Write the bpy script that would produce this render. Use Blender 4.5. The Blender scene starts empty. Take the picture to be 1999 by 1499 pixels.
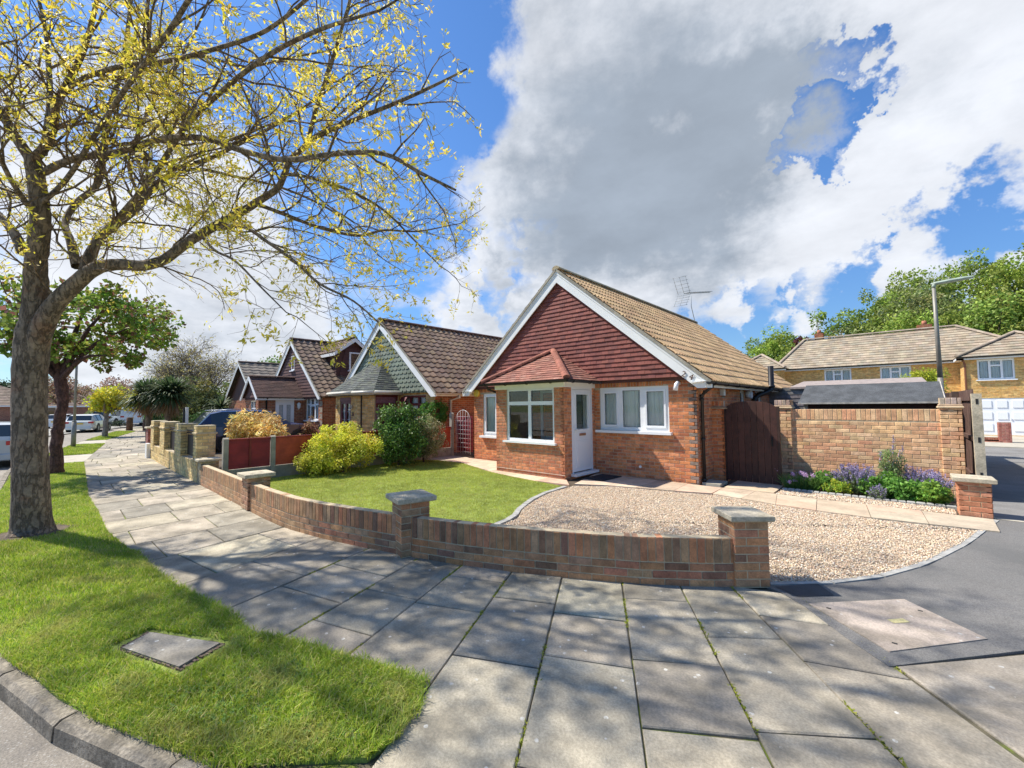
import bpy, math, random
import numpy as np
from mathutils import Vector, Matrix
C = bpy.context.scene.collection
RAD = math.radians
rnd = random.Random(7)
npr = np.random.default_rng(11)

# ------------------------------------------------------------------ camera
F_PX, W_PX = 815.0, 1999.0
yaw, pitch, roll = RAD(42.66), RAD(2.914), RAD(-0.581)
CAM = Vector((0, 0, 1.7))
fw = Vector((-math.sin(yaw)*math.cos(pitch), math.cos(yaw)*math.cos(pitch), math.sin(pitch)))
r0 = Vector((math.cos(yaw), math.sin(yaw), 0)); u0 = r0.cross(fw)
rt = math.cos(roll)*r0 + math.sin(roll)*u0
up = -math.sin(roll)*r0 + math.cos(roll)*u0
cd = bpy.data.cameras.new('camera'); cam = bpy.data.objects.new('camera', cd); C.objects.link(cam)
cam.matrix_world = Matrix(((rt.x, up.x, -fw.x, CAM.x), (rt.y, up.y, -fw.y, CAM.y), (rt.z, up.z, -fw.z, CAM.z), (0, 0, 0, 1)))
cd.sensor_width = 36; cd.lens = F_PX/W_PX*36; cd.clip_start = 0.05; cd.clip_end = 3000
sc = bpy.context.scene; sc.camera = cam
sc.view_settings.view_transform = 'Standard'; sc.view_settings.look = 'None'
sc.view_settings.exposure = 0.64; sc.view_settings.gamma = 1
sc.cycles.max_bounces = 8; sc.cycles.transparent_max_bounces = 24
try: sc.cycles.use_denoising = True
except Exception: pass

# ------------------------------------------------------------------ sun
SD = Vector((1, 0.45, -1.45)).normalized()
sun = bpy.data.lights.new('sun', 'SUN'); sun.energy = 4.8; sun.angle = RAD(0.8); sun.color = (1, 0.95, 0.86)
so = bpy.data.objects.new('sun', sun); C.objects.link(so)
so.rotation_euler = SD.to_track_quat('-Z', 'Y').to_euler(); so.location = (-20, -10, 30)

# ------------------------------------------------------------------ sky with clouds
def nd(nt, typ, **kw):
    n = nt.nodes.new(typ)
    for k, v in kw.items():
        if k.startswith('i_'):
            n.inputs[k[2:].replace('_', ' ')].default_value = v
        else: setattr(n, k, v)
    return n
def mth(nt, op, a, b=None, c=None, clamp=False):
    n = nt.nodes.new('ShaderNodeMath'); n.operation = op; n.use_clamp = clamp
    for i, x in enumerate((a, b, c)):
        if x is None: continue
        if isinstance(x, (int, float)): n.inputs[i].default_value = x
        else: nt.links.new(x, n.inputs[i])
    return n.outputs[0]
def smooth(nt, x, lo, hi, t0=0., t1=1.):
    n = nt.nodes.new('ShaderNodeMapRange'); n.interpolation_type = 'SMOOTHSTEP'
    nt.links.new(x, n.inputs['Value'])
    n.inputs['From Min'].default_value = lo; n.inputs['From Max'].default_value = hi
    n.inputs['To Min'].default_value = t0; n.inputs['To Max'].default_value = t1
    return n.outputs['Result']
def mixc(nt, f, a, b, mode='MIX'):
    n = nt.nodes.new('ShaderNodeMix'); n.data_type = 'RGBA'; n.blend_type = mode; n.clamp_result = False
    for s, x in ((n.inputs[0], f), (n.inputs[6], a), (n.inputs[7], b)):
        if isinstance(x, (int, float)): s.default_value = x
        elif isinstance(x, (tuple, list)): s.default_value = (*x[:3], 1)
        else: nt.links.new(x, s)
    return n.outputs[2]
world = bpy.data.worlds.new('World'); sc.world = world; world.use_nodes = True
nt = world.node_tree; nt.nodes.clear()
out = nt.nodes.new('ShaderNodeOutputWorld'); bg = nt.nodes.new('ShaderNodeBackground')
sky = nt.nodes.new('ShaderNodeTexSky'); sky.sky_type = 'NISHITA'; sky.sun_disc = False
sky.sun_elevation = math.asin(-SD.z); sky.sun_rotation = math.atan2(-SD.x, -SD.y)
sky.air_density = 1.0; sky.dust_density = 0.15; sky.ozone_density = 2.0
bg.inputs['Strength'].default_value = 0.135
tc = nt.nodes.new('ShaderNodeTexCoord'); dirv = tc.outputs['Generated']
def vmath(op, a, b=None, s=None):
    n = nt.nodes.new('ShaderNodeVectorMath'); n.operation = op
    for i, x in enumerate((a, b)):
        if x is None: continue
        if isinstance(x, tuple): n.inputs[i].default_value = x
        else: nt.links.new(x, n.inputs[i])
    if s is not None: n.inputs['Scale'].default_value = s
    return n
def noise(vec, scale, detail, rough=0.55, dist=0.0):
    n = nt.nodes.new('ShaderNodeTexNoise'); n.inputs['Scale'].default_value = scale
    n.inputs['Detail'].default_value = detail; n.inputs['Roughness'].default_value = rough; n.inputs['Distortion'].default_value = dist
    nt.links.new(vec, n.inputs['Vector']); return n
# stretched coordinates: clouds flatten towards the horizon
sep = nt.nodes.new('ShaderNodeSeparateXYZ'); nt.links.new(dirv, sep.inputs[0])
den = mth(nt, 'ADD', mth(nt, 'MAXIMUM', sep.outputs[2], 0.0), 0.28)
cmb = nt.nodes.new('ShaderNodeCombineXYZ')
nt.links.new(mth(nt, 'DIVIDE', sep.outputs[0], den), cmb.inputs[0])
nt.links.new(mth(nt, 'DIVIDE', sep.outputs[1], den), cmb.inputs[1])
nt.links.new(mth(nt, 'MULTIPLY', sep.outputs[2], 1.5), cmb.inputs[2])
pl = cmb.outputs[0]
w1 = noise(dirv, 3.2, 7, 0.6)
wv = vmath('SUBTRACT', w1.outputs['Color'], (0.5, 0.5, 0.5)); wv2 = vmath('SCALE', wv.outputs[0], s=0.15)
wd = vmath('ADD', dirv, wv2.outputs[0]).outputs[0]
def blob(c, cosr0, cosr1):
    d = vmath('DOT_PRODUCT', wd, tuple(c)); return smooth(nt, d.outputs['Value'], cosr1, cosr0)
def field(L, k0=0.1, k1=1.35):
    acc = None
    for c, a, w in L:
        b = mth(nt, 'MULTIPLY', blob(Vector(c).normalized(), math.cos(RAD(a*k0)), math.cos(RAD(a*k1))), w)
        acc = b if acc is None else mth(nt, 'ADD', acc, b)
    return acc
BL = [((-0.34,0.75,0.57),27,1.0),((-0.40,0.81,0.43),17,.7),((-0.25,0.86,0.44),12,.5),((-0.092,0.794,0.601),19,.5),((0.06,0.80,0.58),24,.55),
      ((0.10,0.90,0.43),13,.30),((-0.02,0.935,0.345),10,.30),((-0.10,0.955,0.26),9,.25),((0.10,0.97,0.20),14,.38),((-0.70,0.68,0.21),9,.6),((-0.50,0.84,0.235),6,.25),((-0.25,0.95,0.19),9,.3),
      ((-0.935,0.28,0.20),15,.7),((-0.964,0.15,0.17),15,.6),((-0.937,0.069,0.30),12,.5),((-0.76,0.55,0.30),10,.5),((-0.58,0.68,0.46),8,.45),((0.3,0.93,0.1),14,.3),((-0.9,0.2,0.42),9,.3)]
HO = [((-0.048,0.884,0.466),5.5,1.6),((-0.088,0.867,0.49),3.5,.6),((-0.075,0.905,0.42),3,.6),((0.13,0.935,0.33),7.5,1.1),((0.05,0.955,0.29),7,1.0),((-0.06,0.955,0.29),4,.5),((-0.60,0.44,0.66),10,1.0),((-0.66,0.65,0.375),6,.6),
      ((-0.59,0.75,0.305),6.5,.7),((-0.836,0.426,0.345),11,.5),((-0.72,0.40,0.56),16,.7),((-0.30,0.925,0.245),7,.85),((-0.18,0.95,0.265),5,.6),((-0.42,0.87,0.26),5,.6)]
CO = [((-0.38,0.78,0.495),15,.95),((-0.24,0.83,0.50),8,.5),((-0.48,0.775,0.41),9,.35),((-0.33,0.86,0.39),9,.4),((-0.30,0.68,0.66),12,.25),((-0.10,0.78,0.62),10,.12),((-0.95,0.25,0.17),9,.4),((-0.70,0.69,0.19),6,.35),((0.10,0.86,0.5),7,.2),((0.13,0.97,0.21),6,.25)]
f1 = noise(pl, 1.7, 8, 0.6, 0.4); f2 = noise(pl, 5.5, 8, 0.62, 0.2); f3 = noise(dirv, 22.0, 6, 0.6)
def addn(x, n, amp): return mth(nt, 'ADD', x, mth(nt, 'MULTIPLY', mth(nt, 'SUBTRACT', n.outputs['Fac'], 0.5), amp))
dens = addn(addn(addn(mth(nt, 'SUBTRACT', field(BL), field(HO)), f1, 1.3), f2, 1.15), f3, .25)
alpha = smooth(nt, dens, 0.02, 0.85)
tk = addn(addn(addn(field(CO, 0.0, 1.6), f1, .9), f2, 1.5), f3, .3)
thick = smooth(nt, tk, -0.15, 1.45)
w3 = noise(pl, 3.6, 7, 0.6)
bright = mth(nt, 'ADD', mth(nt, 'MULTIPLY', w3.outputs['Fac'], 0.5), 0.70)
CW = (4.45, 4.6, 4.9); CG = (1.95, 2.25, 2.65)
ccol = mixc(nt, thick, CW, CG)
ccol = mixc(nt, 1.0, ccol, bright, 'MULTIPLY')
hs = nt.nodes.new('ShaderNodeHueSaturation'); hs.inputs['Saturation'].default_value = 1.05; hs.inputs['Value'].default_value = 1.0
nt.links.new(mixc(nt, 1.0, sky.outputs[0], (0.68, 0.87, 1.10), 'MULTIPLY'), hs.inputs['Color'])
hs.inputs['Value'].default_value = 1.0; elev = smooth(nt, sep.outputs[2], -.05, .5, .55, .86)
fin = mixc(nt, mth(nt, 'MULTIPLY', alpha, 0.97), mixc(nt, 1.0, hs.outputs[0], elev, 'MULTIPLY'), ccol)
nt.links.new(fin, bg.inputs['Color']); nt.links.new(bg.outputs[0], out.inputs['Surface'])

# ------------------------------------------------------------------ colours
def sr(r, g, b):
    f = lambda c: (c/255/12.92) if c/255 <= 0.04045 else ((c/255+0.055)/1.055)**2.4
    return (f(r), f(g), f(b))
def jit(c, a=0.12, r=rnd):
    k = 1+r.uniform(-a, a); return tuple(max(0, x*k*(1+r.uniform(-a, a)*0.25)) for x in c)

# ------------------------------------------------------------------ materials
MATS = {}
def mat(name, col=(0.5, 0.5, 0.5), rough=0.7, attr=False, var=0.15, vs=3.0, bump=0.0, bs=40.0, metal=0.0, spec=0.4,
        spots=None, coat=0.0, stain=None, var2=None, transl=0.0, grain=None):
    if name in MATS: return MATS[name]
    m = bpy.data.materials.new(name); m.use_nodes = True; t = m.node_tree
    p = t.nodes['Principled BSDF']; p.inputs['Roughness'].default_value = rough; p.inputs['Metallic'].default_value = metal
    p.inputs['Specular IOR Level'].default_value = spec
    if coat: p.inputs['Coat Weight'].default_value = coat; p.inputs['Coat Roughness'].default_value = 0.04
    g = t.nodes.new('ShaderNodeNewGeometry').outputs['Position']
    def nz(scale, det=5, ro=0.6):
        n = t.nodes.new('ShaderNodeTexNoise'); n.inputs['Scale'].default_value = scale; n.inputs['Detail'].default_value = det
        n.inputs['Roughness'].default_value = ro; t.links.new(g, n.inputs['Vector']); return n.outputs['Fac']
    if attr:
        a = t.nodes.new('ShaderNodeAttribute'); a.attribute_name = 'Col'; c = a.outputs['Color']
    else: c = tuple(col)
    if var:
        c = mixc(t, 1.0, c, smooth(t, nz(vs), 0.3, 0.7, 1-var, 1+var), 'MULTIPLY')
    if var2:
        c = mixc(t, 1.0, c, smooth(t, nz(var2[0], 3), 0.3, 0.7, 1-var2[1], 1+var2[1]), 'MULTIPLY')
    if stain:   # (colour, scale, lo, hi, amount)
        c = mixc(t, smooth(t, nz(stain[1], 7, 0.65), stain[2], stain[3], 0, stain[4]), c, stain[0])
    if spots:   # (colour, scale, radius, density)
        v = t.nodes.new('ShaderNodeTexVoronoi'); v.inputs['Scale'].default_value = spots[1]; t.links.new(g, v.inputs['Vector'])
        s = mth(t, 'LESS_THAN', v.outputs['Distance'], spots[2])
        sepc = t.nodes.new('ShaderNodeSeparateColor'); t.links.new(v.outputs['Color'], sepc.inputs[0])
        s = mth(t, 'MULTIPLY', s, mth(t, 'LESS_THAN', sepc.outputs[0], spots[3]))
        s = mth(t, 'MULTIPLY', s, smooth(t, nz(spots[1]*6, 3), 0.35, 0.55, 0.1, 0.85))
        c = mixc(t, s, c, spots[0])
    if grain:   # (along-z stretch, scale, dark amount, bump metres): bark-like vertical fissures
        mp = t.nodes.new('ShaderNodeMapping'); mp.inputs['Scale'].default_value = (1, 1, grain[0]); t.links.new(g, mp.inputs['Vector'])
        gn = t.nodes.new('ShaderNodeTexNoise'); gn.inputs['Scale'].default_value = grain[1]; gn.inputs['Detail'].default_value = 6; gn.inputs['Roughness'].default_value = .62; t.links.new(mp.outputs[0], gn.inputs['Vector'])
        rid = mth(t, 'ABSOLUTE', mth(t, 'SUBTRACT', gn.outputs['Fac'], .5)); cr_ = smooth(t, rid, 0.0, .055)
        c = mixc(t, 1.0, c, mth(t, 'ADD', mth(t, 'MULTIPLY', cr_, grain[2]), 1-grain[2]), 'MULTIPLY')
        b2 = t.nodes.new('ShaderNodeBump'); b2.inputs['Strength'].default_value = 1; b2.inputs['Distance'].default_value = grain[3]
        t.links.new(mth(t, 'ADD', cr_, mth(t, 'MULTIPLY', gn.outputs['Fac'], 1.2)), b2.inputs['Height']); t.links.new(b2.outputs[0], p.inputs['Normal'])
    if isinstance(c, tuple): p.inputs['Base Color'].default_value = (*c, 1)
    else: t.links.new(c, p.inputs['Base Color'])
    if bump and not grain:
        b = t.nodes.new('ShaderNodeBump'); b.inputs['Strength'].default_value = min(1, bump*1.0); b.inputs['Distance'].default_value = 0.012
        t.links.new(nz(bs, 6, 0.65), b.inputs['Height']); t.links.new(b.outputs[0], p.inputs['Normal'])
    if transl:
        tr = t.nodes.new('ShaderNodeBsdfTranslucent'); mx = t.nodes.new('ShaderNodeMixShader'); mx.inputs[0].default_value = transl
        if isinstance(c, tuple): tr.inputs[0].default_value = (*c, 1)
        else: t.links.new(c, tr.inputs[0])
        o = t.nodes['Material Output']; t.links.new(p.outputs[0], mx.inputs[1]); t.links.new(tr.outputs[0], mx.inputs[2]); t.links.new(mx.outputs[0], o.inputs[0])
    MATS[name] = m; return m
def glassmat(name, tint=(0.9, 0.95, 0.95), rough=0.01, refl=1.0):
    if name in MATS: return MATS[name]
    m = bpy.data.materials.new(name); m.use_nodes = True; t = m.node_tree; t.nodes.remove(t.nodes['Principled BSDF'])
    tr = t.nodes.new('ShaderNodeBsdfTransparent'); tr.inputs[0].default_value = (*tint, 1)
    gl = t.nodes.new('ShaderNodeBsdfGlossy'); gl.inputs['Roughness'].default_value = rough; gl.inputs['Color'].default_value = (refl, refl, refl, 1)
    fr = t.nodes.new('ShaderNodeFresnel'); fr.inputs[0].default_value = 1.5
    mx = t.nodes.new('ShaderNodeMixShader'); o = t.nodes['Material Output']
    t.links.new(mth(t, 'ADD', fr.outputs[0], 0.02, clamp=True), mx.inputs[0]); t.links.new(tr.outputs[0], mx.inputs[1]); t.links.new(gl.outputs[0], mx.inputs[2]); t.links.new(mx.outputs[0], o.inputs[0])
    MATS[name] = m; return m

# ------------------------------------------------------------------ mesh building
OFF = {}
def finish(me, name, mats, parent, tagd):
    o = bpy.data.objects.new(name, me); C.objects.link(o)
    for m in mats: me.materials.append(m)
    if parent is not None:
        o.parent = parent; OFF[o.name] = OFF.get(parent.name, Vector((0, 0, 0)))
    if tagd:
        for k, v in tagd.items(): o[k] = v
    return o
def mesh_np(name, V, Fc, col, mats, parent=None, mi=None, smooth_=False, **tagd):
    """V (n,3), Fc (m,k), col (m,3)"""
    V = np.asarray(V, np.float32); Fc = np.asarray(Fc, np.int32)
    if parent is not None:
        L = OFF.get(parent.name, Vector((0, 0, 0))); V = V - np.array(L[:], np.float32)
    m, k = Fc.shape
    me = bpy.data.meshes.new(name); me.vertices.add(len(V)); me.vertices.foreach_set('co', V.ravel())
    me.loops.add(m*k); me.loops.foreach_set('vertex_index', Fc.ravel())
    me.polygons.add(m); me.polygons.foreach_set('loop_start', np.arange(0, m*k, k, dtype=np.int32))
    try: me.polygons.foreach_set('loop_total', np.full(m, k, np.int32))
    except Exception: pass
    if mi is not None: me.polygons.foreach_set('material_index', np.asarray(mi, np.int32))
    if smooth_: me.polygons.foreach_set('use_smooth', np.ones(m, bool))
    me.update(calc_edges=True)
    if col is not None:
        a = me.color_attributes.new('Col', 'FLOAT_COLOR', 'CORNER')
        c4 = np.ones((m, 4), np.float32); c4[:, :3] = col
        a.data.foreach_set('color', np.repeat(c4, k, axis=0).ravel())
    return finish(me, name, mats, parent, tagd)
WHITE = (0.8, 0.8, 0.8)
class MB:
    def __init__(s): s.v = []; s.f = []; s.c = []; s.m = []; s.sm = []
    def face(s, pts, c=WHITE, m=0, sm=False):
        n = len(s.v); s.v += [tuple(p) for p in pts]; s.f.append(tuple(range(n, n+len(pts)))); s.c.append(c); s.m.append(m); s.sm.append(sm)
    def obox(s, O, A, B, D, c=WHITE, m=0, skip=()):
        """box from corner O with edge vectors A,B,D"""
        O = Vector(O); A = Vector(A); B = Vector(B); D = Vector(D)
        n = len(s.v)
        s.v += [tuple(p) for p in (O, O+A, O+A+B, O+B, O+D, O+A+D, O+A+B+D, O+B+D)]
        F = [(0, 3, 2, 1), (4, 5, 6, 7), (0, 1, 5, 4), (1, 2, 6, 5), (2, 3, 7, 6), (3, 0, 4, 7)]
        flip = A.cross(B).dot(D) < 0
        for i, q in enumerate(F):
            if i in skip: continue
            q = tuple(n+j for j in q); s.f.append(q[::-1] if flip else q); s.c.append(c); s.m.append(m); s.sm.append(False)
    def box(s, a, b, c=WHITE, m=0):
        s.obox(a, (b[0]-a[0], 0, 0), (0, b[1]-a[1], 0), (0, 0, b[2]-a[2]), c, m)
    def bbox(s, a, b, bev, c=WHITE, m=0):
        """box with chamfered edges"""
        x0, y0, z0 = a; x1, y1, z1 = b; e = bev
        def ring(z, i): return [(x0+i+e*0, y0+i, z), (x1-i, y0+i, z), (x1-i, y1-i, z), (x0+i, y1-i, z)]
        L = [ring(z0, e), ring(z0+e, 0), ring(z1-e, 0), ring(z1, e)]
        s.face(L[0][::-1], c, m); s.face(L[3], c, m)
        for p, q in zip(L, L[1:]):
            for i in range(4): s.face([p[i], p[(i+1) % 4], q[(i+1) % 4], q[i]], c, m)
    def prism(s, poly, z0, z1, c=WHITE, m=0, top=True, bot=True):
        n = len(poly); area = sum(poly[i][0]*poly[(i+1) % n][1]-poly[(i+1) % n][0]*poly[i][1] for i in range(n))
        if area < 0: poly = poly[::-1]
        if top: s.face([(x, y, z1) for x, y in poly], c, m)
        if bot: s.face([(x, y, z0) for x, y in poly][::-1], c, m)
        for i in range(n):
            a, b = poly[i], poly[(i+1) % n]
            s.face([(a[0], a[1], z0), (b[0], b[1], z0), (b[0], b[1], z1), (a[0], a[1], z1)], c, m)
    def extr(s, poly, D, c=WHITE, m=0):
        """extrude a 3-D polygon along D"""
        D = Vector(D); P = [Vector(p) for p in poly]; Q = [p+D for p in P]; n = len(P)
        nrm = Vector((0, 0, 0))
        for i in range(n): nrm += P[i].cross(P[(i+1) % n])
        if nrm.dot(D) > 0: P, Q = P[::-1], Q[::-1]
        s.face(P, c, m); s.face(Q[::-1], c, m)
        for i in range(n): s.face([P[i], Q[i], Q[(i+1) % n], P[(i+1) % n]][::-1], c, m)
    def tube(s, pts, rad, k=8, c=WHITE, m=0, cap=True, sm=True):
        P = [Vector(p) for p in pts]
        if isinstance(rad, (int, float)): rad = [rad]*len(P)
        n0 = len(s.v); t = (P[1]-P[0]).normalized()
        a = t.cross(Vector((0, 0, 1)));
        if a.length < 0.1: a = t.cross(Vector((1, 0, 0)))
        a.normalize()
        for i, p in enumerate(P):
            t = (P[min(i+1, len(P)-1)]-P[max(i-1, 0)]).normalized()
            a = (a-t*a.dot(t)).normalized(); b = t.cross(a)
            for j in range(k):
                w = 2*math.pi*j/k; s.v.append(tuple(p+(a*math.cos(w)+b*math.sin(w))*rad[i]))
        for i in range(len(P)-1):
            for j in range(k):
                s.f.append((n0+i*k+j, n0+i*k+(j+1) % k, n0+(i+1)*k+(j+1) % k, n0+(i+1)*k+j)); s.c.append(c); s.m.append(m); s.sm.append(sm)
        if cap:
            s.f.append(tuple(n0+j for j in range(k))[::-1]); s.f.append(tuple(n0+(len(P)-1)*k+j for j in range(k)))
            s.c += [c, c]; s.m += [m, m]; s.sm += [False, False]
    def build(s, name, mats, parent=None, local=False, **tagd):
        if not isinstance(mats, (list, tuple)): mats = [mats]
        V = np.array(s.v, np.float32).reshape(-1, 3)
        if parent is not None and not local:
            V = V - np.array(OFF.get(parent.name, Vector((0, 0, 0)))[:], np.float32)
        me = bpy.data.meshes.new(name); me.from_pydata(V.tolist(), [], s.f); 
        me.polygons.foreach_set('material_index', s.m); me.polygons.foreach_set('use_smooth', s.sm)
        a = me.color_attributes.new('Col', 'FLOAT_COLOR', 'CORNER')
        tot = np.array([len(f) for f in s.f]); c4 = np.ones((len(s.f), 4), np.float32); c4[:, :3] = np.array(s.c, np.float32)
        a.data.foreach_set('color', np.repeat(c4, tot, axis=0).ravel())
        me.update()
        return finish(me, name, mats, parent, tagd)
def thing(name, label, cat, loc=(0, 0, 0), rz=0, group=None):
    o = bpy.data.objects.new(name, None); C.objects.link(o); o.location = loc; o.rotation_euler = (0, 0, rz); o.empty_display_size = 0.1
    o['label'] = label; o['category'] = cat
    if group: o['group'] = group
    OFF[o.name] = Vector(loc); return o
def T(label, cat, group=None):
    d = dict(label=label, category=cat)
    if group: d['group'] = group
    return d
ST = dict(kind='structure')
def inpoly(P, poly):
    x, y = P[:, 0], P[:, 1]; r = np.zeros(len(P), bool); n = len(poly)
    for i in range(n):
        x0, y0 = poly[i]; x1, y1 = poly[(i+1) % n]
        if y0 == y1: continue
        c = ((y0 > y) != (y1 > y)) & (x < (x1-x0)*(y-y0)/(y1-y0)+x0); r ^= c
    return r
def scatter(poly, n):
    a = np.array(poly); lo, hi = a.min(0), a.max(0); out_ = []; got = 0
    while got < n:
        P = npr.uniform(lo, hi, (n*2, 2)); P = P[inpoly(P, poly)]; out_.append(P); got += len(P)
    return np.concatenate(out_)[:n]
# ------------------------------------------------------------------ brick work
def intervals(L, holes, za, zb, u0=0.0):
    iv = [(u0, L)]
    for (a, b, c, d) in holes:
        if c < zb-1e-4 and d > za+1e-4:
            nv = []
            for p, q in iv:
                if b <= p or a >= q: nv.append((p, q)); continue
                if a > p: nv.append((p, a))
                if b < q: nv.append((b, q))
            iv = nv
    return [x for x in iv if x[1]-x[0] > 0.008]
def brick_wall(mb, P0, U, N, L, z0, z1, holes=(), cols=None, depth=0.10, soldier=(), quoin=None, blen=0.225, bh=0.075, proud=0.004, mortar=(0.42, 0.36, 0.26), top_cut=None, sol_cols=None):
    P0 = Vector(P0); U = Vector(U).normalized(); N = Vector(N).normalized(); Z = Vector((0, 0, 1))
    zs = sorted({z0, z1, *[z for h in holes for z in (h[2], h[3]) if z0 < z < z1]})
    for a, b in zip(zs, zs[1:]):
        for p, q in intervals(L, holes, a, b):
            mb.obox(P0+U*p+Z*a-N*depth, U*(q-p), N*depth, Z*(b-a), mortar, 1)
    def brick(p, q, a, b, c):
        if q-p < 0.012 or b-a < 0.012: return
        e = 0.0045; pr = proud+rnd.uniform(0, 0.0015)
        B = [P0+U*p+Z*a, P0+U*q+Z*a, P0+U*q+Z*b, P0+U*p+Z*b]
        Tt = [P0+U*(p+e)+Z*(a+e)+N*pr, P0+U*(q-e)+Z*(a+e)+N*pr, P0+U*(q-e)+Z*(b-e)+N*pr, P0+U*(p+e)+Z*(b-e)+N*pr]
        f = U.cross(Z).dot(N) > 0
        def fc(l): mb.face(l if f else l[::-1], c, 0)
        fc(Tt)
        for i in range(4): j = (i+1) % 4; fc([B[i], B[j], Tt[j], Tt[i]])
    sbands = list(soldier)
    z = z0; k = 0
    while z < z1-0.02:
        za, zb = z+0.008, min(z+bh-0.002, z1)
        band = [s for s in sbands if s[0] < zb-0.01 and s[1] > za+0.01]
        hol = list(holes)+[(s[2], s[3], s[0], s[1]) for s in band]
        for p, q in intervals(L, hol, za, zb):
            off = (k % 2)*blen*0.5
            i = math.floor((p-off)/blen)
            while True:
                x0 = i*blen+off; x1 = x0+blen-0.010
                if x0 >= q: break
                a_, b_ = max(p, x0), min(q, x1)
                if b_-a_ > 0.02:
                    c = jit(rnd.choice(cols), 0.14)
                    if quoin and (x0+x1)/2 > L-quoin[0]-((k % 2)*0.06) : c = jit(quoin[1], 0.15) if k % 2 == 0 or (x0+x1)/2 > L-0.12 and k % 4 == 1 else c
                    brick(a_, b_, za, zb, c)
                i += 1
        z += bh; k += 1
    for (a, b, p, q) in sbands:
        hol = [h for h in holes]
        for p2, q2 in intervals(q, hol, a+0.01, b-0.01, p):
            x = p2
            while x < q2-0.02:
                brick(x, min(x+0.065, q2), a+0.008, b-0.002, jit(rnd.choice(sol_cols or cols), 0.16)); x += 0.075
def pier(parent, cx, cy, ang, size, h, cols, cap=(0.44, 0.06, 0.03), name='pier', mortar=(0.42, 0.36, 0.26), z0=0.0, capcol=None, sizeb=None):
    mb = MB(); sb = sizeb or size
    U = Vector((math.cos(ang), math.sin(ang), 0)); V = Vector((-U.y, U.x, 0)); c = Vector((cx, cy, 0)); a = size/2; b = sb/2
    for P, d, n, L in ((c-U*a-V*b, U, -V, size), (c+U*a-V*b, V, U, sb), (c+U*a+V*b, -U, V, size), (c-U*a+V*b, -V, -U, sb)):
        brick_wall(mb, P, d, n, L, z0, h, (), cols, depth=0.05, mortar=mortar)
    mb.obox(c-U*(a-.05)-V*(b-.05)+Vector((0, 0, h-.05)), U*(size-.1), V*(sb-.1), (0, 0, .05), mortar, 1)
    p = mb.build(name, [M_BRICK, M_MORTAR], parent)
    if cap:
        cw, ct, cr = cap; k = MB(); e = 0.012; s = cw/2; s2 = (cw-size+sb)/2; z = h+0.002
        lev = [(s-e, s2-e, z), (s, s2, z+e), (s, s2, z+ct), (s-e, s2-e, z+ct+e*.6), (0.02, 0.02, z+ct+cr)]
        rings = [[c+U*(sx*x)+V*(sy*y)+Vector((0, 0, zz)) for sx, sy in ((-1, -1), (1, -1), (1, 1), (-1, 1))] for x, y, zz in lev]
        k.face(rings[0][::-1]); k.face(rings[-1])
        for r1, r2 in zip(rings, rings[1:]):
            for i in range(4): k.face([r1[i], r1[(i+1) % 4], r2[(i+1) % 4], r2[i]])
        k.build('cap', M_CONC_CAP, p)
    return p
M_BRICK = mat('brick', attr=True, rough=0.88, var=0.22, vs=9, var2=(60, 0.14), bump=0.5, bs=180)
M_MORTAR = mat('mortar', attr=True, rough=0.95, var=0.15, vs=14, bump=0.4, bs=250)
M_CONC_CAP = mat('coping', (0.50, 0.43, 0.31), 0.9, var=0.2, vs=6, var2=(40, .15), bump=0.4, bs=120, stain=((0.2, 0.19, 0.14), 4, 0.5, 0.72, 0.7))

# ------------------------------------------------------------------ ground sheets
def zdip(x, y):
    t = min(1, max(0, (y-14)/18)); return -0.42*t*t*(3-2*t)
M_SOIL = mat('soil', (0.10, 0.075, 0.05), 0.95, var=0.3, vs=6, bump=0.6, bs=60)
M_GROUND = mat('rough grass', (0.13, 0.19, 0.045), 0.95, var=0.3, vs=0.7, bump=0.6, bs=30)
g = MB(); xs = [-600, -250, -120, -80, -60, -40, -20, -10, 0, 10, 20, 60, 250, 600]; ys = [-600, -200, -60, -20, -5, 5, 14, 18, 22, 26, 32, 40, 60, 120, 300, 700]
for i in range(len(xs)-1):
    for j in range(len(ys)-1):
        q = [(xs[i], ys[j]), (xs[i+1], ys[j]), (xs[i+1], ys[j+1]), (xs[i], ys[j+1])]
        g.face([(x, y, -0.16+(zdip(x, y) if x > -40 else 0)) for x, y in q])
g.build('ground', M_GROUND, **ST)
KERB = [(-1.0, 1.22), (-1.4, 1.06), (-1.95, 0.83), (-2.42, 0.61), (-2.76, .41), (-2.94, .35), (-3.25, .21), (-3.7, .05), (-4.14, -.06), (-4.65, -.22), (-6.5, -.48), (-9, -.66), (-13.9, -.78), (-17.9, -.85), (-20.5, -.80), (-22.9, -.55), (-25.8, 0), (-30.7, .68), (-37, 1.75), (-44.4, 3.1), (-48.2, 3.74), (-56, 6.2), (-65, 10), (-80, 17)]
FAR = [(-80, 13.5), (-65, 8), (-56, 4.7), (-51.5, 3.1), (-46, .95), (-40, -1.1), (-37, -2.5), (-30, -5.3), (-22, -6.6), (-10, -7), (3, -6.5)]
M_ROAD = mat('asphalt', (0.25, 0.22, 0.18), 0.9, var=0.18, vs=1.2, var2=(90, 0.25), bump=0.6, bs=130, spots=((0.42, 0.40, 0.36), 55, 0.28, 0.35))
M_TARMAC = mat('tarmac', (0.20, 0.19, 0.175), 0.88, stain=((.10, .10, .095), .8, .45, .62, .6), var=0.16, vs=1.6, var2=(120, 0.28), bump=0.7, bs=220, spots=((0.25, 0.24, 0.22), 90, 0.25, 0.25))
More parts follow.
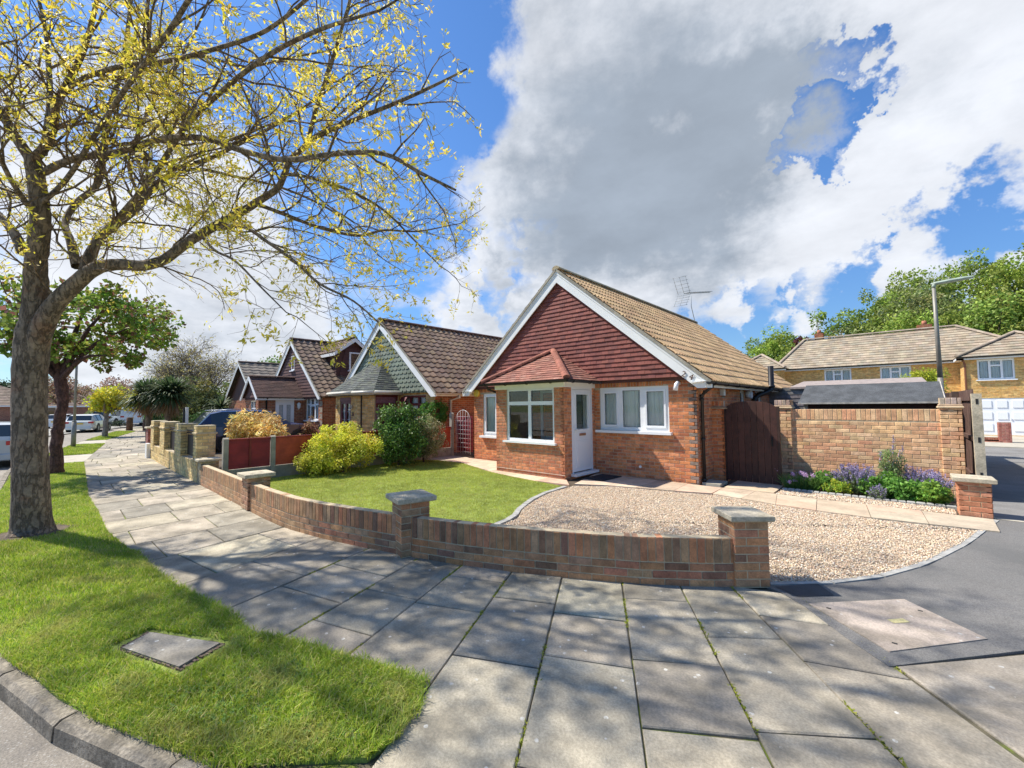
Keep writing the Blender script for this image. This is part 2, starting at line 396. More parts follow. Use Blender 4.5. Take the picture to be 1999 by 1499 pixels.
M_TARMAC2 = mat('old tarmac', (0.22, 0.21, 0.195), 0.9, stain=((.13, .12, .11), .5, .45, .65, .6), var=0.14, vs=0.9, var2=(90, 0.2), bump=0.5, bs=160, spots=((0.3, 0.29, 0.27), 70, 0.25, 0.25))
rd = MB(); rd.face([(x, y, -0.10) for x, y in KERB+FAR] [::-1] if False else [(x, y, -0.10) for x, y in FAR+KERB]); 
rd.face([(x, y, -0.10) for x, y in [(3, -6.5), (12, -6), (14, 3), (2, 2.2), (-.2, 1.5), (-1.0, 1.22)]])
rd.build('road', M_ROAD, **ST)
M_PAVBASE = mat('path joint dirt', (0.11, 0.095, 0.06), 0.95, var=0.3, vs=8, bump=0.6, bs=80, stain=((0.17, 0.22, 0.02), 1.6, 0.5, 0.6, 0.95))
def off_poly(P, d):
    out_ = []
    for i, p in enumerate(P):
        a = Vector(P[max(0, i-1)]); b = Vector(P[min(len(P)-1, i+1)]); t = (b-a).normalized(); out_.append((p[0]-t.y*d*-1, p[1]+t.x*d*-1))
    return out_
# pavement bed: from the kerb back to the garden walls
WB = [(-0.98, 4.48), (-1.4, 4.12), (-1.86, 3.78), (-2.2, 3.59), (-2.5, 3.43), (-2.97, 3.2), (-3.5, 2.97), (-4.06, 2.78), (-4.43, 2.67), (-4.91, 2.54), (-5.62, 2.36), (-6.3, 2.25), (-7.08, 2.21), (-8, 2.2), (-12.2, 2.2), (-15, 2.2), (-19.2, 2.26)]
bed = MB()
kb = [k for k in KERB if k[0] > -58]
bed.face([(x, y, -0.014) for x, y in ([(12, 3.2), (2.2, 2.4), (0, 1.65)]+kb+[(-52, 8.5), (-40, 6), (-33.4, 3.9), (-26, 2.96), (-20.9, 2.45)]+WB[::-1][1:]+[(-.9, 4.6), (2, 7), (12, 14)])])
bed.build('path', M_PAVBASE, **ST)
# far side pavement + gardens, plots behind the walls
pl_ = MB(); pl_.face([(x, y, -0.03) for x, y in FAR[::-1]+[(-90, 16), (-200, 10), (-200, -60), (3, -60)]]); pl_.build('far_plots', mat('muted far ground', (.30, .28, .24), .9, var=.25, vs=.4), **ST)  # far lawns coloured muted and pale to keep green out of window reflections
gd = MB(); gd.face([(x, y, -0.010) for x, y in [(-.95, 4.75), (-2.4, 3.6), (-4.4, 2.85), (-7, 2.36), (-12, 2.32), (-19.2, 2.4), (-26, 3.1), (-33.4, 4.1), (-52, 9), (-65, 14), (-80, 22), (-60, 24), (.95, 20), (.95, 9.1)]]); gd.build('garden_ground', M_SOIL, **ST)
# kerb stones
M_KERB = mat('kerb concrete', (0.25, 0.215, 0.165), 0.92, var=0.3, vs=5, var2=(50, 0.3), bump=0.9, bs=70, stain=((0.14, 0.12, 0.09), 7, 0.48, 0.65, 0.8))
kbm = MB(); kp = [Vector((x, y, 0)) for x, y in KERB if x > -50]
def resample(P, step):
    out_ = [P[0]]; acc = 0
    for a, b in zip(P, P[1:]):
        L = (b-a).length; d = step-acc
        while d <= L: out_.append(a+(b-a)*(d/L)); d += step
        acc = (acc+L) % step if True else 0
    return out_
kr = resample(kp, 0.9)
for i in range(len(kr)-1):
    a, b = kr[i], kr[i+1]; t = (b-a).normalized(); n = Vector((-t.y, t.x, 0));   # n points to the road side
    if n.y > 0: n = -n
    n = n if n.y < 0 else -n
    g0 = 0.006; dz = rnd.uniform(-.006, .006); a2 = a+t*g0; b2 = b-t*g0
    sub = 5; prev = None
    for j in range(sub+1):
        p = a2+(b2-a2)*(j/sub); e = rnd.uniform(-.004, .004) if a.x > -8 else 0
        prof = [p+Vector((0, 0, -.03)), p+Vector((0, 0, .006+dz+e)), p+n*(.072+e)+Vector((0, 0, .008+dz)), p+n*(.102+e)+Vector((0, 0, -.014+dz+e)), p+n*.112+Vector((0, 0, -.13))]
        if prev:
            for k in range(4): kbm.face([prev[k], prof[k], prof[k+1], prev[k+1]][::-1], sm=False)
        else: kbm.face(prof)
        prev = prof
    kbm.face(prev[::-1])
kbm.build('kerb', M_KERB, **ST)
# paving slabs, laid in bays that fan round the corner
M_SLAB = mat('paving concrete', attr=True, rough=0.92, var=0.22, vs=2.2, var2=(70, 0.16), bump=0.55, bs=150, spots=((0.62, 0.60, 0.54), 12, 0.15, 0.22), stain=((0.13, 0.115, 0.085), 2.3, 0.42, 0.68, 0.62))
LN = [((0.62, 4.50), (2.3, 3.3)), ((-.12, 3.66), (.9, 2.3)), ]
LN2 = [((-.74, 4.48), (1.1, 2.25)), ((-1.22, 4.30), (.62, 1.85)), ((-1.58, 4.02), (.15, 1.3)), ((-2.02, 3.72), (-.35, .95)), ((-2.53, 3.46), (-.95, .75)), ((-2.99, 3.22), (-1.7, .65)), ((-3.5, 2.98), (-2.45, .45)), ((-4.02, 2.80), (-3.1, .3)), ((-4.75, 2.60), (-4.0, .2)), ((-5.6, 2.37), (-4.95, .1)), ((-6.5, 2.23), (-6.1, 0))]
x = -7.3
while x > -19: LN2.append(((x, 2.2), (x+.28, 0.1))); x -= 0.88
while x > -50:
    yb = 2.26+max(0, (-20-x))*0.11; LN2.append(((x, yb), (x+.3, yb-2.1))); x -= 1.0
SL = MB()
def slab(q, z=0.0):
    cx = sum(p[0] for p in q)/4; cy = sum(p[1] for p in q)/4
    far = math.hypot(cx, cy); g0 = 0.007+0.0006*far+rnd.uniform(0, .006)
    tz = [z+rnd.uniform(-.004, .004) for _ in range(4)]
    d = [max(.01, math.hypot(p[0]-cx, p[1]-cy)) for p in q]
    top = [(p[0]+(cx-p[0])*(g0*1.5/k), p[1]+(cy-p[1])*(g0*1.5/k), t) for p, t, k in zip(q, tz, d)]
    low = [(p[0]+(cx-p[0])*(g0*.7/k), p[1]+(cy-p[1])*(g0*.7/k), t-.007) for p, t, k in zip(q, tz, d)]
    c = jit(rnd.choice([(0.385, 0.335, 0.255), (0.355, 0.31, 0.24), (0.41, 0.355, 0.265), (0.30, 0.268, 0.212), (0.46, 0.40, 0.295)]), 0.06)
    ar = (q[1][0]-q[0][0])*(q[2][1]-q[0][1])-(q[1][1]-q[0][1])*(q[2][0]-q[0][0])
    if ar < 0: top = top[::-1]; low = low[::-1]
    SL.face(top, c)
    for i in range(4): j = (i+1) % 4; SL.face([low[i], low[j], top[j], top[i]], c); SL.face([(low[i][0], low[i][1], z-.03), (low[j][0], low[j][1], z-.03), low[j], low[i]], c)
def bay(A, B, cuts):
    def P(l, d):
        L = math.hypot(l[1][0]-l[0][0], l[1][1]-l[0][1]); t = d/L; return (l[0][0]+(l[1][0]-l[0][0])*t, l[0][1]+(l[1][1]-l[0][1])*t)
    for a, b in zip(cuts, cuts[1:]): slab([P(A, a), P(B, a), P(B, b), P(A, b)])
pat = [[0, .55, 1.15, 2.05, 2.95], [0, .9, 1.8, 2.4, 3.2], [0, .35, 1.25, 1.85, 2.75, 3.3], [0, .75, 1.35, 2.25, 3.1], [0, .6, 1.5, 2.4, 3.0], [0, .3, .9, 1.8, 2.7, 3.2], [0, .85, 1.45, 2.3]]
for i in range(len(LN2)-1):
    c = pat[i % 7]
    lim = 3.0 if i < 3 else (2.8 if i < 4 else (2.45 if i < 5 else 2.15) if i < 7 else (2.05 if LN2[i][0][0] > -19 else 2.0))
    c = [v for v in c if v < lim-.25]+[lim]
    bay(LN2[i], LN2[i+1], c)
bay(LN[0], LN2[0], [0.0, .01]) if False else None
for (q) in [[(-.08, 3.70), (.60, 4.50), (1.12, 4.02), (.42, 3.12)], [(.43, 3.10), (1.13, 4.0), (1.6, 3.55), (.98, 2.5)], [(.62, 4.52), (1.3, 5.3), (1.9, 4.85), (1.14, 4.04)], [(1.15, 4.0), (1.92, 4.8), (2.6, 4.3), (1.65, 3.5)], [(-.10, 3.66), (.40, 3.10), (.03, 3.49), (-.09, 3.64)]][:4]: slab(q)
SL.build('pavement', M_SLAB, **ST)
# driveway crossing strips (pale concrete) between the verges
cr = MB(); M_PALE = mat('pale concrete', (0.43, 0.39, 0.31), 0.9, var=0.15, vs=2, bump=0.3, bs=80)
cr.face([(x, y, .004) for x, y in [(-19.6, -.66), (-22.7, -.42), (-22.7, .95), (-19.6, .62)]]); cr.face([(x, y, .004) for x, y in [(-29.5, .5), (-32.5, .95), (-32.4, 1.85), (-29.1, 1.62)]])
cr.build('driveway_crossing', M_PALE, **ST)
# tarmac crossover and the side road
GE = [(-0.98, 4.58), (-.61, 4.91), (-.26, 5.37), (.12, 6.18), (.51, 7.38), (.78, 8.44), (.94, 9.07)]
tm = MB(); tm.prism([(-.99, 4.5), (-.81, 4.41), (-.63, 4.25), (-.35, 3.9), (-.11, 3.66), (.57, 4.5), (1.3, 5.35), (2.2, 6.4), (6, 9.2), (.97, 9.17)]+[(x+.05, y-.03) for x, y in GE[::-1]], -.05, 0.005)
tm.build('tarmac_crossover', M_TARMAC, **ST)
pt = MB(); pt.face([(x, y, .009) for x, y in [(-.9, 4.52), (-.62, 4.86), (-.48, 4.66), (-.70, 4.42)]]); pt.build('tarmac_patch', mat('new tarmac', (0.07, 0.07, 0.07), 0.85, var=.15, vs=3, bump=.6, bs=200), **ST)
sr_ = MB()
yy = [9.17, 14, 18, 22, 26, 30, 34, 40]
for a, b in zip(yy, yy[1:]):
    xa = .97 if a < 20 else -14; 
    sr_.face([(xa, a, zdip(0, a)-.002+(.0 if a < 20 else 0)), (20, a, zdip(0, a)-.002), (20, b, zdip(0, b)-.002), (xa, b, zdip(0, b)-.002)])
sr_.build('side_road', M_TARMAC2, **ST)
ap = MB(); ap.face([(1.9, 28.0, zdip(0, 28)+.05), (12, 28.0, zdip(0, 28)+.05), (12, 37.4, -.37), (1.9, 37.4, -.37)]); ap.box((1.9, 27.85, -.6), (12, 28.0, zdip(0, 28)+.055)); ap.build('front_drive', M_PALE, **ST)
# far footpath kerb line across the side road joint
jt = MB(); jt.face([(x, y, .010) for x, y in [(.95, 9.12), (6, 9.05), (6, 9.17), (.95, 9.24)]]); jt.build('kerb_joint', M_PALE, **ST)

# verge soil and lawn soil
VERGE = [(-1.95, 1.06), (-1.95, 1.22), (-2.06, 1.41), (-2.21, 1.56), (-2.5, 1.46), (-2.82, 1.33), (-3.4, 1.13), (-3.62, .99), (-4.08, .99), (-4.68, .87), (-5.26, .76), (-6.08, .67), (-6.71, .65), (-8.08, .51), (-9.8, .5), (-11.8, .45), (-19.4, .61), (-19.5, -.72), (-17.9, -.79), (-13.9, -.78), (-9, -.66), (-6.5, -.48), (-4.65, -.22), (-4.14, -.06), (-3.7, .05), (-3.25, .21), (-2.94, .35), (-2.76, .41), (-2.42, .61)]
V2 = [(-28.99, 1.61), (-22.77, .93), (-22.8, -.4), (-25.8, 0), (-29.39, .5)]
V3 = [(-32.32, 1.83), (-42.8, 4.04), (-44.4, 3.4), (-44, 3.0), (-37, 1.75), (-33, 1.08)]
M_TURF = mat('turf', (0.20, 0.25, 0.05), 0.95, var=0.3, vs=5, var2=(60, .3), bump=.6, bs=90)
for nm, P in (('grass_verge', VERGE), ('grass_verge', V2), ('grass_verge', V3)):
    m_ = MB(); m_.prism(P, -.03, .012); m_.build(nm, M_TURF, **ST)
LAWN = [(-11.1, 2.32), (-8, 2.32), (-6.3, 2.38), (-5.6, 2.48), (-4.9, 2.68), (-4.3, 2.86), (-4.05, 3.0), (-4.2, 3.9), (-4.33, 4.67), (-4.62, 5.11), (-4.89, 5.75), (-5.08, 6.44), (-5.12, 7.1), (-6.84, 7.3), (-7.8, 7.5), (-9.5, 8.1), (-10.6, 8.0), (-11.1, 7.6)]
m_ = MB(); m_.prism(LAWN, -.03, .02); m_.build('lawn', M_TURF, **ST)
# grass blades
def blades(name, P, hmin, hmax, wid, pal, seg, z=0.012, lean=.5, **tagd):
    n = len(P); ang = npr.uniform(0, 2*np.pi, n); h = npr.uniform(hmin, hmax, n); w = wid*npr.uniform(.6, 1.3, n)
    d = np.stack([np.cos(ang), np.sin(ang)], 1); la = npr.uniform(0, 2*np.pi, n); ln = h*npr.uniform(.1, lean*1.6, n); lv = np.stack([np.cos(la), np.sin(la)], 1)*ln[:, None]
    base = np.column_stack([P, np.full(n, z)])
    L = base.copy(); R_ = base.copy(); L[:, :2] -= d*w[:, None]/2; R_[:, :2] += d*w[:, None]/2
    pal = np.array(pal); ci = npr.integers(0, len(pal), n); col = pal[ci]*npr.uniform(.8, 1.2, (n, 1))
    q_ = np.sin(P[:, 0]*2.1+1.3*np.sin(P[:, 1]*1.7))*np.sin(P[:, 1]*2.9+P[:, 0]*.8); q2 = np.sin(P[:, 0]*5.3+2*np.sin(P[:, 1]*4.1+1))*np.sin(P[:, 1]*6.7+1.5*np.sin(P[:, 0]*3.7)); tone = 1+.13*q_+.10*q2; dry = np.clip(q2*.9-.35+npr.normal(0, .12, n), 0, 1)[:, None]; col = col*tone[:, None]*(1-dry)+np.array([.50, .45, .16])*dry
    if seg == 1:
        Tt = base.copy(); Tt[:, :2] += lv; Tt[:, 2] += h
        V = np.stack([L, R_, Tt], 1).reshape(-1, 3); Fc = np.arange(3*n).reshape(n, 3)
        return mesh_np(name, V, Fc, col, [M_BLADE], None, **tagd)
    ML = L.copy(); MR = R_.copy()
    for q in (ML, MR): q[:, :2] += lv*.35; q[:, 2] += h*.6
    TL = base.copy(); TL[:, :2] += lv-d*w[:, None]*.06; TL[:, 2] += h*.92; TR = base.copy(); TR[:, :2] += lv+d*w[:, None]*.06; TR[:, 2] += h*.92
    V = np.stack([L, R_, MR, ML, TR, TL], 1).reshape(-1, 3); b = np.arange(n)[:, None]*6
    Fc = np.concatenate([b+np.array([[0, 1, 2, 3]]), b+np.array([[3, 2, 4, 5]])], 1).reshape(-1, 4)
    return mesh_np(name, V, Fc, np.repeat(col, 2, 0), [M_BLADE], None, **tagd)
M_BLADE = mat('grass blade', attr=True, rough=0.6, var=0.12, vs=2, transl=0.35, spec=0.25)
GP = [(0.38, 0.49, 0.045), (0.44, 0.54, 0.05), (0.29, 0.41, 0.035), (0.54, 0.56, 0.08), (0.38, 0.52, 0.08), (0.64, 0.56, 0.22), (0.22, 0.34, 0.05)]
LP = [(0.46, 0.50, 0.07), (0.52, 0.54, 0.08), (0.40, 0.46, 0.06), (0.58, 0.55, 0.15), (0.37, 0.44, 0.06)]
STF = dict(kind='stuff')
vp = scatter(VERGE, 210000)
dist = np.hypot(vp[:, 0], vp[:, 1]); keep = (npr.uniform(0, 1, len(vp)) < np.clip(1.15-(dist-2)/11, .3, 1)); hole = np.array([(-4.18, .27), (-4.28, .53), (-3.58, .92), (-3.38, .56)])
keep &= ~inpoly(vp, [tuple(h) for h in hole]); keep &= np.hypot(vp[:, 0]+8.83, vp[:, 1]+.2) > .36
vp = vp[keep]; near = np.hypot(vp[:, 0], vp[:, 1]) < 5.2
extra = scatter([(-1.98, 1.0), (-2.4, .55), (-3.3, .17), (-4.6, -.22), (-5.4, .0), (-5.4, .7), (-4.6, .88), (-3.6, .99), (-3.2, 1.2), (-2.2, 1.56)], 60000); extra = extra[~inpoly(extra, [tuple(h) for h in hole])]
patchy = (np.sin(extra[:, 0]*5.1+2*np.sin(extra[:, 1]*4.3))*np.sin(extra[:, 1]*6.3+extra[:, 0])+.4+npr.uniform(-.7, .7, len(extra))) > 0
extra = extra[patchy]
vb = [Vector((*p, 0)) for p in VERGE[:13]]; ed = resample(vb, .006); ed = np.array([(p.x, p.y) for p in ed]); ed = ed[npr.integers(0, len(ed), 9000)]; ed = ed+npr.normal(0, .022, ed.shape)*(1+.8*np.sin(ed[:, :1]*9)*np.sin(ed[:, :1]*23)); extra = np.concatenate([extra, ed])
blades('grass', np.concatenate([vp[near], extra]), .018, .058, .0042, GP, 2, lean=.8, label='short bright green grass on the roadside verge by the kerb', category='grass', **STF)
blades('grass', vp[~near], .02, .045, .009, GP, 1, label='sunlit verge grass running round the street tree trunks', category='grass', **STF)
blades('grass', np.concatenate([scatter(V2, 9000), scatter(V3, 12000)]), .03, .05, .03, GP, 1, label='far green verge patches beside the road beyond the trees', category='grass', **STF)
blades('grass', scatter(LAWN, 170000), .012, .028, .006, LP, 1, z=.02, label='mown yellow green lawn in front of the corner bungalow', category='grass', **STF)
# low broad weeds in the near verge
wd_ = scatter([(-2.0, 1.0), (-2.6, .6), (-3.3, .4), (-3.2, 1.0), (-2.3, 1.5)], 170); V_ = []; F_ = []; K_ = []; wd_ = np.concatenate([wd_, scatter([(-2.3, .75), (-3.4, .3), (-5.2, .0), (-5.2, .6), (-3.4, 1.0), (-2.4, 1.4)], 160)]); wd_ = wd_[~inpoly(wd_, [tuple(h) for h in hole])]
for (x, y) in wd_:
    c = jit((0.16, 0.28, 0.07), .2)
    for k in range(rnd.randint(4, 7)):
        a = rnd.uniform(0, 6.28); l = rnd.uniform(.012, .030); w = l*.33; u = Vector((math.cos(a), math.sin(a), 0)); v = Vector((-u.y, u.x, 0)); p = Vector((x, y, .03))
        n = len(V_); V_ += [p[:], (p+u*l*.5+v*w+Vector((0, 0, .008)))[:], (p+u*l+Vector((0, 0, .004)))[:], (p+u*l*.5-v*w+Vector((0, 0, .008)))[:]]; F_.append((n, n+1, n+2, n+3)); K_.append(c)
mesh_np('weeds', V_, F_, np.array(K_), [M_BLADE], None, label='small broad leaved weeds among the near verge grass', category='weeds', **STF)
# moss tufts in the slab joints
mo = []
for i, l in enumerate(LN2[:9]):
    for k in range(700):
        t = rnd.random(); s_ = math.sin(t*9+i*2.3)+math.sin(t*23+i)
        if s_ > .35: mo.append((l[0][0]+(l[1][0]-l[0][0])*t+rnd.gauss(0, .007), l[0][1]+(l[1][1]-l[0][1])*t+rnd.gauss(0, .007)))
blades('moss', np.array(mo), .004, .015, .016, [(0.36, 0.40, 0.04), (0.44, 0.44, 0.06), (0.26, 0.30, 0.04)], 1, z=-.005, lean=1.5, label='yellow green moss growing in the joints of the paving slabs', category='moss', **STF)

# gravel
M_GRAVEL = mat('gravel stone', attr=True, rough=0.75, var=0.1, vs=60, spec=.3)
GRAV = GE[:6]+[(.74, 8.15), (-.22, 7.99), (-.96, 8.0), (-2.14, 8.13), (-2.52, 8.22), (-4.44, 7.72), (-5.02, 7.3), (-4.98, 6.44), (-4.80, 5.77), (-4.54, 5.15), (-4.24, 4.7), (-4.12, 3.9), (-3.98, 3.0), (-3.45, 3.13), (-2.9, 3.4), (-2.4, 3.64), (-1.8, 3.98), (-1.3, 4.4)]
GR2 = [(-1.74, 9.06), (.58, 9.07), (.58, 9.5), (-1.7, 9.62)]
gb = MB(); gb.prism(GRAV, -.03, .004, (.45, .36, .25)); gb.prism(GR2, -.03, .006, (.2, .16, .11)); gb.build('gravel_bed', mat('gravel fines', (.42, .33, .22), .95, var=.2, vs=20, bump=.5, bs=90), **ST)
def gravel(P, smin, smax, z):
    n = len(P); base = np.array([(1, 0, 0), (0, 1, 0), (-1, 0, 0), (0, -1, 0), (0, 0, .75), (0, 0, -.6)], float)
    s = npr.uniform(smin, smax, n); ang = npr.uniform(0, 6.28, n); V = base[None]*npr.uniform(.7, 1.25, (n, 6, 1)); V = V*np.stack([s, s*npr.uniform(.55, 1, n), s*npr.uniform(.3, .6, n)], 1)[:, None, :]
    # tilt
    tl = npr.uniform(-.45, .45, (n, 1)); y_ = V[:, :, 1]*np.cos(tl)-V[:, :, 2]*np.sin(tl); z_ = V[:, :, 1]*np.sin(tl)+V[:, :, 2]*np.cos(tl)
    ca, sa = np.cos(ang)[:, None], np.sin(ang)[:, None]; X = V[:, :, 0]*ca-y_*sa; Y = V[:, :, 0]*sa+y_*ca
    V = np.stack([X+P[:, :1], Y+P[:, 1:2], z_+z+npr.uniform(0, .012, (n, 1))], 2).reshape(-1, 3)
    b = (np.arange(n)*6)[:, None, None]; T8 = np.array([(0, 1, 4), (1, 2, 4), (2, 3, 4), (3, 0, 4), (1, 0, 5), (2, 1, 5), (3, 2, 5), (0, 3, 5)])
    Fc = (b+T8[None]).reshape(-1, 3)
    pal = np.array([(.92, .74, .52), (.88, .68, .48), (.93, .82, .64), (.86, .62, .42), (.74, .50, .35), (.94, .89, .76), (.62, .44, .30), (.90, .74, .48), (.46, .35, .27)]); col = pal[npr.integers(0, 9, n)]*npr.uniform(.8, 1.15, (n, 1))
    return V, Fc, np.repeat(col, 8, 0)
ga = scatter(GRAV, 120000); dd = np.hypot(ga[:, 0], ga[:, 1]); V, Fc, cc = gravel(ga, .006, .013, .008)
mesh_np('gravel', V, Fc, cc, [M_GRAVEL], None, label='pale buff gravel drive beside the front lawn of the bungalow', category='gravel', **STF)
V, Fc, cc = gravel(scatter(GR2, 5000), .008, .017, .01)
mesh_np('gravel', V, Fc, cc, [M_GRAVEL], None, label='thin gravel strip between the stone path and the flower bed', category='gravel', **STF)
# edging stones round the gravel
M_EDGE = mat('edging stone', (0.36, 0.35, 0.32), 0.9, var=.2, vs=7, bump=.5, bs=90)
def edging(name, P, w, h, step, gap=.006, mt=None):
    mb = MB(); R2 = resample([Vector((x, y, 0)) for x, y in P], step)
    R2.append(Vector((*P[-1], 0)))
    for a, b in zip(R2, R2[1:]):
        if (b-a).length < .05: continue
        t = (b-a).normalized(); n = Vector((-t.y, t.x, 0)); dz = rnd.uniform(-.003, .003)
        mb.obox(a+t*gap-n*w/2-Vector((0, 0, .03)), t*((b-a).length-2*gap), n*w, (0, 0, h+.03+dz), jit((.4, .38, .34), .1))
    return mb.build(name, mt or M_EDGE, **ST)
edging('kerb_edging', [(x+.02, y-.015) for x, y in GE], .06, .012, .6)
edging('lawn_edging', [(-4.04, 3.1), (-4.18, 3.9), (-4.3, 4.67), (-4.6, 5.13), (-4.86, 5.75), (-5.05, 6.44), (-5.08, 7.1)], .09, .03, .35)
# Indian stone path
M_SAND = mat('sandstone flag', attr=True, rough=.85, var=.14, vs=3, var2=(30, .08), bump=.3, bs=60)
fl = MB()
def flag(q, c=None, z=.022):
    c = c or jit(rnd.choice([(.52, .40, .27), (.55, .38, .27), (.50, .42, .30), (.58, .45, .32), (.47, .36, .25)]), .06)
    cx = sum(p[0] for p in q)/4; cy = sum(p[1] for p in q)/4; q = [(x+(cx-x)*.012, y+(cy-y)*.012) for x, y in q]
    fl.prism(q, -.02, z+rnd.uniform(-.002, .002), c)
S_ = [(.9, 8.22), (.25, 8.12), (-.35, 8.04), (-1.0, 8.04), (-1.55, 8.08), (-2.1, 8.2), (-2.6, 8.3)]; Nn = [(.93, 9.02), (.2, 9.02), (-.45, 9.04), (-1.1, 9.0), (-1.7, 9.02), (-2.05, 9.04), (-2.62, 9.0)]
for i in range(len(S_)-1):
    a, b, c_, d = S_[i], S_[i+1], Nn[i+1], Nn[i]
    if i % 2: m1 = ((a[0]*.45+d[0]*.55), (a[1]*.45+d[1]*.55)); m2 = (b[0]*.45+c_[0]*.55, b[1]*.45+c_[1]*.55); flag([a, b, m2, m1]); flag([m1, m2, c_, d])
    else: flag([a, b, c_, d])
for q in [[(-2.62, 8.32), (-3.25, 8.10), (-3.3, 8.98), (-2.62, 9.0)], [(-3.25, 8.1), (-3.95, 7.92), (-3.95, 9.0), (-3.3, 9.0)], [(-3.95, 7.92), (-4.5, 7.78), (-4.5, 9.0), (-3.95, 9.0)], [(-4.5, 7.78), (-5.1, 7.42), (-5.45, 7.7), (-5.5, 9.0), (-4.5, 9.0)][:0] or [(-4.5, 7.78), (-5.12, 7.46), (-5.5, 9.0), (-4.5, 9.0)],
          [(-5.12, 7.3), (-6.0, 7.22), (-6.0, 7.74), (-5.5, 7.74)], [(-6.0, 7.22), (-6.9, 7.32), (-6.9, 7.74), (-6.0, 7.74)], [(-6.9, 7.32), (-7.9, 7.52), (-7.74, 7.74), (-6.9, 7.74)], [(-7.74, 7.56), (-8.6, 7.8), (-8.6, 9.0), (-7.74, 9.0)], [(-8.6, 7.8), (-9.4, 8.07), (-9.4, 9.0), (-8.6, 9.0)], [(-9.4, 8.07), (-10.3, 8.06), (-10.3, 9.0), (-9.4, 9.0)],
          [(-2.62, 9.04), (-1.76, 9.06), (-1.76, 9.6), (-2.62, 9.6)], [(-2.62, 9.62), (-1.76, 9.62), (-1.76, 11), (-2.62, 11)], [(-10.3, 8.06), (-11.1, 7.9), (-11.1, 9.1), (-10.3, 9.1)]]:
    flag(q)
fl.build('stone_path', M_SAND, **ST)
be = MB(); x = -1.72
while x < .55:
    l = rnd.uniform(.09, .13); be.bbox((x, 9.56, -.02), (x+l-.01, 9.66, .045+rnd.uniform(-.006, .006)), .01, jit((.40, .37, .31), .15)); x += l
be.build('bed_edging', M_EDGE, **ST)

# covers
cv = MB(); cq = [(-4.1, .33), (-4.23, .51), (-3.6, .86), (-3.46, .58)]
t_ = MB(); t_.prism(cq, -.02, .026); r_ = thing('inspection_cover', 'square concrete inspection cover set in the verge grass by the kerb', 'cover', (-3.85, .57, 0))
def shrink(q, k):
    cx = sum(p[0] for p in q)/4; cy = sum(p[1] for p in q)/4; return [(cx+(x-cx)*k, cy+(y-cy)*k) for x, y in q]
t_ = MB(); t_.prism(shrink(cq, .9), -.02, .030, (.3, .27, .22)); t_.build('lid', M_SLAB, r_)
t_ = MB(); o_, i_ = shrink(cq, 1.0), shrink(cq, .92)
for k in range(4):
    j = (k+1) % 4; 
    for s in range(14):
        a, b = s/14+.006, (s+1)/14-.008; L = lambda p, q, t: (p[0]+(q[0]-p[0])*t, p[1]+(q[1]-p[1])*t)
        t_.prism([L(o_[k], o_[j], a), L(o_[k], o_[j], b), L(i_[k], i_[j], b), L(i_[k], i_[j], a)], -.02, .022+rnd.uniform(-.008, .004), jit((.13, .09, .07), .3))
t_.build('frame', M_BRICK, r_)
cq = [(-.62, 4.33), (-.03, 4.95), (.40, 4.52), (-.11, 3.86)]
r_ = thing('manhole_cover', 'large pale concrete manhole cover with a yellow mark in the tarmac', 'cover', (-.1, 4.4, 0))
t_ = MB(); t_.prism(cq, -.02, .012, (.46, .38, .31)); t_.build('lid', M_SLAB, r_)
t_ = MB()
for x, y in ((-.5, 4.32), (.05, 4.75), (-.1, 4.0)): t_ = MB(); t_.box((x, y, .01), (x+.03, y+.018, .0135)); t_.build('lifting_slot', mat('black', (.015, .015, .015), .7, var=0), r_)
t_ = MB(); t_.face([(x, y, .0145) for x, y in [(-.13, 4.40), (-.04, 4.50), (-.00, 4.46), (-.09, 4.36)]]); t_.build('paint_mark', mat('yellow mark', (.6, .52, .25), .8, var=.2, vs=40), r_)
r_ = MB(); r_.prism([(-5.3, 8.1), (-5.25, 8.85), (-4.75, 8.85), (-4.8, 8.1)], .024, .042); r_.build('doormat', mat('mat', (.03, .03, .035), .95, var=.3, vs=40, bump=.8, bs=200), **T('black rubber doormat on the stone path by the white door', 'doormat'))
# ------------------------------------------------------------------ garden wall
COL24 = [(.60, .225, .09), (.55, .20, .08), (.64, .26, .11), (.50, .18, .085), (.60, .25, .12), (.45, .165, .085)]
COLGW = [(0.471, 0.234, 0.11), (0.491, 0.244, 0.115), (0.409, 0.212, 0.11), (0.532, 0.244, 0.11), (0.389, 0.234, 0.131), (0.43, 0.191, 0.105), (0.28, 0.15, 0.09)]
COLGWS = [(0.46, 0.234, 0.11), (0.481, 0.223, 0.105), (0.389, 0.223, 0.126), (0.512, 0.212, 0.105), (0.389, 0.234, 0.131), (0.28, 0.15, 0.09)]
MORT = (.50, .41, .27)
wall = thing('brick_garden_wall', 'low curved brick garden wall with soldier course and flat capped piers beside the paving', 'wall', (-4, 2.7, 0))
cum = [Vector((x, y, 0)) for x, y in WB[:-3]]+[Vector((-11.6, 2.2, 0))]
wl = resample(cum, .02)
def wpt(s):
    i = min(len(wl)-2, max(0, int(s/.02))); f = s/.02-i; p = wl[i]+(wl[i+1]-wl[i])*f; t = (wl[min(i+4, len(wl)-1)]-wl[max(i-4, 0)]).normalized(); return p, t
Lw = (len(wl)-1)*.02
wm = MB(); H0 = .445
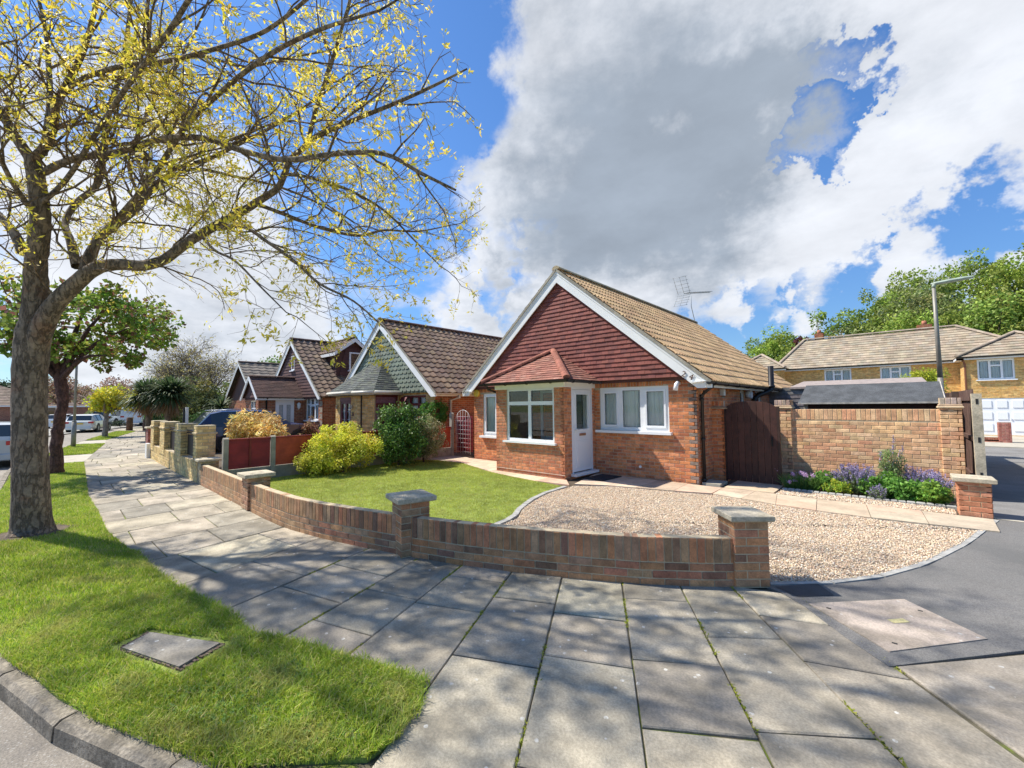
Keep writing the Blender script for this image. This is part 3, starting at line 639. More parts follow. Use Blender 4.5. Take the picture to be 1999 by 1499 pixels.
def wbrick(s0, s1, z0, z1, th, c, m=0, pr=0.0, e=.004):
    # curved block between arc lengths, outer face proud by pr; th thick towards the garden
    p0, t0 = wpt(s0); p1, t1 = wpt(s1); n0 = Vector((-t0.y, t0.x, 0)); n1 = Vector((-t1.y, t1.x, 0))   # which side?
    if n0.y > 0 and n0.x >= 0 or n0.y > 0: pass
    inw0 = -n0 if n0.y < 0 else n0; inw1 = -n1 if n1.y < 0 else n1
    a = p0-inw0*pr; b = p1-inw1*pr; a2 = p0+inw0*(th+pr); b2 = p1+inw1*(th+pr)
    def r(z, k): 
        tt = (b-a).normalized()*k
        return [a+tt+inw0*k+Vector((0, 0, z)), b-tt+inw1*k+Vector((0, 0, z)), b2-tt-inw1*k+Vector((0, 0, z)), a2+tt-inw0*k+Vector((0, 0, z))]
    R = [r(z0, e), r(z0+e, 0), r(z1-e, 0), r(z1, e)] if e else [r(z0, 0), r(z1, 0)]
    wm.face(R[0], c, m); wm.face(R[-1][::-1], c, m)
    for q, w in zip(R, R[1:]):
        for i in range(4): j = (i+1) % 4; wm.face([q[j], q[i], w[i], w[j]], c, m)
s = 0.0
while s < Lw-.06:
    wbrick(s, min(s+.11, Lw), -.03, H0-.006, .096, MORT, 1, e=0); s += .11
for k in range(3):
    s = (k % 2)*.1125
    while s < Lw-.05:
        far = s > 5.2
        c = jit(rnd.choice(COLGW), .2); 
        if far: c = tuple(a*.5+b*.5 for a, b in zip(c, (.42, .27, .15)))
        wbrick(s+.005, min(s+.22, Lw), -.012+k*.075, -.012+k*.075+.065, .098, c, 0, .005+rnd.uniform(0, .002)); s += .225
s = 0.0
while s < Lw-.05:
    c = jit(rnd.choice(COLGWS), .2)
    if s > 5.2: c = tuple(a*.5+b*.5 for a, b in zip(c, (.36, .25, .14)))
    wbrick(s+.005, s+.068, .215, .215+.222+rnd.uniform(-.003, .003), .1, c, 0, .006+rnd.uniform(0, .002)); s += .075
wm.build('wall_section', [M_BRICK, M_MORTAR], wall)
pier(wall, -1.15, 4.50, RAD(42), .31, .60, COLGW, cap=(.40, .05, .02), mortar=MORT)
pier(wall, -4.27, 2.85, RAD(166), .33, .60, COLGW, cap=(.46, .055, .03), mortar=MORT)
pier(wall, -8.12, 2.33, 0, .33, .53, [(.44, .24, .14), (.40, .22, .13), (.46, .28, .17)], cap=(.46, .06, .03), mortar=MORT)
pier(wall, -11.65, 2.36, 0, .33, .50, [(.46, .35, .2), (.42, .33, .2)], cap=(.46, .05, .03), mortar=MORT)

# ------------------------------------------------------------------ roof tiles
def tiles(mb, P0, U, V, N, S, row, tw, ub, ut, cols, amp=0., lift=.02, stag=True, m=0, rolls=1, jz=.002, edge=None, pointy=False):
    P0 = Vector(P0); U = Vector(U).normalized(); V = Vector(V).normalized(); N = Vector(N).normalized()
    nr = max(1, math.ceil(S/row-1e-6))
    for r in range(nr):
        v0 = r*row; v1 = min(S, v0+row); f0 = v0/S; f1 = min(1, v1/S)
        a0, b0 = ub[0]+(ut[0]-ub[0])*f0, ub[1]+(ut[1]-ub[1])*f0; a1, b1 = ub[0]+(ut[0]-ub[0])*f1, ub[1]+(ut[1]-ub[1])*f1
        off = (tw/2 if (stag and r % 2) else 0); k = math.floor((a0-off)/tw)
        while k*tw+off < b0:
            x0 = max(a0, k*tw+off); x1 = min(b0, (k+1)*tw+off); k += 1
            if x1-x0 < .01: continue
            c = jit(rnd.choice(cols), .1); jj = rnd.uniform(-jz, jz)
            ns = 1 if amp == 0 else max(2, int(round(8*rolls*(x1-x0)/tw)))
            pr = []
            for i in range(ns+1):
                x = x0+(x1-x0)*i/ns; w = amp*(.5+.5*math.cos(2*math.pi*rolls*(x-off)/tw))**1.6 if amp else 0
                g_ = .0015 if (amp == 0 and i in (0, ns)) else 0
                xx = x+(g_ if i == 0 else (-g_ if i == ns else 0)); xt = min(max(xx, a1), b1)
                dv = 0
                if pointy: dv = 0
                pr.append((P0+U*xx+V*(v0+dv)+N*(lift+w+jj), P0+U*xt+V*v1+N*(w*.98+.002+jj), P0+U*xx+V*(v0+.004)+N*(-.004)))
            if pointy:
                xm = (x0+x1)/2; d = row*.36
                A, B = pr[0], pr[-1]; e = tw*.2
                lo = [A[0]+V*d, P0+U*min(x1, x0+e)+V*v0+N*(lift+jj), P0+U*max(x0, x1-e)+V*v0+N*(lift+jj), B[0]+V*d]
                lo[0] = P0+U*x0+V*(v0+d)+N*(lift*.8+jj); lo[3] = P0+U*x1+V*(v0+d)+N*(lift*.8+jj)
                mb.face([*lo, B[1], A[1]], c, m)
                for p, q in zip(lo, lo[1:]): mb.face([p-N*(lift+.003), q-N*(lift+.003), q, p], c, m)
                # backing of the cut corners
                continue
            for p, q in zip(pr, pr[1:]):
                mb.face([p[0], q[0], q[1], p[1]], c, m, amp > 0); mb.face([p[2], q[2], q[0], p[0]], c, m)
            if amp == 0:
                mb.face([pr[0][2], pr[0][0], pr[0][1]], c, m); mb.face([pr[-1][2], pr[-1][1], pr[-1][0]], c, m)
def capline(mb, A, B, rad, c, step=.33, m=0, k=7):
    """half round ridge or hip tiles from A to B"""
    A = Vector(A); B = Vector(B); L = (B-A).length; n = max(1, round(L/step)); t = (B-A)/n; d = t.normalized(); sd = d.cross(Vector((0, 0, 1))).normalized(); u_ = sd.cross(d)
    for i in range(n):
        a = A+t*i; b = A+t*(i+1)-d*.006; cc = jit(c, .1); ra, rb = rad, rad*.97
        ring = lambda p, r: [p+sd*(math.cos(math.pi*(j/(k-1)))*r)+u_*(math.sin(math.pi*(j/(k-1)))*r*.8) for j in range(k)]
        R1, R2 = ring(a, ra), ring(b, rb)
        for j in range(k-1): mb.face([R1[j], R2[j], R2[j+1], R1[j+1]][::-1], cc, m, True)
        mb.face(R1, cc, m); mb.face(R2[::-1], cc, m)
M_TILE = mat('roof tile', attr=True, rough=.9, var=.2, vs=1.5, var2=(22, .18), bump=.5, bs=120)
M_TILEHANG = mat('hung tile', attr=True, rough=.75, var=.10, vs=2, var2=(30, .08), bump=.2, bs=90)
M_WHITE = mat('white board', (.80, .80, .78), .38, var=.03, vs=3)
M_UPVC = mat('white upvc', (.82, .83, .84), .25, var=0)
M_BLACKP = mat('black plastic', (.02, .018, .018), .35, var=0)
M_GLASS = glassmat('window glass'); 
M_CURT = mat('net curtain', (.92, .92, .91), .9, var=.04, vs=3, transl=.12)
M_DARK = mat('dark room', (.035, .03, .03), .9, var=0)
M_LEAD = mat('lead', (.33, .36, .38), .6, var=.15, vs=8)
def roof_gable(root, cx, y0, y1, hw, zr, ze, cols, ridgecol, row=.32, tw=.30, rolls=2, amp=.028, left=True, name='roof', edge=(.33, .30, .24), right_cut=None):
    mb = MB(); sl = math.hypot(hw, zr-ze); 
    for sgn in ((1, -1) if left else (1,)):
        V = Vector((-sgn*hw, 0, zr-ze)).normalized(); N = Vector((sgn*(zr-ze), 0, hw)).normalized(); P0 = (cx+sgn*hw, y0, ze)
        if right_cut and sgn == 1:
            (ya, yb, va) = right_cut
            tiles(mb, P0, (0, 1, 0), V, N, sl, row, tw, (0, ya-y0), (0, ya-y0), cols, amp, .03, False, rolls=rolls)
            tiles(mb, P0, (0, 1, 0), V, N, sl, row, tw, (yb-y0, y1-y0), (yb-y0, y1-y0), cols, amp, .03, False, rolls=rolls)
        else: tiles(mb, P0, (0, 1, 0), V, N, sl, row, tw, (0, y1-y0), (0, y1-y0), cols, amp if sgn == 1 else .02, .03, False, rolls=rolls if sgn == 1 else 1)
        # underside deck
        q = [Vector(P0)-N*.02, Vector(P0)+Vector((0, y1-y0, 0))-N*.02, Vector((cx, y1, zr))-N*.02, Vector((cx, y0, zr))-N*.02]
        mb.face(q, (.12, .10, .08)) if not (right_cut and sgn == 1) else None
        # mortar verge strip
        e = [Vector(P0)-N*.03, Vector((cx, y0, zr))-N*.03, Vector((cx, y0, zr))+N*.03, Vector(P0)+N*.03]
        mb.extr([p+Vector((0, -.012, 0)) for p in e], (0, .05, 0), edge)
    capline(mb, (cx, y0-.01, zr+.01), (cx, y1, zr+.01), .12, ridgecol, .42)
    return mb.build(name, M_TILE, root)
def barge(root, cx, y, hw, zr, ze, w=.27, th=.03, tipcut=.1, name='bargeboard', kick=0.0):
    """the two white gable boards, outer face at y (facing -y)"""
    for sgn in (-1, 1):
        mb = MB(); s = math.hypot(hw, zr-ze); dx, dz = sgn*hw/s, -(zr-ze)/s; nx, nz = -sgn*(-dz)*-1, hw/s
        # normal pointing down/inwards
        px, pz = -sgn*(zr-ze)/s, -hw/s
        A = Vector((cx, y, zr-.015)); k = w/(hw/s)      # vertical drop at the apex mitre
        tip = Vector((cx+dx*(s+.02), y, zr+dz*(s+.02)-.015)); 
        low = Vector((cx, y, A.z-k)); foot = Vector((tip.x+px*0, y, tip.z-.05)); inner = Vector((tip.x+px*w*.0, y, tip.z))
        # foot is cut level
        zb = tip.z-tipcut; t_ = (zb-(A.z-k))/dz
        fx = cx+dx*t_
        poly = [A, tip, Vector((tip.x, y, zb)), Vector((fx, y, zb)), low]
        mb.extr([p for p in poly], (0, th, 0))
        # cover strip along the top
        st = [A, tip, tip+Vector((px*.07, 0, pz*.07)), A+Vector((0, 0, -.07/(hw/s)))]
        mb.extr([p+Vector((0, -.012, 0)) for p in st], (0, .014, 0))
        mb.build(name, M_WHITE, root)
def window(root, P0, U, N, w, h, panes, openers=(), fr=None, sill=.06, silw=.12, curtain=0.5, depth=.06, dark=True, name='window', glass=None, frm=None, recess=.03, sil_mat=None, ccol=None):
    """P0 lower left of the opening on the wall face"""
    P0 = Vector(P0); U = Vector(U).normalized(); N = Vector(N).normalized(); Z = Vector((0, 0, 1)); frm = frm or M_UPVC
    mb = MB(); us = sorted({0, w, *[p[0] for p in panes], *[p[1] for p in panes]}); zs = sorted({0, h, *[p[2] for p in panes], *[p[3] for p in panes]})
    B = P0-N*recess
    for a, b in zip(zs, zs[1:]):
        run = None
        for p, q in list(zip(us, us[1:]))+[(None, None)]:
            solid = p is not None and not any(r[0] <= p+1e-4 and r[1] >= q-1e-4 and r[2] <= a+1e-4 and r[3] >= b-1e-4 for r in panes)
            if solid: run = (run[0], q) if run else (p, q)
            elif run: mb.obox(B+U*run[0]+Z*a-N*depth, U*(run[1]-run[0]), N*depth, Z*(b-a)); run = None
    for (p, q, a, b) in openers:                       # proud casement frame round an opening light
        e = .045
        for (x0, x1, y0, y1) in ((p-e, q+e, a-e, a), (p-e, q+e, b, b+e), (p-e, p, a, b), (q, q+e, a, b)):
            mb.obox(B+U*x0+Z*y0+N*.0005, U*(x1-x0), N*.018, Z*(y1-y0))
    wo = mb.build(name, frm, root)
    for (p, q, a, b) in panes:
        g_ = MB(); g_.face([B+U*x_+Z*z_-N*.032 for x_, z_ in ((p-.005, a-.005), (q+.005, a-.005), (q+.005, b+.005), (p-.005, b+.005))][::(1 if U.cross(Z).dot(N) > 0 else -1)]); g_.build('pane', glass or M_GLASS, wo)
        bd = MB(); e = .007
        for (x0, x1, y0, y1) in ((p, q, a, a+e), (p, q, b-e, b), (p, p+e, a, b), (q-e, q, a, b)): bd.obox(B+U*x0+Z*y0-N*.028, U*(x1-x0), N*.008, Z*(y1-y0))
        bd.build('gasket', M_BLACKP, wo) if depth > .05 else None
    if sill:
        k = MB(); k.obox(B+U*(-.07)-Z*sill-N*.05, U*(w+.14), N*(silw+recess+.05), Z*(sill-.002)); k.build('sill', sil_mat or M_UPVC, wo)
    if curtain:
        V = []; F = []; n = max(10, int(w/.012)); ph = rnd.uniform(0, 6)
        cov = [(0, w)] if curtain >= 1 else [(0, w*curtain/2), (w*(1-curtain/2), w)]
        for (x0, x1) in cov:
            n = max(8, int((x1-x0)/.012)); b0 = len(V)
            for i in range(n+1):
                x = x0+(x1-x0)*i/n; o = .026*math.sin(x*52+ph)+.014*math.sin(x*117+ph*2)+.012*math.sin(x*23)
                for z in (.0, h): V.append(tuple(B+U*x+Z*z-N*(.105+o*(1.15 if z == 0 else .7))))
            F += [(b0+2*i, b0+2*i+2, b0+2*i+3, b0+2*i+1) for i in range(n)]
        mesh_np('curtain', V, F, None, [M_CURT], wo, smooth_=True)
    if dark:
        k = MB(); D = .45; k.face([B-N*D+U*(-.3)+Z*(-.2), B-N*D+U*(w+.3)+Z*(-.2), B-N*D+U*(w+.3)+Z*(h+.2), B-N*D+U*(-.3)+Z*(h+.2)]); k.build('room_backing', M_DARK, wo)  # near-black sheet, its colour stands in for the unlit room
    return wo
def gutter(root, A, B, r=.055, mat_=None, name='gutter', out=None, brackets=True):
    A = Vector(A); B = Vector(B); d = (B-A).normalized(); sd = d.cross(Vector((0, 0, 1))).normalized(); mb = MB(); k = 8
    R = lambda p, q: [p+sd*(math.cos(math.pi*j/(k-1))*q)-Vector((0, 0, math.sin(math.pi*j/(k-1))*q)) for j in range(k)]
    a1, b1, a2, b2 = R(A, r), R(B, r), R(A, r-.006), R(B, r-.006)
    for j in range(k-1):
        mb.face([a1[j], a1[j+1], b1[j+1], b1[j]], sm=True); mb.face([a2[j], b2[j], b2[j+1], a2[j+1]], sm=True)
    mb.face(a1); mb.face(b1[::-1])
    for p, q, s_, t_ in ((a1[0], b1[0], b2[0], a2[0]), (a1[-1], b1[-1], b2[-1], a2[-1])): mb.face([p, q, s_, t_])
    L = (B-A).length; n = int(L/.9)
    if brackets:
        for i in range(n+1):
            p = A+d*(L*(i+.3)/(n+1)); q1, q2 = R(p, r+.012), R(p+d*.03, r+.012)
            for j in range(k-1): mb.face([q1[j], q1[j+1], q2[j+1], q2[j]])
            mb.face(q1); mb.face(q2[::-1])
    return mb.build(name, mat_ or M_BLACKP, root)
def downpipe(root, pts, r=.034, mat_=None):
    mb = MB(); mb.tube(pts, r, 10); P = [Vector(p) for p in pts]
    for a, b in zip(P, P[1:]):
        if (b-a).length > .8:
            for f in (.04, .5, .96): p = a+(b-a)*f; t = (b-a).normalized()*.025; mb.tube([p-t, p+t], r+.009, 10)
    for p in P[1:-1]: mb.tube([p-Vector((0, 0, .03)), p+Vector((0, 0, .03))], r+.007, 10)
    return mb.build('downpipe', mat_ or M_BLACKP, root)

# ================================================================== number 24
XC, Y0 = -6.5, 9.05
h24 = thing('bungalow', 'brick corner bungalow with red tile hung gable, hipped porch and sandy tiled roof, numbered 24', 'house', (-6.5, 9.05, 0), group='bungalows along the street')
wm_ = MB(); holes = [(.42, 1.04, .77, 2.07), (4.6, 6.32, 1.08, 2.10)]       # u from x=-10
brick_wall(wm_, (-10, Y0, -.05), (1, 0, 0), (0, -1, 0), 6.91, 0, 2.36, [(h[0], h[1], h[2]+.05, h[3]+.05) for h in holes], COL24, soldier=[(2.15, 2.375, .1, 6.2)], quoin=(.24, (.24, .18, .15)))
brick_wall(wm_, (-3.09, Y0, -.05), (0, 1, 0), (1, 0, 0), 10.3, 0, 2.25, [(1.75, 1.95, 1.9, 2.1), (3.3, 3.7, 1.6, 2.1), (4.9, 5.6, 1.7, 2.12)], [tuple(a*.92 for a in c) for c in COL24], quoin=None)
brick_wall(wm_, (-10, Y0+10.3, -.05), (0, -1, 0), (-1, 0, 0), 10.3, 0, 2.25, [], COL24)
wm_.box((-9.95, Y0+10.25, 0), (-3.15, Y0+10.35, 2.2), MORT, 1)
wm_.build('brick_wall', [M_BRICK, M_MORTAR], h24)
ROOF24 = [(.55, .36, .19), (.51, .33, .17), (.58, .39, .21), (.53, .35, .19), (.48, .31, .17)]
roof_gable(h24, XC, 8.80, 19.2, 3.78, 5.27, 2.13, ROOF24, (.42, .34, .22), amp=.034)
hg = MB(); TH = [(.215, .062, .046), (.235, .07, .052), (.195, .056, .043), (.25, .078, .058), (.18, .055, .045)]
tiles(hg, (XC-3.5, 8.90, 2.27), (1, 0, 0), (0, 0, 1), (0, -1, 0), 2.92, .105, .165, (-.02, 7.02), (3.48, 3.52), TH, 0, .022, True, jz=.003)
hg.face([(XC-3.6, 8.93, 2.2), (XC+3.6, 8.93, 2.2), (XC, 8.93, 5.2)], (.1, .04, .03)); hg.build('hung_tiling', M_TILEHANG, h24)
barge(h24, XC, 8.82, 3.78, 5.27, 2.13, w=.25, tipcut=.09)
sf = MB()
for sg in (-1, 1):
    if sg == 1: sf.build('soffit_box', M_WHITE, h24); sf = MB()
    s_ = Vector((XC+sg*3.72, 8.86, 2.12)); sf.extr([s_, Vector((XC+sg*3.40, 8.77, 2.12)), Vector((XC+sg*3.40, 8.77, 2.15)), Vector((XC+sg*3.72, 8.77, 2.15))], (0, .3, 0))
sf.build('soffit_box', M_WHITE, h24)
sf = MB(); sf.box((-2.83, 8.8, 2.03), (-2.81, 19.15, 2.16)); sf.box((-3.09, 9.06, 2.05), (-2.829, 19.1, 2.065)); sf.build('fascia', M_WHITE, h24)
sf = MB(); sf.box((-10.19, 8.8, 2.03), (-10.17, 19.15, 2.16)); sf.build('fascia', M_WHITE, h24)
gutter(h24, (-2.74, 8.76, 2.13), (-2.74, 19.2, 2.11)); 
downpipe(h24, [(-2.76, 8.98, 2.1), (-2.76, 8.98, 2.03), (-2.95, 9.16, 1.94), (-3.03, 9.2, 1.86), (-3.03, 9.2, .03)])
# small left window and the triple window
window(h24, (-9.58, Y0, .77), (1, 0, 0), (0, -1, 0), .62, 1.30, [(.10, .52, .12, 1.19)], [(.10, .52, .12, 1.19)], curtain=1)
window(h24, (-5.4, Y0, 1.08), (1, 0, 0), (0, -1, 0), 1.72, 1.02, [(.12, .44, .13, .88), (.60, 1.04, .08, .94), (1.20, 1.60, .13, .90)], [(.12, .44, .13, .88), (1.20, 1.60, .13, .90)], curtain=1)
# side windows
window(h24, (-3.09, Y0+3.3, 1.55), (0, 1, 0), (1, 0, 0), .4, .5, [(.08, .32, .06, .42)], curtain=0, sill=0)
window(h24, (-3.09, Y0+4.9, 1.65), (0, 1, 0), (1, 0, 0), .7, .42, [(.08, .32, .06, .36), (.38, .62, .06, .36)], curtain=0, sill=0)
# ---- porch
PX0, PX1, PY = -7.72, -5.55, 7.76
pw = MB()
brick_wall(pw, (PX0, PY, -.03), (1, 0, 0), (0, -1, 0), PX1-PX0, 0, 2.14, [(.37, 1.88, .85, 2.14)], [tuple(a*.6+b*.4 for a, b in zip(c, (.48, .19, .11))) for c in COL24])
brick_wall(pw, (PX1, PY, -.03), (0, 1, 0), (1, 0, 0), 1.29, 0, 2.14, [(.28, 1.17, .14, 2.14)], COL24)
brick_wall(pw, (PX0, Y0, -.03), (0, -1, 0), (-1, 0, 0), 1.29, 0, 2.14, [], COL24)
pw.build('porch_wall', [M_BRICK, M_MORTAR], h24)
window(h24, (PX0+.37, PY, .82), (1, 0, 0), (0, -1, 0), 1.51, 1.29, [(.06, .70, .06, .88), (.79, 1.45, .06, .88), (.06, .70, .97, 1.23), (.79, 1.45, .97, 1.23)], curtain=0, dark=False, sill=.05, silw=.08, name='porch_window')
# inside the porch: white frame with curtain and inner door
window(h24, (-7.25, Y0-.012, .75), (1, 0, 0), (0, -1, 0), .62, 1.35, [(.08, .54, .1, 1.27)], curtain=1, sill=.04, silw=.03, name='inner_window', recess=-.02)
idr = MB(); idr.obox((-6.45, Y0-.03, .1), (.78, 0, 0), (0, .04, 0), (0, 0, 2.0)); idr.obox((-6.40, Y0-.045, .15), (.68, 0, 0), (0, .02, 0), (0, 0, .85)); 
idr.build('inner_door', M_UPVC, h24); k = MB(); k.box((-6.25, Y0-.05, 1.1), (-5.88, Y0-.035, 1.95)); k.build('inner_pane', mat('dim glass', (.05, .07, .06), .05, var=0), h24)
pf = MB(); pf.box((PX0-.02, PY-.02, .1), (PX1, Y0, .11)); pf.build('porch_floor', M_PALE, h24)
# porch door on the +x face
dr = MB(); D0 = Vector((PX1-.045, 8.04, .10)); 
dr.obox(D0-Vector((.03, 0, 0)), (.075, 0, 0), (0, .05, 0), (0, 0, 2.03)); dr.obox(D0+Vector((-.03, .84, 0)), (.075, 0, 0), (0, .05, 0), (0, 0, 2.03)); dr.obox(D0+Vector((-.03, .05, 1.96)), (.075, 0, 0), (0, .79, 0), (0, 0, .07))
dd = window(h24, (PX1-.004, 8.10, .14), (0, 1, 0), (1, 0, 0), .77, 1.91, [(.12, .65, .98, 1.80)], [(.12, .65, .98, 1.80)], curtain=0, dark=False, sill=0, name='door', recess=.0, depth=.05)
dr.build('door_frame', M_UPVC, h24)
k = MB(); k.obox((PX1-.002, 8.20, .24), (.012, 0, 0), (0, .57, 0), (0, 0, .62)); k.obox((PX1+.0105, 8.24, .28), (.006, 0, 0), (0, .49, 0), (0, 0, .54)); k.build('lower_panel', M_UPVC, dd)
k = MB(); k.obox((PX1-.001, 8.33, .965), (.016, 0, 0), (0, .28, 0), (0, 0, .06)); k.build('letterbox', mat('chrome', (.75, .75, .75), .2, var=0, metal=1), dd)
k = MB(); k.tube([(PX1, 8.15, 1.12), (PX1+.05, 8.15, 1.12), (PX1+.055, 8.26, 1.12)], .011, 8); k.obox((PX1-.001, 8.13, 1.0), (.012, 0, 0), (0, .035, 0), (0, 0, .22)); k.build('handle', M_UPVC, dd)
k = MB(); k.box((PX1-.04, 7.98, .06), (PX1+.14, 8.98, .115)); k.build('door_sill', M_UPVC, h24)
# porch fascia board, roof, gutter
pfb = MB(); pfb.box((PX0-.02, PY-.03, 2.10), (PX1+.03, PY-.002, 2.235)); pfb.box((PX1+.002, PY-.002, 2.10), (PX1+.03, Y0, 2.235)); pfb.box((PX0-.03, PY-.002, 2.10), (PX0-.002, Y0, 2.235)); pfb.box((PX0-.22, PY-.26, 2.225), (PX1+.22, Y0-.06, 2.24)); pfb.build('porch_fascia', M_WHITE, h24)
e = .27; ex0, ex1, ey, ze = PX0-e, PX1+e, PY-e, 2.26; ax, ay, az = -6.68, 8.90, 3.12
pr = MB(); PT = [(.30, .125, .09), (.34, .15, .105), (.26, .11, .08), (.33, .165, .12)]
def hip(mb, a, b, apexL, apexR, row, tw, cols, lift=.016):
    a, b, L, R_ = Vector(a), Vector(b), Vector(apexL), Vector(apexR); U = (b-a).normalized(); w = (b-a).length
    tl = (L-a).dot(U); tr = (R_-a).dot(U); V = (L-a)-U*tl; S = V.length; N = U.cross(V).normalized()
    if N.z < 0: N = -N
    tiles(mb, a, U, V, N, S, row, tw, (0, w), (tl, max(tr, tl+.02)), cols, 0, lift, True, jz=.003)
    mb.face([a-N*.01, b-N*.01, R_-N*.01, L-N*.01], (.1, .05, .04))
hip(pr, (ex0, ey, ze), (ex1, ey, ze), (ax-.02, ay, az), (ax+.02, ay, az), .115, .165, PT)
hip(pr, (ex1, ey, ze), (ex1, ay, ze), (ax, ay, az), (ax, ay, az), .115, .165, PT)
hip(pr, (ex0, ay, ze), (ex0, ey, ze), (ax, ay, az), (ax, ay, az), .115, .165, PT)
capline(pr, (ex1, ey, ze+.03), (ax, ay-.02, az+.02), .09, (.32, .12, .08), .30); capline(pr, (ex0, ey, ze+.03), (ax, ay-.02, az+.02), .09, (.32, .12, .08), .30)
pr.build('porch_roof', M_TILE, h24)
gutter(h24, (ex0-.02, ey-.05, ze-.015), (ex1+.06, ey-.05, ze-.015), name='porch_gutter'); gutter(h24, (ex1+.05, ey-.06, ze-.015), (ex1+.05, ay-.1, ze-.015), name='porch_gutter')
downpipe(h24, [(-7.9, 7.6, 2.2), (-7.9, 7.66, 2.12), (-7.78, 7.9, 2.02), (-7.78, 8.9, 1.98)], .03)
# alarm box, wall light, security light, flue, vents
k = MB(); k.tube([(-9.83, 9.045, 2.1), (-9.83, 8.97, 2.1)], [.125, .115], 20); k.build('alarm_box', mat('yellow alarm', (.75, .55, .09), .4, var=.03), h24)
k = MB(); k.tube([(-3.43, 9.04, 2.13), (-3.43, 8.93, 2.15), (-3.43, 8.87, 2.11), (-3.45, 8.86, 1.98)], [.035, .035, .045, .05], 10); k.build('wall_light', M_UPVC, h24)
k = MB(); k.box((-3.085, 10.62, 1.88), (-3.0, 10.76, 2.03)); k.build('security_light', M_UPVC, h24)
k = MB(); k.tube([(-3.08, 12.9, 1.93), (-2.93, 12.9, 1.93)], [.09, .11], 14); k.build('vent_hood', M_UPVC, h24)
k = MB(); k.tube([(-3.08, 16.5, 1.9), (-2.93, 16.5, 1.9)], .045, 10); k.build('vent_pipe', M_UPVC, h24)
k = MB(); k.tube([(-3.0, 13.55, 1.2), (-3.0, 13.55, 1.83), (-2.93, 13.65, 1.93), (-2.76, 13.85, 2.0), (-2.66, 13.95, 2.08), (-2.66, 13.95, 2.76)], .075, 14); k.tube([(-2.66, 13.95, 2.14), (-2.66, 13.95, 2.2)], .095, 14); k.build('flue_pipe', M_BLACKP, h24)
k = MB(); k.tube([(-4.37, 9.05, .27), (-4.37, 9.02, .27)], .03, 12); k.build('vent', M_UPVC, h24)
k = MB(); k.box((-3.05, 9.1, 0), (-2.7, 9.6, .06)); k.build('drain_surround', M_PALE, h24)
# digits on the right bargeboard
def text(root, s, P, X, Zd, size, mt, name='house_number', ext=.004):
    cu = bpy.data.curves.new(name, 'FONT'); cu.body = s; cu.size = size; cu.extrude = ext; cu.align_x = 'CENTER'; cu.align_y = 'CENTER'
    o = bpy.data.objects.new(name, cu); C.objects.link(o); cu.materials.append(mt); o.parent = root
    X = Vector(X).normalized(); Zd = Vector(Zd).normalized(); Y_ = X.cross(Zd)*-1
    M = Matrix((X, Zd, X.cross(Zd))).transposed().to_4x4(); M.translation = Vector(P)-OFF[root.name]
    me = bpy.data.meshes.new_from_object(o); bpy.data.objects.remove(o); me.transform(M); o = bpy.data.objects.new(name, me); C.objects.link(o); o.parent = root; return o
M_NUM = mat('bronze number', (.10, .045, .03), .4, var=0)
text(h24, '2', (-3.25, 8.805, 2.31), (.92, 0, -.38), (.38, 0, .92), .17, M_NUM)
text(h24, '4', (-3.10, 8.805, 2.24), (.92, 0, -.38), (.38, 0, .92), .17, M_NUM)
# aerial
ae = thing('tv_aerial', 'thin television aerial on a bent mast above the sandy roof ridge', 'aerial', (XC, 18.9, 5.2))
k = MB(); k.tube([(XC, 19.2, 5.2), (XC, 19.15, 5.35), (XC+.02, 18.7, 5.95), (XC+.02, 18.7, 6.42)], .017, 6); k.build('mast', M_LEAD, ae)
k = MB(); k.tube([(XC+.0, 17.95, 6.38), (XC+.06, 21.2, 7.05)], .014, 6)
for i in range(15):
    f = .10+.9*(i/14)**.9; p = Vector((XC, 17.95, 6.38)).lerp(Vector((XC+.06, 21.2, 7.05)), f); k.tube([p-Vector((.12, 0, -.04)), p+Vector((.12, 0, .04))], .010, 4)
k.build('boom', M_LEAD, ae)
k = MB()
for sg in (-1, 1):
    for i in range(5): y = 17.9-.11*i; z = 6.38+sg*(.08+.13*i); k.tube([(XC-.3, y, z), (XC+.3, y, z)], .008, 4)
    for x in (-.25, 0, .25): k.tube([(XC+x, 17.95, 6.38), (XC+x, 17.44, 6.38+sg*.62)], .008, 4)
k.build('reflector', M_LEAD, ae)
# ================================================================== number 26 (green shield gable)
M_MAROON = mat('maroon paint', (.13, .022, .022), .45, var=.08, vs=5)
M_RIBGL = mat('ribbed mauve glass', (.22, .12, .16), .12, var=.25, vs=14)
YB = [(.62, .38, .13), (.56, .33, .10), (.66, .43, .17), (.52, .29, .09), (.60, .40, .18)]
RED2 = [(.36, .13, .06), (.31, .11, .055), (.40, .15, .07), (.28, .10, .05)]
ROOFBR = [(.17, .115, .08), (.20, .135, .09), (.15, .10, .075), (.185, .13, .10), (.22, .155, .10)]
XD = -15.5
h26 = thing('bungalow', 'yellow and red brick bungalow with green tiled gable and dark roofed bay, numbered 26', 'house', (XD, 9, 0), group='bungalows along the street')
b = MB()
brick_wall(b, (XD-3.45, 9.05, -.05), (1, 0, 0), (0, -1, 0), 6.9, 0, 2.3, [(4.85, 6.35, 1.0, 2.15)], YB)
brick_wall(b, (XD+3.45, 9.05, -.05), (0, 1, 0), (1, 0, 0), 10, 0, 2.2, [], RED2)
b.box((XD-3.4, 9.1, 0), (XD-3.3, 19, 2.2), MORT, 1); b.box((XD-3.4, 18.9, 0), (XD+3.4, 19, 2.2), MORT, 1)
b.build('brick_wall', [M_BRICK, M_MORTAR], h26)
roof_gable(h26, XD, 8.80, 19, 3.78, 5.25, 2.15, ROOFBR, (.13, .07, .055), row=.32, tw=.30, rolls=1, amp=.045)
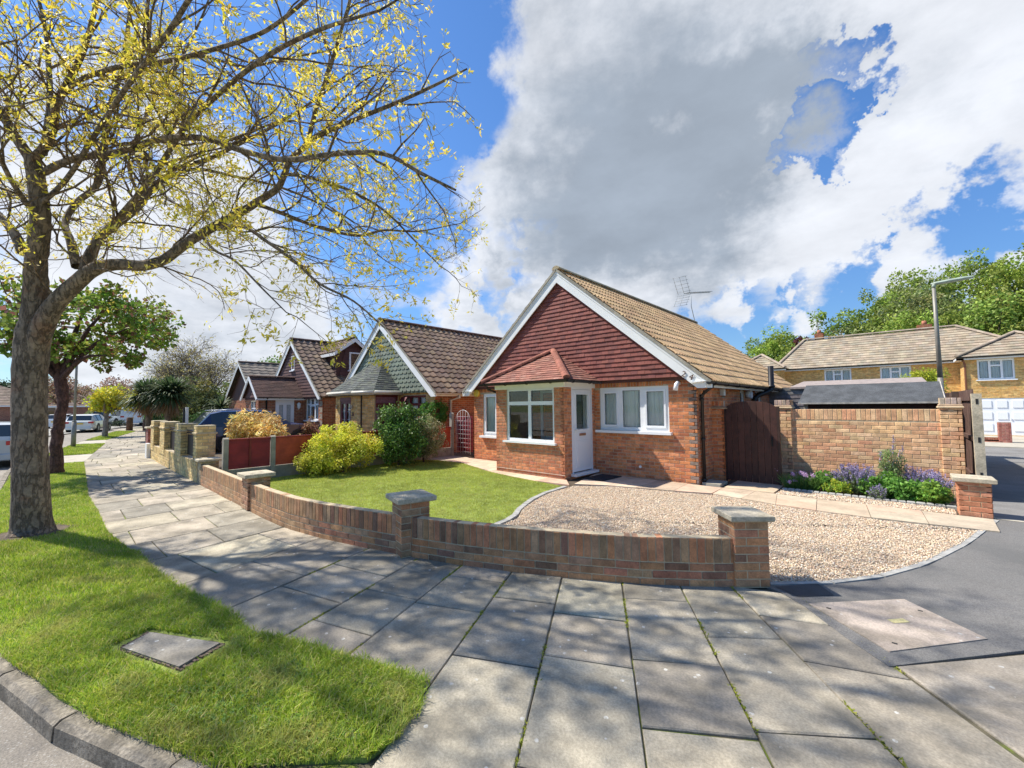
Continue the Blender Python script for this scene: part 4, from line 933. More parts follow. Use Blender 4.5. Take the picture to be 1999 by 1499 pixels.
k = MB(); GT = [(.165, .195, .145), (.155, .185, .14), (.175, .205, .155), (.185, .21, .16)]
tiles(k, (XD-3.5, 8.90, 2.26), (1, 0, 0), (0, 0, 1), (0, -1, 0), 2.9, .17, .27, (0, 7), (3.48, 3.52), GT, 0, .022, True, pointy=True)
k.face([(XD-3.6, 8.9, 2.2), (XD+3.6, 8.9, 2.2), (XD, 8.9, 5.15)], (.10, .13, .085)); k.build('shield_tiling', M_TILEHANG, h26)
barge(h26, XD, 8.82, 3.78, 5.25, 2.15, w=.26, tipcut=.09)
k = MB(); k.box((XD+3.68, 8.85, 2.05), (XD+3.70, 19, 2.18)); k.box((XD+3.45, 9.0, 2.06), (XD+3.68, 19, 2.075)); k.build('fascia', M_WHITE, h26)
M_GUTW = mat('cream gutter', (.62, .58, .48), .4, var=.05)
gutter(h26, (XD+3.76, 8.78, 2.15), (XD+3.76, 19, 2.13), mat_=M_GUTW)
downpipe(h26, [(XD+3.76, 9.9, 2.1), (XD+3.76, 9.9, 2.0), (XD+3.52, 9.7, 1.9), (XD+3.52, 9.7, .05)], .04, M_GUTW)
window(h26, (XD+1.4, 9.05, .95), (1, 0, 0), (0, -1, 0), 1.5, 1.15, [(.06, .42, .06, .78), (.06, .42, .86, 1.08), (.52, .95, .06, .78), (.52, .95, .86, 1.08), (1.05, 1.44, .06, .78), (1.05, 1.44, .86, 1.08)], curtain=1, frm=M_MAROON, sil_mat=M_MAROON)
k = MB(); k.extr([(XD+1.45, 8.98, 2.06), (XD+1.85, 8.98, 2.06), (XD+1.85, 8.82, 1.82), (XD+1.45, 8.82, 1.82)], (0, -.03, 0)); k.build('open_vent_light', M_MAROON, h26)
# bay
BY = [(-17.1, 9.0), (-16.75, 7.62), (-14.95, 7.62), (-14.28, 7.95), (-14.28, 9.0)]
b = MB()
def seg(mb, a, c, z1, holes, cols, z0=0):
    a = Vector((*a, 0)); c = Vector((*c, 0)); u = (c-a).normalized(); n = Vector((u.y, -u.x, 0)); brick_wall(mb, a-Vector((0, 0, .03)), u, n, (c-a).length, z0, z1, holes, cols, depth=.1); return a, u, n
seg(b, BY[0], BY[1], 2.15, [], YB); P, u, n = seg(b, BY[1], BY[2], 2.15, [(.38, 1.30, .08, 2.1)], YB); seg(b, BY[2], BY[3], 2.15, [], YB); P3, u3, n3 = seg(b, BY[3], BY[4], 2.15, [(0, 1.0, .1, 2.15)], YB)
b.build('bay_wall', [M_BRICK, M_MORTAR], h26)
w_ = window(h26, P+u*.38+Vector((0, 0, .08)), u, n, .92, 2.0, [(.12, .38, .5, 1.75), (.52, .80, .5, 1.75), (.12, .38, .1, .42), (.52, .8, .1, .42)], curtain=1, frm=M_MAROON, sill=0, name='french_window')
k = MB()
for x in (.25, .66):
    k.obox(P+u*(.38+x-.006)+Vector((0, 0, .5))-n*.06, u*.012, n*.01, (0, 0, 1.2))
for z in (.85, 1.2, 1.5): k.obox(P+u*.5+Vector((0, 0, z))-n*.06, u*.7, n*.01, (0, 0, .012))
k.build('leaded_bars', M_UPVC, w_)
k = MB(); k.obox(P+u*.38+Vector((0, 0, 1.92))-n*.02, u*.92, n*.03, (0, 0, .14)); k.build('panel', M_MAROON, w_)
w_ = window(h26, P3+Vector((0, 0, .1)), u3, n3, 1.0, 2.04, [(.08, .92, 1.72, 1.97), (.08, .24, .1, 1.6), (.78, .92, .1, 1.6)], curtain=0, frm=M_MAROON, sill=0, glass=M_RIBGL, name='porch_screen')
k = MB(); k.obox(P3+u3*.28+Vector((0, 0, .12))+n3*.0, u3*.46, n3*.015, (0, 0, 1.6)); k.build('maroon_door', mat('dark maroon', (.045, .012, .014), .35, var=0), w_)
k = MB()
zr_, ez, ov = 3.58, 2.27, .24
EV = [(-17.45, 8.98), (-16.9, 7.38), (-14.85, 7.38), (-14.02, 7.78), (-14.02, 8.98)]; AL, AR = (-16.05, 8.96, zr_), (-15.45, 8.96, zr_)
GR = [(.085, .095, .085), (.10, .105, .09), (.12, .13, .10), (.075, .08, .075)]
E3 = [(x, y, ez) for x, y in EV]
hip(k, E3[0], E3[1], AL, AL, .125, .165, GR); hip(k, E3[1], E3[2], AL, AR, .125, .165, GR); hip(k, E3[2], E3[3], AR, AR, .125, .165, GR); hip(k, E3[3], E3[4], AR, AR, .125, .165, GR)
k.build('bay_roof', M_TILE, h26)
k = MB(); k.extr([Vector(E3[4])+Vector((0, 0, .02)), Vector(E3[4])+Vector((-.12, 0, .02)), Vector(AR)+Vector((-.12, 0, .02)), Vector(AR)+Vector((0, 0, .05))], (0, -.05, .03)); k.build('lead_flashing', M_LEAD, h26)
k = MB()
for a, c in zip(EV, EV[1:]):
    A = Vector((*a, 2.13)); B = Vector((*c, 2.13)); t = (B-A).normalized(); nn = Vector((-t.y, t.x, 0)); k.obox(A, B-A, nn*.2, (0, 0, .02)); k.obox(A, B-A, nn*.02, (0, 0, .12)); k.tube([A-nn*.04+Vector((0, 0, .1)), B-nn*.04+Vector((0, 0, .1))], .055, 8)
k.build('bay_gutter', M_GUTW, h26)
text(h26, '26', P+u*1.47+n*.012+Vector((0, 0, 1.42)), u, (0, 0, 1), .2, M_NUM)
for s_ in (.16, 1.46):
    k = MB(); k.obox(P+u*(s_-.04)+n*.004+Vector((0, 0, 1.62)), u*.08, n*.06, (0, 0, .14)); k.build('wall_light', mat('bronze lamp', (.4, .3, .18), .4, var=0), h26)

# ================================================================== number 28 (brown, dormer and front wing)
XE, YE = -23.2, 8.35
BRT = [(.085, .038, .034), (.095, .042, .038), (.078, .035, .032), (.105, .05, .042)]
h28 = thing('bungalow', 'dark brown tiled bungalow with side dormer and low gabled front wing beyond the navy car', 'house', (XE, 8.4, 0), group='bungalows along the street')
b = MB()
brick_wall(b, (XE-3.4, YE, -.05), (1, 0, 0), (0, -1, 0), 6.85, 0, 2.3, [(4.98, 6.42, 1.13, 2.2)], RED2, quoin=(.4, (.36, .28, .2)))
brick_wall(b, (XE+3.45, YE, -.05), (0, 1, 0), (1, 0, 0), 10, 0, 2.2, [], RED2); b.box((XE-3.4, YE+9.9, 0), (XE+3.4, YE+10, 2.2), MORT, 1)
XW = -21.85
brick_wall(b, (XW, 6.3, -.05), (0, 1, 0), (1, 0, 0), 2.05, 0, 2.15, [(.72, 1.56, .1, 2.1)], RED2)
brick_wall(b, (XW-2.1, 6.3, -.05), (1, 0, 0), (0, -1, 0), 2.1, 0, 2.15, [(.95, 1.7, .95, 2.05)], RED2)
b.build('brick_wall', [M_BRICK, M_MORTAR], h28)
roof_gable(h28, XE, YE-.25, YE+10, 3.7, 5.27, 2.18, ROOFBR, (.10, .06, .05), row=.32, tw=.32, rolls=1, amp=.06)
k = MB(); tiles(k, (XE-3.5, YE-.14, 2.2), (1, 0, 0), (0, 0, 1), (0, -1, 0), 2.95, .15, .5, (0, 7), (3.48, 3.52), BRT, 0, .02, True)
k.face([(XE-3.5, YE-.12, 2.1), (XE+3.5, YE-.12, 2.1), (XE, YE-.12, 5.15)], (.08, .035, .03)); k.build('hung_tiling', M_TILEHANG, h28)
barge(h28, XE, YE-.24, 3.7, 5.27, 2.18, w=.22, tipcut=.09)
window(h28, (XE+1.58, YE, 1.08), (1, 0, 0), (0, -1, 0), 1.44, 1.1, [(.07, .4, .07, .72), (.5, .94, .07, .66), (1.04, 1.37, .07, .72), (.07, .4, .80, 1.03), (.56, .88, .76, 1.0), (1.04, 1.37, .80, 1.03)], [(.56, .88, .76, 1.0)], curtain=.6)
window(h28, (XE-.05, YE-.17, 3.62), (1, 0, 0), (0, -1, 0), .42, .78, [(.06, .36, .06, .72)], [(.06, .36, .06, .72)], curtain=1, sill=.05, silw=.06, name='gable_window')
# dormer
DX = -20.75; k = MB()
tiles(k, (DX, 9.45, 2.6), (0, 1, 0), (0, 0, 1), (1, 0, 0), 2.75, .15, .5, (0, 1.7), (.6, 1.1), BRT, 0, .02, True)
tiles(k, (XE+.3, 9.45, 2.9), (1, 0, 0), (0, 0, 1), (0, -1, 0), 1.5, .15, .5, (0, DX-XE-.3), (0, DX-XE-.3), BRT, 0, .02, True)
k.obox((XE+.3, 9.46, 2.5), (DX-XE-.32, 0, 0), (0, 1.68, 0), (0, 0, 1.9), (.08, .035, .03)); k.extr([(DX-.02, 9.46, 4.4), (DX-.02, 11.14, 4.4), (DX-.02, 10.3, 5.2)], (-1.9, 0, 0), (.08, .035, .03)); k.build('dormer_wall', M_TILEHANG, h28)
k = MB()
for sg in (-1, 1):
    hw, rise = 1.05, .80; V = Vector((0, -sg*hw, rise)).normalized(); N = Vector((0, sg*rise, hw)).normalized(); L = DX+.25-(XE+.1); yc = 10.3
    U = (-1, 0, 0) if sg == 1 else (1, 0, 0); P0 = (DX+.25, yc+sg*hw, 4.45) if sg == 1 else (XE+.1, yc+sg*hw, 4.45)
    tiles(k, P0, U, V, N, math.hypot(hw, rise), .26, .3, (0, L), (0, L), ROOFBR, .04, .03, False); 
    q = [Vector((DX+.25, yc+sg*hw, 4.43)), Vector((XE+.1, yc+sg*hw, 4.43)), Vector((XE+.1, yc, 5.23)), Vector((DX+.25, yc, 5.23))]; k.face(q, (.1, .08, .07))
capline(k, (DX+.26, 10.3, 5.29), (XE, 10.3, 5.29), .1, (.2, .16, .12), .4); k.build('dormer_roof', M_TILE, h28)
k = MB()
for sg in (-1, 1):
    A = Vector((DX+.26, 10.3, 5.26)); B = Vector((DX+.26, 10.3+sg*1.08, 4.43)); k.extr([A, B, B-Vector((0, 0, .16)), A-Vector((0, 0, .2))], (.025, 0, 0))
k.obox((XE+.3, 9.22, 4.27), (DX+.26-XE-.3, 0, 0), (0, .02, 0), (0, 0, .15)); k.build('dormer_fascia', M_WHITE, h28)
window(h28, (DX+.022, 10.1, 3.58), (0, 1, 0), (1, 0, 0), .75, .95, [(.07, .68, .07, .88)], [(.07, .68, .07, .88)], curtain=0, sill=.05, silw=.06, name='dormer_window', recess=-.03)
# wing roof: ridge runs back to the main front
k = MB(); WX0, WX1, wr, we, hw = -24.05, -21.6, 3.2, 2.18, 1.22; wc = (WX0+WX1)/2
V = Vector((-hw, 0, wr-we)).normalized(); N = Vector((wr-we, 0, hw)).normalized(); tiles(k, (WX1, 6.15, we), (0, 1, 0), V, N, math.hypot(hw, wr-we), .11, .165, (0, 2.2), (0, 2.2), [(.10, .055, .045), (.12, .065, .05)], 0, .014, True)
V = Vector((hw, 0, wr-we)).normalized(); N = Vector((-(wr-we), 0, hw)).normalized(); tiles(k, (WX0, 6.15, we), (0, 1, 0), V, N, math.hypot(hw, wr-we), .22, .3, (0, 2.2), (0, 2.2), [(.10, .055, .045)], 0, .014, True)
capline(k, (wc, 6.14, wr+.01), (wc, 8.35, wr+.01), .09, (.13, .07, .05), .4); k.build('wing_roof', M_TILE, h28)
k = MB(); tiles(k, (WX0+.15, 6.27, 2.2), (1, 0, 0), (0, 0, 1), (0, -1, 0), .95, .15, .4, (0, 2.15), (1.06, 1.09), BRT, 0, .02, True); k.face([(WX0+.1, 6.29, 2.1), (WX1-.1, 6.29, 2.1), (wc, 6.29, 3.15)], (.08, .03, .03)); k.build('wing_gable_tiling', M_TILEHANG, h28)
barge(h28, wc, 6.12, hw+.06, wr+.02, we-.04, w=.13, tipcut=.06, name='wing_bargeboard')
k = MB(); k.box((WX1-.22, 6.28, 2.05), (WX1-.2, 8.3, 2.17)); k.box((WX1-.06, 6.2, 2.06), (WX1-.04, 8.33, 2.17)); k.build('wing_fascia', M_WHITE, h28)
gutter(h28, (WX1-.0, 6.2, 2.2), (WX1-.0, 8.3, 2.19)); downpipe(h28, [(WX1, 6.6, 2.15), (XW+.04, 6.62, 2.0), (XW+.04, 6.62, .1)])
window(h28, (XW-1.15, 6.3, .9), (1, 0, 0), (0, -1, 0), .75, 1.15, [(.05, .34, .05, .72), (.41, .7, .05, .72), (.05, .34, .8, 1.1), (.41, .7, .8, 1.1)], curtain=.5)
dw = window(h28, (XW, 7.02, .08), (0, 1, 0), (1, 0, 0), .84, 2.02, [(.16, .34, .5, 1.75), (.5, .68, .5, 1.75)], curtain=0, sill=0, name='door', recess=.01, dark=True, glass=mat('frosted', (.45, .47, .46), .25, var=.2, vs=20))
k = MB(); k.tube([(XW+.08, 8.05, 1.62), (XW+.1, 8.05, 1.68), (XW+.1, 8.05, 1.88), (XW+.1, 8.05, 1.95)], [.02, .07, .09, .01], 8); k.tube([(XW, 8.05, 1.6), (XW+.1, 8.05, 1.6)], .015, 6); k.build('wall_lantern', M_WHITE, h28)

# ================================================================== house 30 (roof edge only in view)
h30 = thing('bungalow', 'mostly hidden bungalow with grey brown roof left of the dark brown one', 'house', (-33, 8.6, 0), group='bungalows along the street')
b = MB(); brick_wall(b, (-37, 8.7, -.05), (1, 0, 0), (0, -1, 0), 6.6, 0, 2.3, [(4.4, 5.8, 1, 2.1)], RED2, blen=.45, bh=.15); brick_wall(b, (-30.4, 8.7, -.05), (0, 1, 0), (1, 0, 0), 9, 0, 2.2, [], RED2, blen=.45, bh=.15); b.build('brick_wall', [M_BRICK, M_MORTAR], h30)
roof_gable(h30, -33.7, 8.4, 18, 3.6, 4.9, 2.2, [(.2, .17, .14), (.23, .19, .15)], (.15, .1, .08), row=.35, tw=.5, rolls=1, amp=.04); barge(h30, -33.7, 8.4, 3.6, 4.9, 2.2, w=.2)
k = MB(); k.extr([(-37, 8.72, 2.2), (-30.4, 8.72, 2.2), (-33.7, 8.72, 4.85)], (0, .05, 0), (.1, .045, .035)); k.build('hung_tiling', M_TILEHANG, h30)
window(h30, (-32.6, 8.7, .95), (1, 0, 0), (0, -1, 0), 1.4, 1.1, [(.07, .65, .07, 1.03), (.75, 1.33, .07, 1.03)], curtain=1)

# ================================================================== yellow brick two storey houses on the right
def G2(y): return zdip(0, y)
gz = -.42; W0, YW, YM = 3.05, 37.3, 39.4
hy = thing('terrace_house', 'long two storey yellow brick building with hipped grey brown roof behind the garden wall', 'house', (0, YM, gz))
YB2 = [(.66, .40, .13), (.60, .36, .11), (.72, .46, .17), (.54, .31, .10), (.68, .44, .16), (.62, .33, .10)]
MT2 = (.58, .46, .26)
ez = gz+4.72+.02
b = MB()
mwin = [(-4.0, 1.6), (-.82, 1.6)]
holes = [(x+6.5, x+6.5+w, 3.35, 4.55) for x, w in mwin]
brick_wall(b, (-6.5, YM, gz), (1, 0, 0), (0, -1, 0), 9.55, 0, 4.75, holes, YB2, mortar=MT2)
brick_wall(b, (W0, YW, gz), (1, 0, 0), (0, -1, 0), 7, 0, 4.75, [(.55, 2.0, 3.35, 4.55), (.45, 3.0, .1, 2.25)], YB2, mortar=MT2)
brick_wall(b, (W0, YM, gz), (0, -1, 0), (-1, 0, 0), YM-YW, 0, 4.75, [], YB2, mortar=MT2)
brick_wall(b, (-9.5, YW+.3, gz), (1, 0, 0), (0, -1, 0), 3.0, 0, 4.75, [], YB2, mortar=MT2)
brick_wall(b, (-6.5, YW+.3, gz), (0, 1, 0), (1, 0, 0), YM-YW-.3, 0, 4.75, [], YB2, mortar=MT2)
b.box((-9.5, YM+7, gz), (10, YM+7.1, gz+4.7), MT2, 1)
b.build('brick_wall', [M_BRICK, M_MORTAR], hy)
GRT = [(.34, .27, .19), (.31, .245, .17), (.37, .30, .21), (.32, .27, .20)]
k = MB(); rz_ = gz+7.35
hip(k, (-7.4, YM-.35, ez), (10.5, YM-.35, ez), (-5.6, YM+3.4, rz_), (2.85, YM+3.4, rz_), .34, .33, GRT, .035) if False else None
hip(k, (-7.3, YM-.35, ez), (W0+.2, YM-.35, ez), (-5.6, YM+3.4, rz_), (W0+.2, YM+3.4, rz_), .34, .33, GRT, .035)
hip(k, (-7.3, YM+7.2, ez), (-7.3, YM-.35, ez), (-5.6, YM+3.4, rz_), (-5.6, YM+3.4, rz_), .34, .33, GRT, .035)
# right end of the main roof falls as a hip behind the wing
hip(k, (W0+.2, YM-.35, ez), (7.2, YM-.35, ez), (W0+.2, YM+3.4, rz_), (W0+.25, YM+3.4, rz_), .34, .33, GRT, .035)
def pyr(x0, x1, y0, y1, zr):
    xm = (x0+x1)/2; d = (x1-x0)/2
    hip(k, (x0, y0, ez), (x1, y0, ez), (xm, y0+d*.95, zr), (xm+.05, y0+d*.95, zr), .34, .33, GRT, .035)
    hip(k, (x0, y1, ez), (x0, y0, ez), (xm, y1, zr), (xm, y0+d*.95, zr), .34, .33, GRT, .035)
    hip(k, (x1, y0, ez), (x1, y1, ez), (xm, y0+d*.95, zr), (xm, y1, zr), .34, .33, GRT, .035)
    capline(k, (x0, y0, ez+.05), (xm, y0+d*.95, zr+.05), .13, (.34, .27, .2), .45); capline(k, (x1, y0, ez+.05), (xm, y0+d*.95, zr+.05), .13, (.34, .27, .2), .45)
pyr(W0-.3, W0+5.1, YW-.35, YM+1.5, gz+6.25)
pyr(-9.9, -6.15, YW-.05, YM+1.5, gz+6.0)
capline(k, (-7.3, YM-.35, ez+.05), (-5.6, YM+3.4, rz_+.05), .13, (.34, .27, .2), .45); capline(k, (-5.6, YM+3.4, rz_+.05), (W0+.2, YM+3.4, rz_+.05), .13, (.32, .26, .2), .45); capline(k, (W0+.2, YM+3.4, rz_+.05), (7.2, YM-.35, ez+.05), .13, (.34, .27, .2), .45)
k.build('roof', M_TILE, hy)
k = MB()
for (a, c) in (((-7.3, YM-.36), (W0, YM-.36)), ((W0-.3, YW-.36), (W0+7.0, YW-.36)), ((-9.9, YW-.06), (-6.15, YW-.06))):
    k.obox((a[0], a[1], ez-.16), (c[0]-a[0], 0, 0), (0, .3, 0), (0, 0, .13), (.7, .7, .68))
k.obox((W0-.3, YW-.36, ez-.16), (.3, 0, 0), (0, 2, 0), (0, 0, .13), (.7, .7, .68)); k.build('soffit', M_WHITE, hy)
gutter(hy, (-7.3, YM-.42, ez-.02), (W0-.3, YM-.42, ez-.02), .06, brackets=False); gutter(hy, (W0-.3, YW-.42, ez-.02), (W0+7, YW-.42, ez-.02), .06, brackets=False); gutter(hy, (-9.9, YW-.12, ez-.02), (-6.1, YW-.12, ez-.02), .06, brackets=False)
downpipe(hy, [(W0-.05, YW-.1, ez-.1), (W0+.05, YW-.05, ez-.4), (W0+.05, YW-.05, gz)], .05, mat('terracotta pipe', (.30, .12, .06), .6, var=0))
for x, w in mwin: window(hy, (x, YM, gz+3.35), (1, 0, 0), (0, -1, 0), w, 1.2, [(.1, .5, .1, 1.1), (.62, .98, .1, .78), (.62, .98, .88, 1.1), (1.1, 1.5, .1, 1.1)], curtain=1)
window(hy, (W0+.55, YW, gz+3.35), (1, 0, 0), (0, -1, 0), 1.45, 1.2, [(.08, .44, .1, 1.1), (.54, .91, .1, .78), (.54, .91, .88, 1.1), (1.01, 1.37, .1, 1.1)], curtain=1)
k = MB(); k.obox((W0+.45, YW+.02, gz+.1), (2.55, 0, 0), (0, .05, 0), (0, 0, 2.15))
for i in range(4):
    for j in range(3):
        x = W0+.62+i*.6; z = gz+.32+j*.68; k.bbox((x, YW-.012, z), (x+.4, YW+.03, z+.46), .02)
k.box((W0+1.7, YW-.03, gz+1.0), (W0+1.74, YW, gz+1.12)); k.build('garage_door', mat('garage white', (.84, .85, .87), .35, var=0), hy)
def chim(x, y, z, w):
    b = MB(); brick_wall(b, (x, y, z), (1, 0, 0), (0, -1, 0), w, 0, 1.3, [], RED2); brick_wall(b, (x, y+w, z), (0, -1, 0), (-1, 0, 0), w, 0, 1.3, [], RED2); brick_wall(b, (x+w, y, z), (0, 1, 0), (1, 0, 0), w, 0, 1.3, [], RED2); c = b.build('chimney', [M_BRICK, M_MORTAR], hy)
    q = MB(); q.tube([(x+w*.5, y+w*.5, z+1.3), (x+w*.5, y+w*.5, z+1.62)], [.16, .13], 10); q.build('chimney_pot', mat('clay pot', (.45, .17, .10), .8, var=.1), c)
chim(-4.9, YM+3.5, gz+6.55, .6); chim(1.3, YM+3.6, gz+6.45, .8)
# low forecourt wall and pier in front of the garage
fw_ = thing('forecourt_wall', 'low red brick forecourt wall with one pier in front of the white garage door', 'wall', (3.4, 31, -.35))
b = MB(); z_ = zdip(0, 31)-.02; brick_wall(b, (2.9, 31, z_), (1, 0, 0), (0, -1, 0), .75, 0, .33, [], [(.40, .16, .10), (.36, .14, .09)], soldier=[(.2, .33, 0, .8)]); b.box((2.9, 31.0, z_), (3.6, 31.22, z_+.33), MORT, 1); b.build('wall_section', [M_BRICK, M_MORTAR], fw_)
b = MB()
for P, d, n in (((3.55, 30.9, z_), (1, 0, 0), (0, -1, 0)), ((3.55, 31.3, z_), (0, -1, 0), (-1, 0, 0)), ((3.95, 30.9, z_), (0, 1, 0), (1, 0, 0))): brick_wall(b, P, d, n, .4, 0, 1.05, [], [(.40, .16, .12), (.34, .13, .10)])
b.box((3.55, 30.9, z_+1.05), (3.95, 31.3, z_+1.08), (.4, .3, .25), 1); b.build('pier', [M_BRICK, M_MORTAR], fw_)

# ================================================================== side garden wall, gate, shed, post
COLSW = [(.72, .43, .22), (.68, .37, .20), (.76, .50, .28), (.65, .33, .18), (.78, .48, .25), (.62, .35, .19), (.74, .46, .26)]
MSW = (.50, .38, .24)
sw = thing('side_garden_wall', 'tall pinkish brick garden wall with two low capped piers behind the flower bed', 'wall', (-.6, 10.85, 0))
b = MB(); brick_wall(b, (-1.74, 10.87, -.05), (1, 0, 0), (0, -1, 0), 2.34, 0, 1.60, [], COLSW, soldier=[(1.375, 1.60, 0, 2.34)], mortar=MSW, depth=.2); b.build('wall_section', [M_BRICK, M_MORTAR], sw)
for x0, w in ((-2.02, .30), (.56, .27)):
    b = MB(); zc = 1.60
    brick_wall(b, (x0, 10.83, -.05), (1, 0, 0), (0, -1, 0), w, 0, 1.62, [], COLSW, mortar=MSW, depth=.1); brick_wall(b, (x0+w, 10.83, -.05), (0, 1, 0), (1, 0, 0), .32, 0, 1.62, [], COLSW, mortar=MSW, depth=.1); brick_wall(b, (x0, 11.15, -.05), (0, -1, 0), (-1, 0, 0), .32, 0, 1.62, [], COLSW, mortar=MSW, depth=.1)
    b.bbox((x0-.03, 10.80, 1.565), (x0+w+.03, 11.18, 1.605), .012, (.58, .44, .28), 1); b.bbox((x0-.015, 10.815, 1.605), (x0+w+.015, 11.165, 1.635), .01, (.5, .36, .24), 1)
    brick_wall(b, (x0, 10.83, 1.63), (1, 0, 0), (0, -1, 0), w, 0, .125, [], COLSW, soldier=[(0, .125, 0, w)], mortar=MSW, depth=.3, sol_cols=[(.50, .38, .30), (.46, .33, .26)]); brick_wall(b, (x0+w, 10.83, 1.63), (0, 1, 0), (1, 0, 0), .3, 0, .125, [], COLSW, mortar=MSW, depth=.1)
    b.build('pier', [M_BRICK, M_MORTAR], sw)
gp = thing('gate_pier', 'narrow red brick gate pier with tiled ledge beside the wooden gate', 'pier', (-2.95, 10, 0))
b = MB(); brick_wall(b, (-3.09, 10.0, -.05), (1, 0, 0), (0, -1, 0), .29, 0, 1.62, [], COL24); brick_wall(b, (-2.80, 10.0, -.05), (0, 1, 0), (1, 0, 0), .22, 0, 1.62, [], COL24); brick_wall(b, (-3.09, 10.0, 1.63), (1, 0, 0), (0, -1, 0), .25, 0, .12, [], COL24, soldier=[(0, .12, 0, .25)]); b.build('shaft', [M_BRICK, M_MORTAR], gp)
b = MB(); b.bbox((-3.09, 9.94, 1.575), (-2.76, 10.25, 1.60), .005, (.5, .38, .25)); b.bbox((-3.09, 9.96, 1.60), (-2.78, 10.23, 1.625), .005, (.45, .3, .2)); b.build('ledge', M_TILE, gp)
M_WOODD = mat('dark stained wood', attr=True, rough=.6, var=.25, vs=9, bump=.3, bs=50)
gt = thing('garden_gate', 'arched dark brown boarded side gate between the bungalow and the garden wall', 'gate', (-2.3, 10, 0))
n_ = 8; x0, x1 = -2.80, -1.83; wpl = (x1-x0)/n_
k = MB()
for i in range(n_):
    a = x0+i*wpl; f = (i+.5)/n_*2-1; h = 1.60+.15*math.sqrt(max(0, 1-f*f*.95)); fa = i/n_*2-1; fb = (i+1)/n_*2-1
    ha = 1.58+.16*math.sqrt(max(0, 1-fa*fa*.97)); hb = 1.58+.16*math.sqrt(max(0, 1-fb*fb*.97)); c = jit((.055, .02, .014), .2)
    k.extr([(a+.004, 9.98, .03), (a+wpl-.004, 9.98, .03), (a+wpl-.004, 9.98, hb), (a+.004, 9.98, ha)], (0, .022, 0), c)
k.box((x0, 10.004, .3), (x1, 10.04, .4), (.04, .018, .012)); k.box((x0, 10.004, 1.3), (x1, 10.04, 1.4), (.04, .018, .012))
k.build('boards', M_WOODD, gt)
k = MB(); k.box((x0-.03, 9.97, 0), (x0, 10.05, 1.58), (.035, .016, .011)); k.box((x1, 9.97, 0), (x1+.04, 10.05, 1.62), (.035, .016, .011)); k.build('posts', M_WOODD, gt)
k = MB(); k.tube([(-1.93, 9.965, .82), (-1.93, 9.945, .84), (-1.93, 9.945, .96), (-1.93, 9.965, .98)], .008, 6); k.box((-1.945, 9.97, .8), (-1.915, 9.98, 1.0)); k.build('latch', mat('black', (.015, .015, .015), .7, var=0), gt)
# shed with felt roof
sh = thing('garden_shed', 'low dark shed with grey mineral felt roof behind the side wall', 'shed', (-.5, 12.6, 0))
k = MB()
for x in np.arange(-1.6, .6, .12): k.box((x, 12.2, 0), (x+.115, 12.22, 1.74), jit((.05, .018, .012), .2))
k.box((-1.6, 12.23, 0), (.6, 13.6, 1.7), (.05, .02, .014)); k.build('boarding', M_WOODD, sh)
k = MB(); k.extr([(-1.75, 12.0, 1.69), (.70, 12.0, 1.69), (.68, 12.75, 2.10), (-1.68, 12.75, 2.10)], (0, .02, -.02)); k.extr([(-1.68, 12.75, 2.10), (.68, 12.75, 2.10), (.68, 13.8, 1.6), (-1.68, 13.8, 1.6)], (0, .02, .02))
k.build('felt_roof', mat('mineral felt', (.085, .09, .095), .9, var=.25, vs=5, var2=(160, .45), bump=.6, bs=260), sh)
k = MB(); k.obox((-1.75, 11.985, 1.655), (2.45, 0, 0), (0, .014, 0), (0, 0, .035), (.45, .42, .36)); k.extr([(.70, 12.0, 1.71), (.72, 12.0, 1.66), (.70, 12.75, 2.07), (.68, 12.75, 2.12)], (.015, 0, 0), (.5, .45, .38)); k.build('edge_trim', M_WOODD, sh)
k = MB(); k.box((-1.66, 12.14, 0), (-1.58, 12.2, 1.68), (.45, .4, .32)); k.build('corner_post', M_WOODD, sh)
# neighbour's garage roof between
lg = thing('garage_outbuilding', 'low grey slatted outbuilding glimpsed left of the felt roofed shed', 'outbuilding', (-3, 16, 0))
k = MB()
for i in range(7): k.box((-3.2, 15.8-.01*i, 1.35+.12*i), (-1.4, 15.9, 1.46+.12*i), jit((.20, .18, .17), .15))
k.box((-3.2, 15.9, 0), (-1.5, 18.5, 2.1), (.15, .14, .13)); k.build('boarding', M_WOODD, lg)
k = MB(); k.extr([(-2.5, 15.7, 2.12), (.6, 15.7, 2.16), (.6, 18.5, 2.4), (-2.5, 18.5, 2.4)], (0, 0, .06), (.33, .27, .24)); k.build('roof', M_WOODD, lg)
# fence with concrete post along the side road
fn = thing('road_fence', 'tall dark boarded fence with slotted concrete post along the side road', 'fence', (1, 12, 0))
k = MB(); c_ = (.44, .42, .33); k.box((.945, 10.72, -.05), (1.065, 10.84, 1.82), c_); k.build('concrete_post', M_CONC_CAP, fn)
k = MB()
for z in (.38, .98, 1.64): k.box((.99, 10.715, z), (1.02, 10.722, z+.09))
k.build('post_slot', mat('black', (.015, .015, .015), .7, var=0), fn)
k = MB()
y = 10.86
while y < 19.6: k.box((.965, y, 0), (.985, y+.1, 1.90), jit((.13, .075, .06), .2)); y += .104
for z in (.3, 1.0, 1.7): k.box((.93, 10.86, z), (.965, 19.6, z+.07), (.12, .07, .055))
for y in (13, 15.2, 17.4, 19.6): k.box((.86, y, 0), (.96, y+.1, 1.9), (.12, .08, .06))
k.build('boarding', M_WOODD, fn)
# entrance pier by the drive
ep = thing('drive_pier', 'short orange brick pier with thick stone cap at the far end of the drive', 'pier', (.77, 9.2, 0))
pier(ep, .775, 9.27, 0, .33, .50, [(.52, .21, .11), (.47, .18, .09), (.55, .25, .14)], cap=(.44, .06, .03), name='shaft', mortar=(.5, .38, .22))

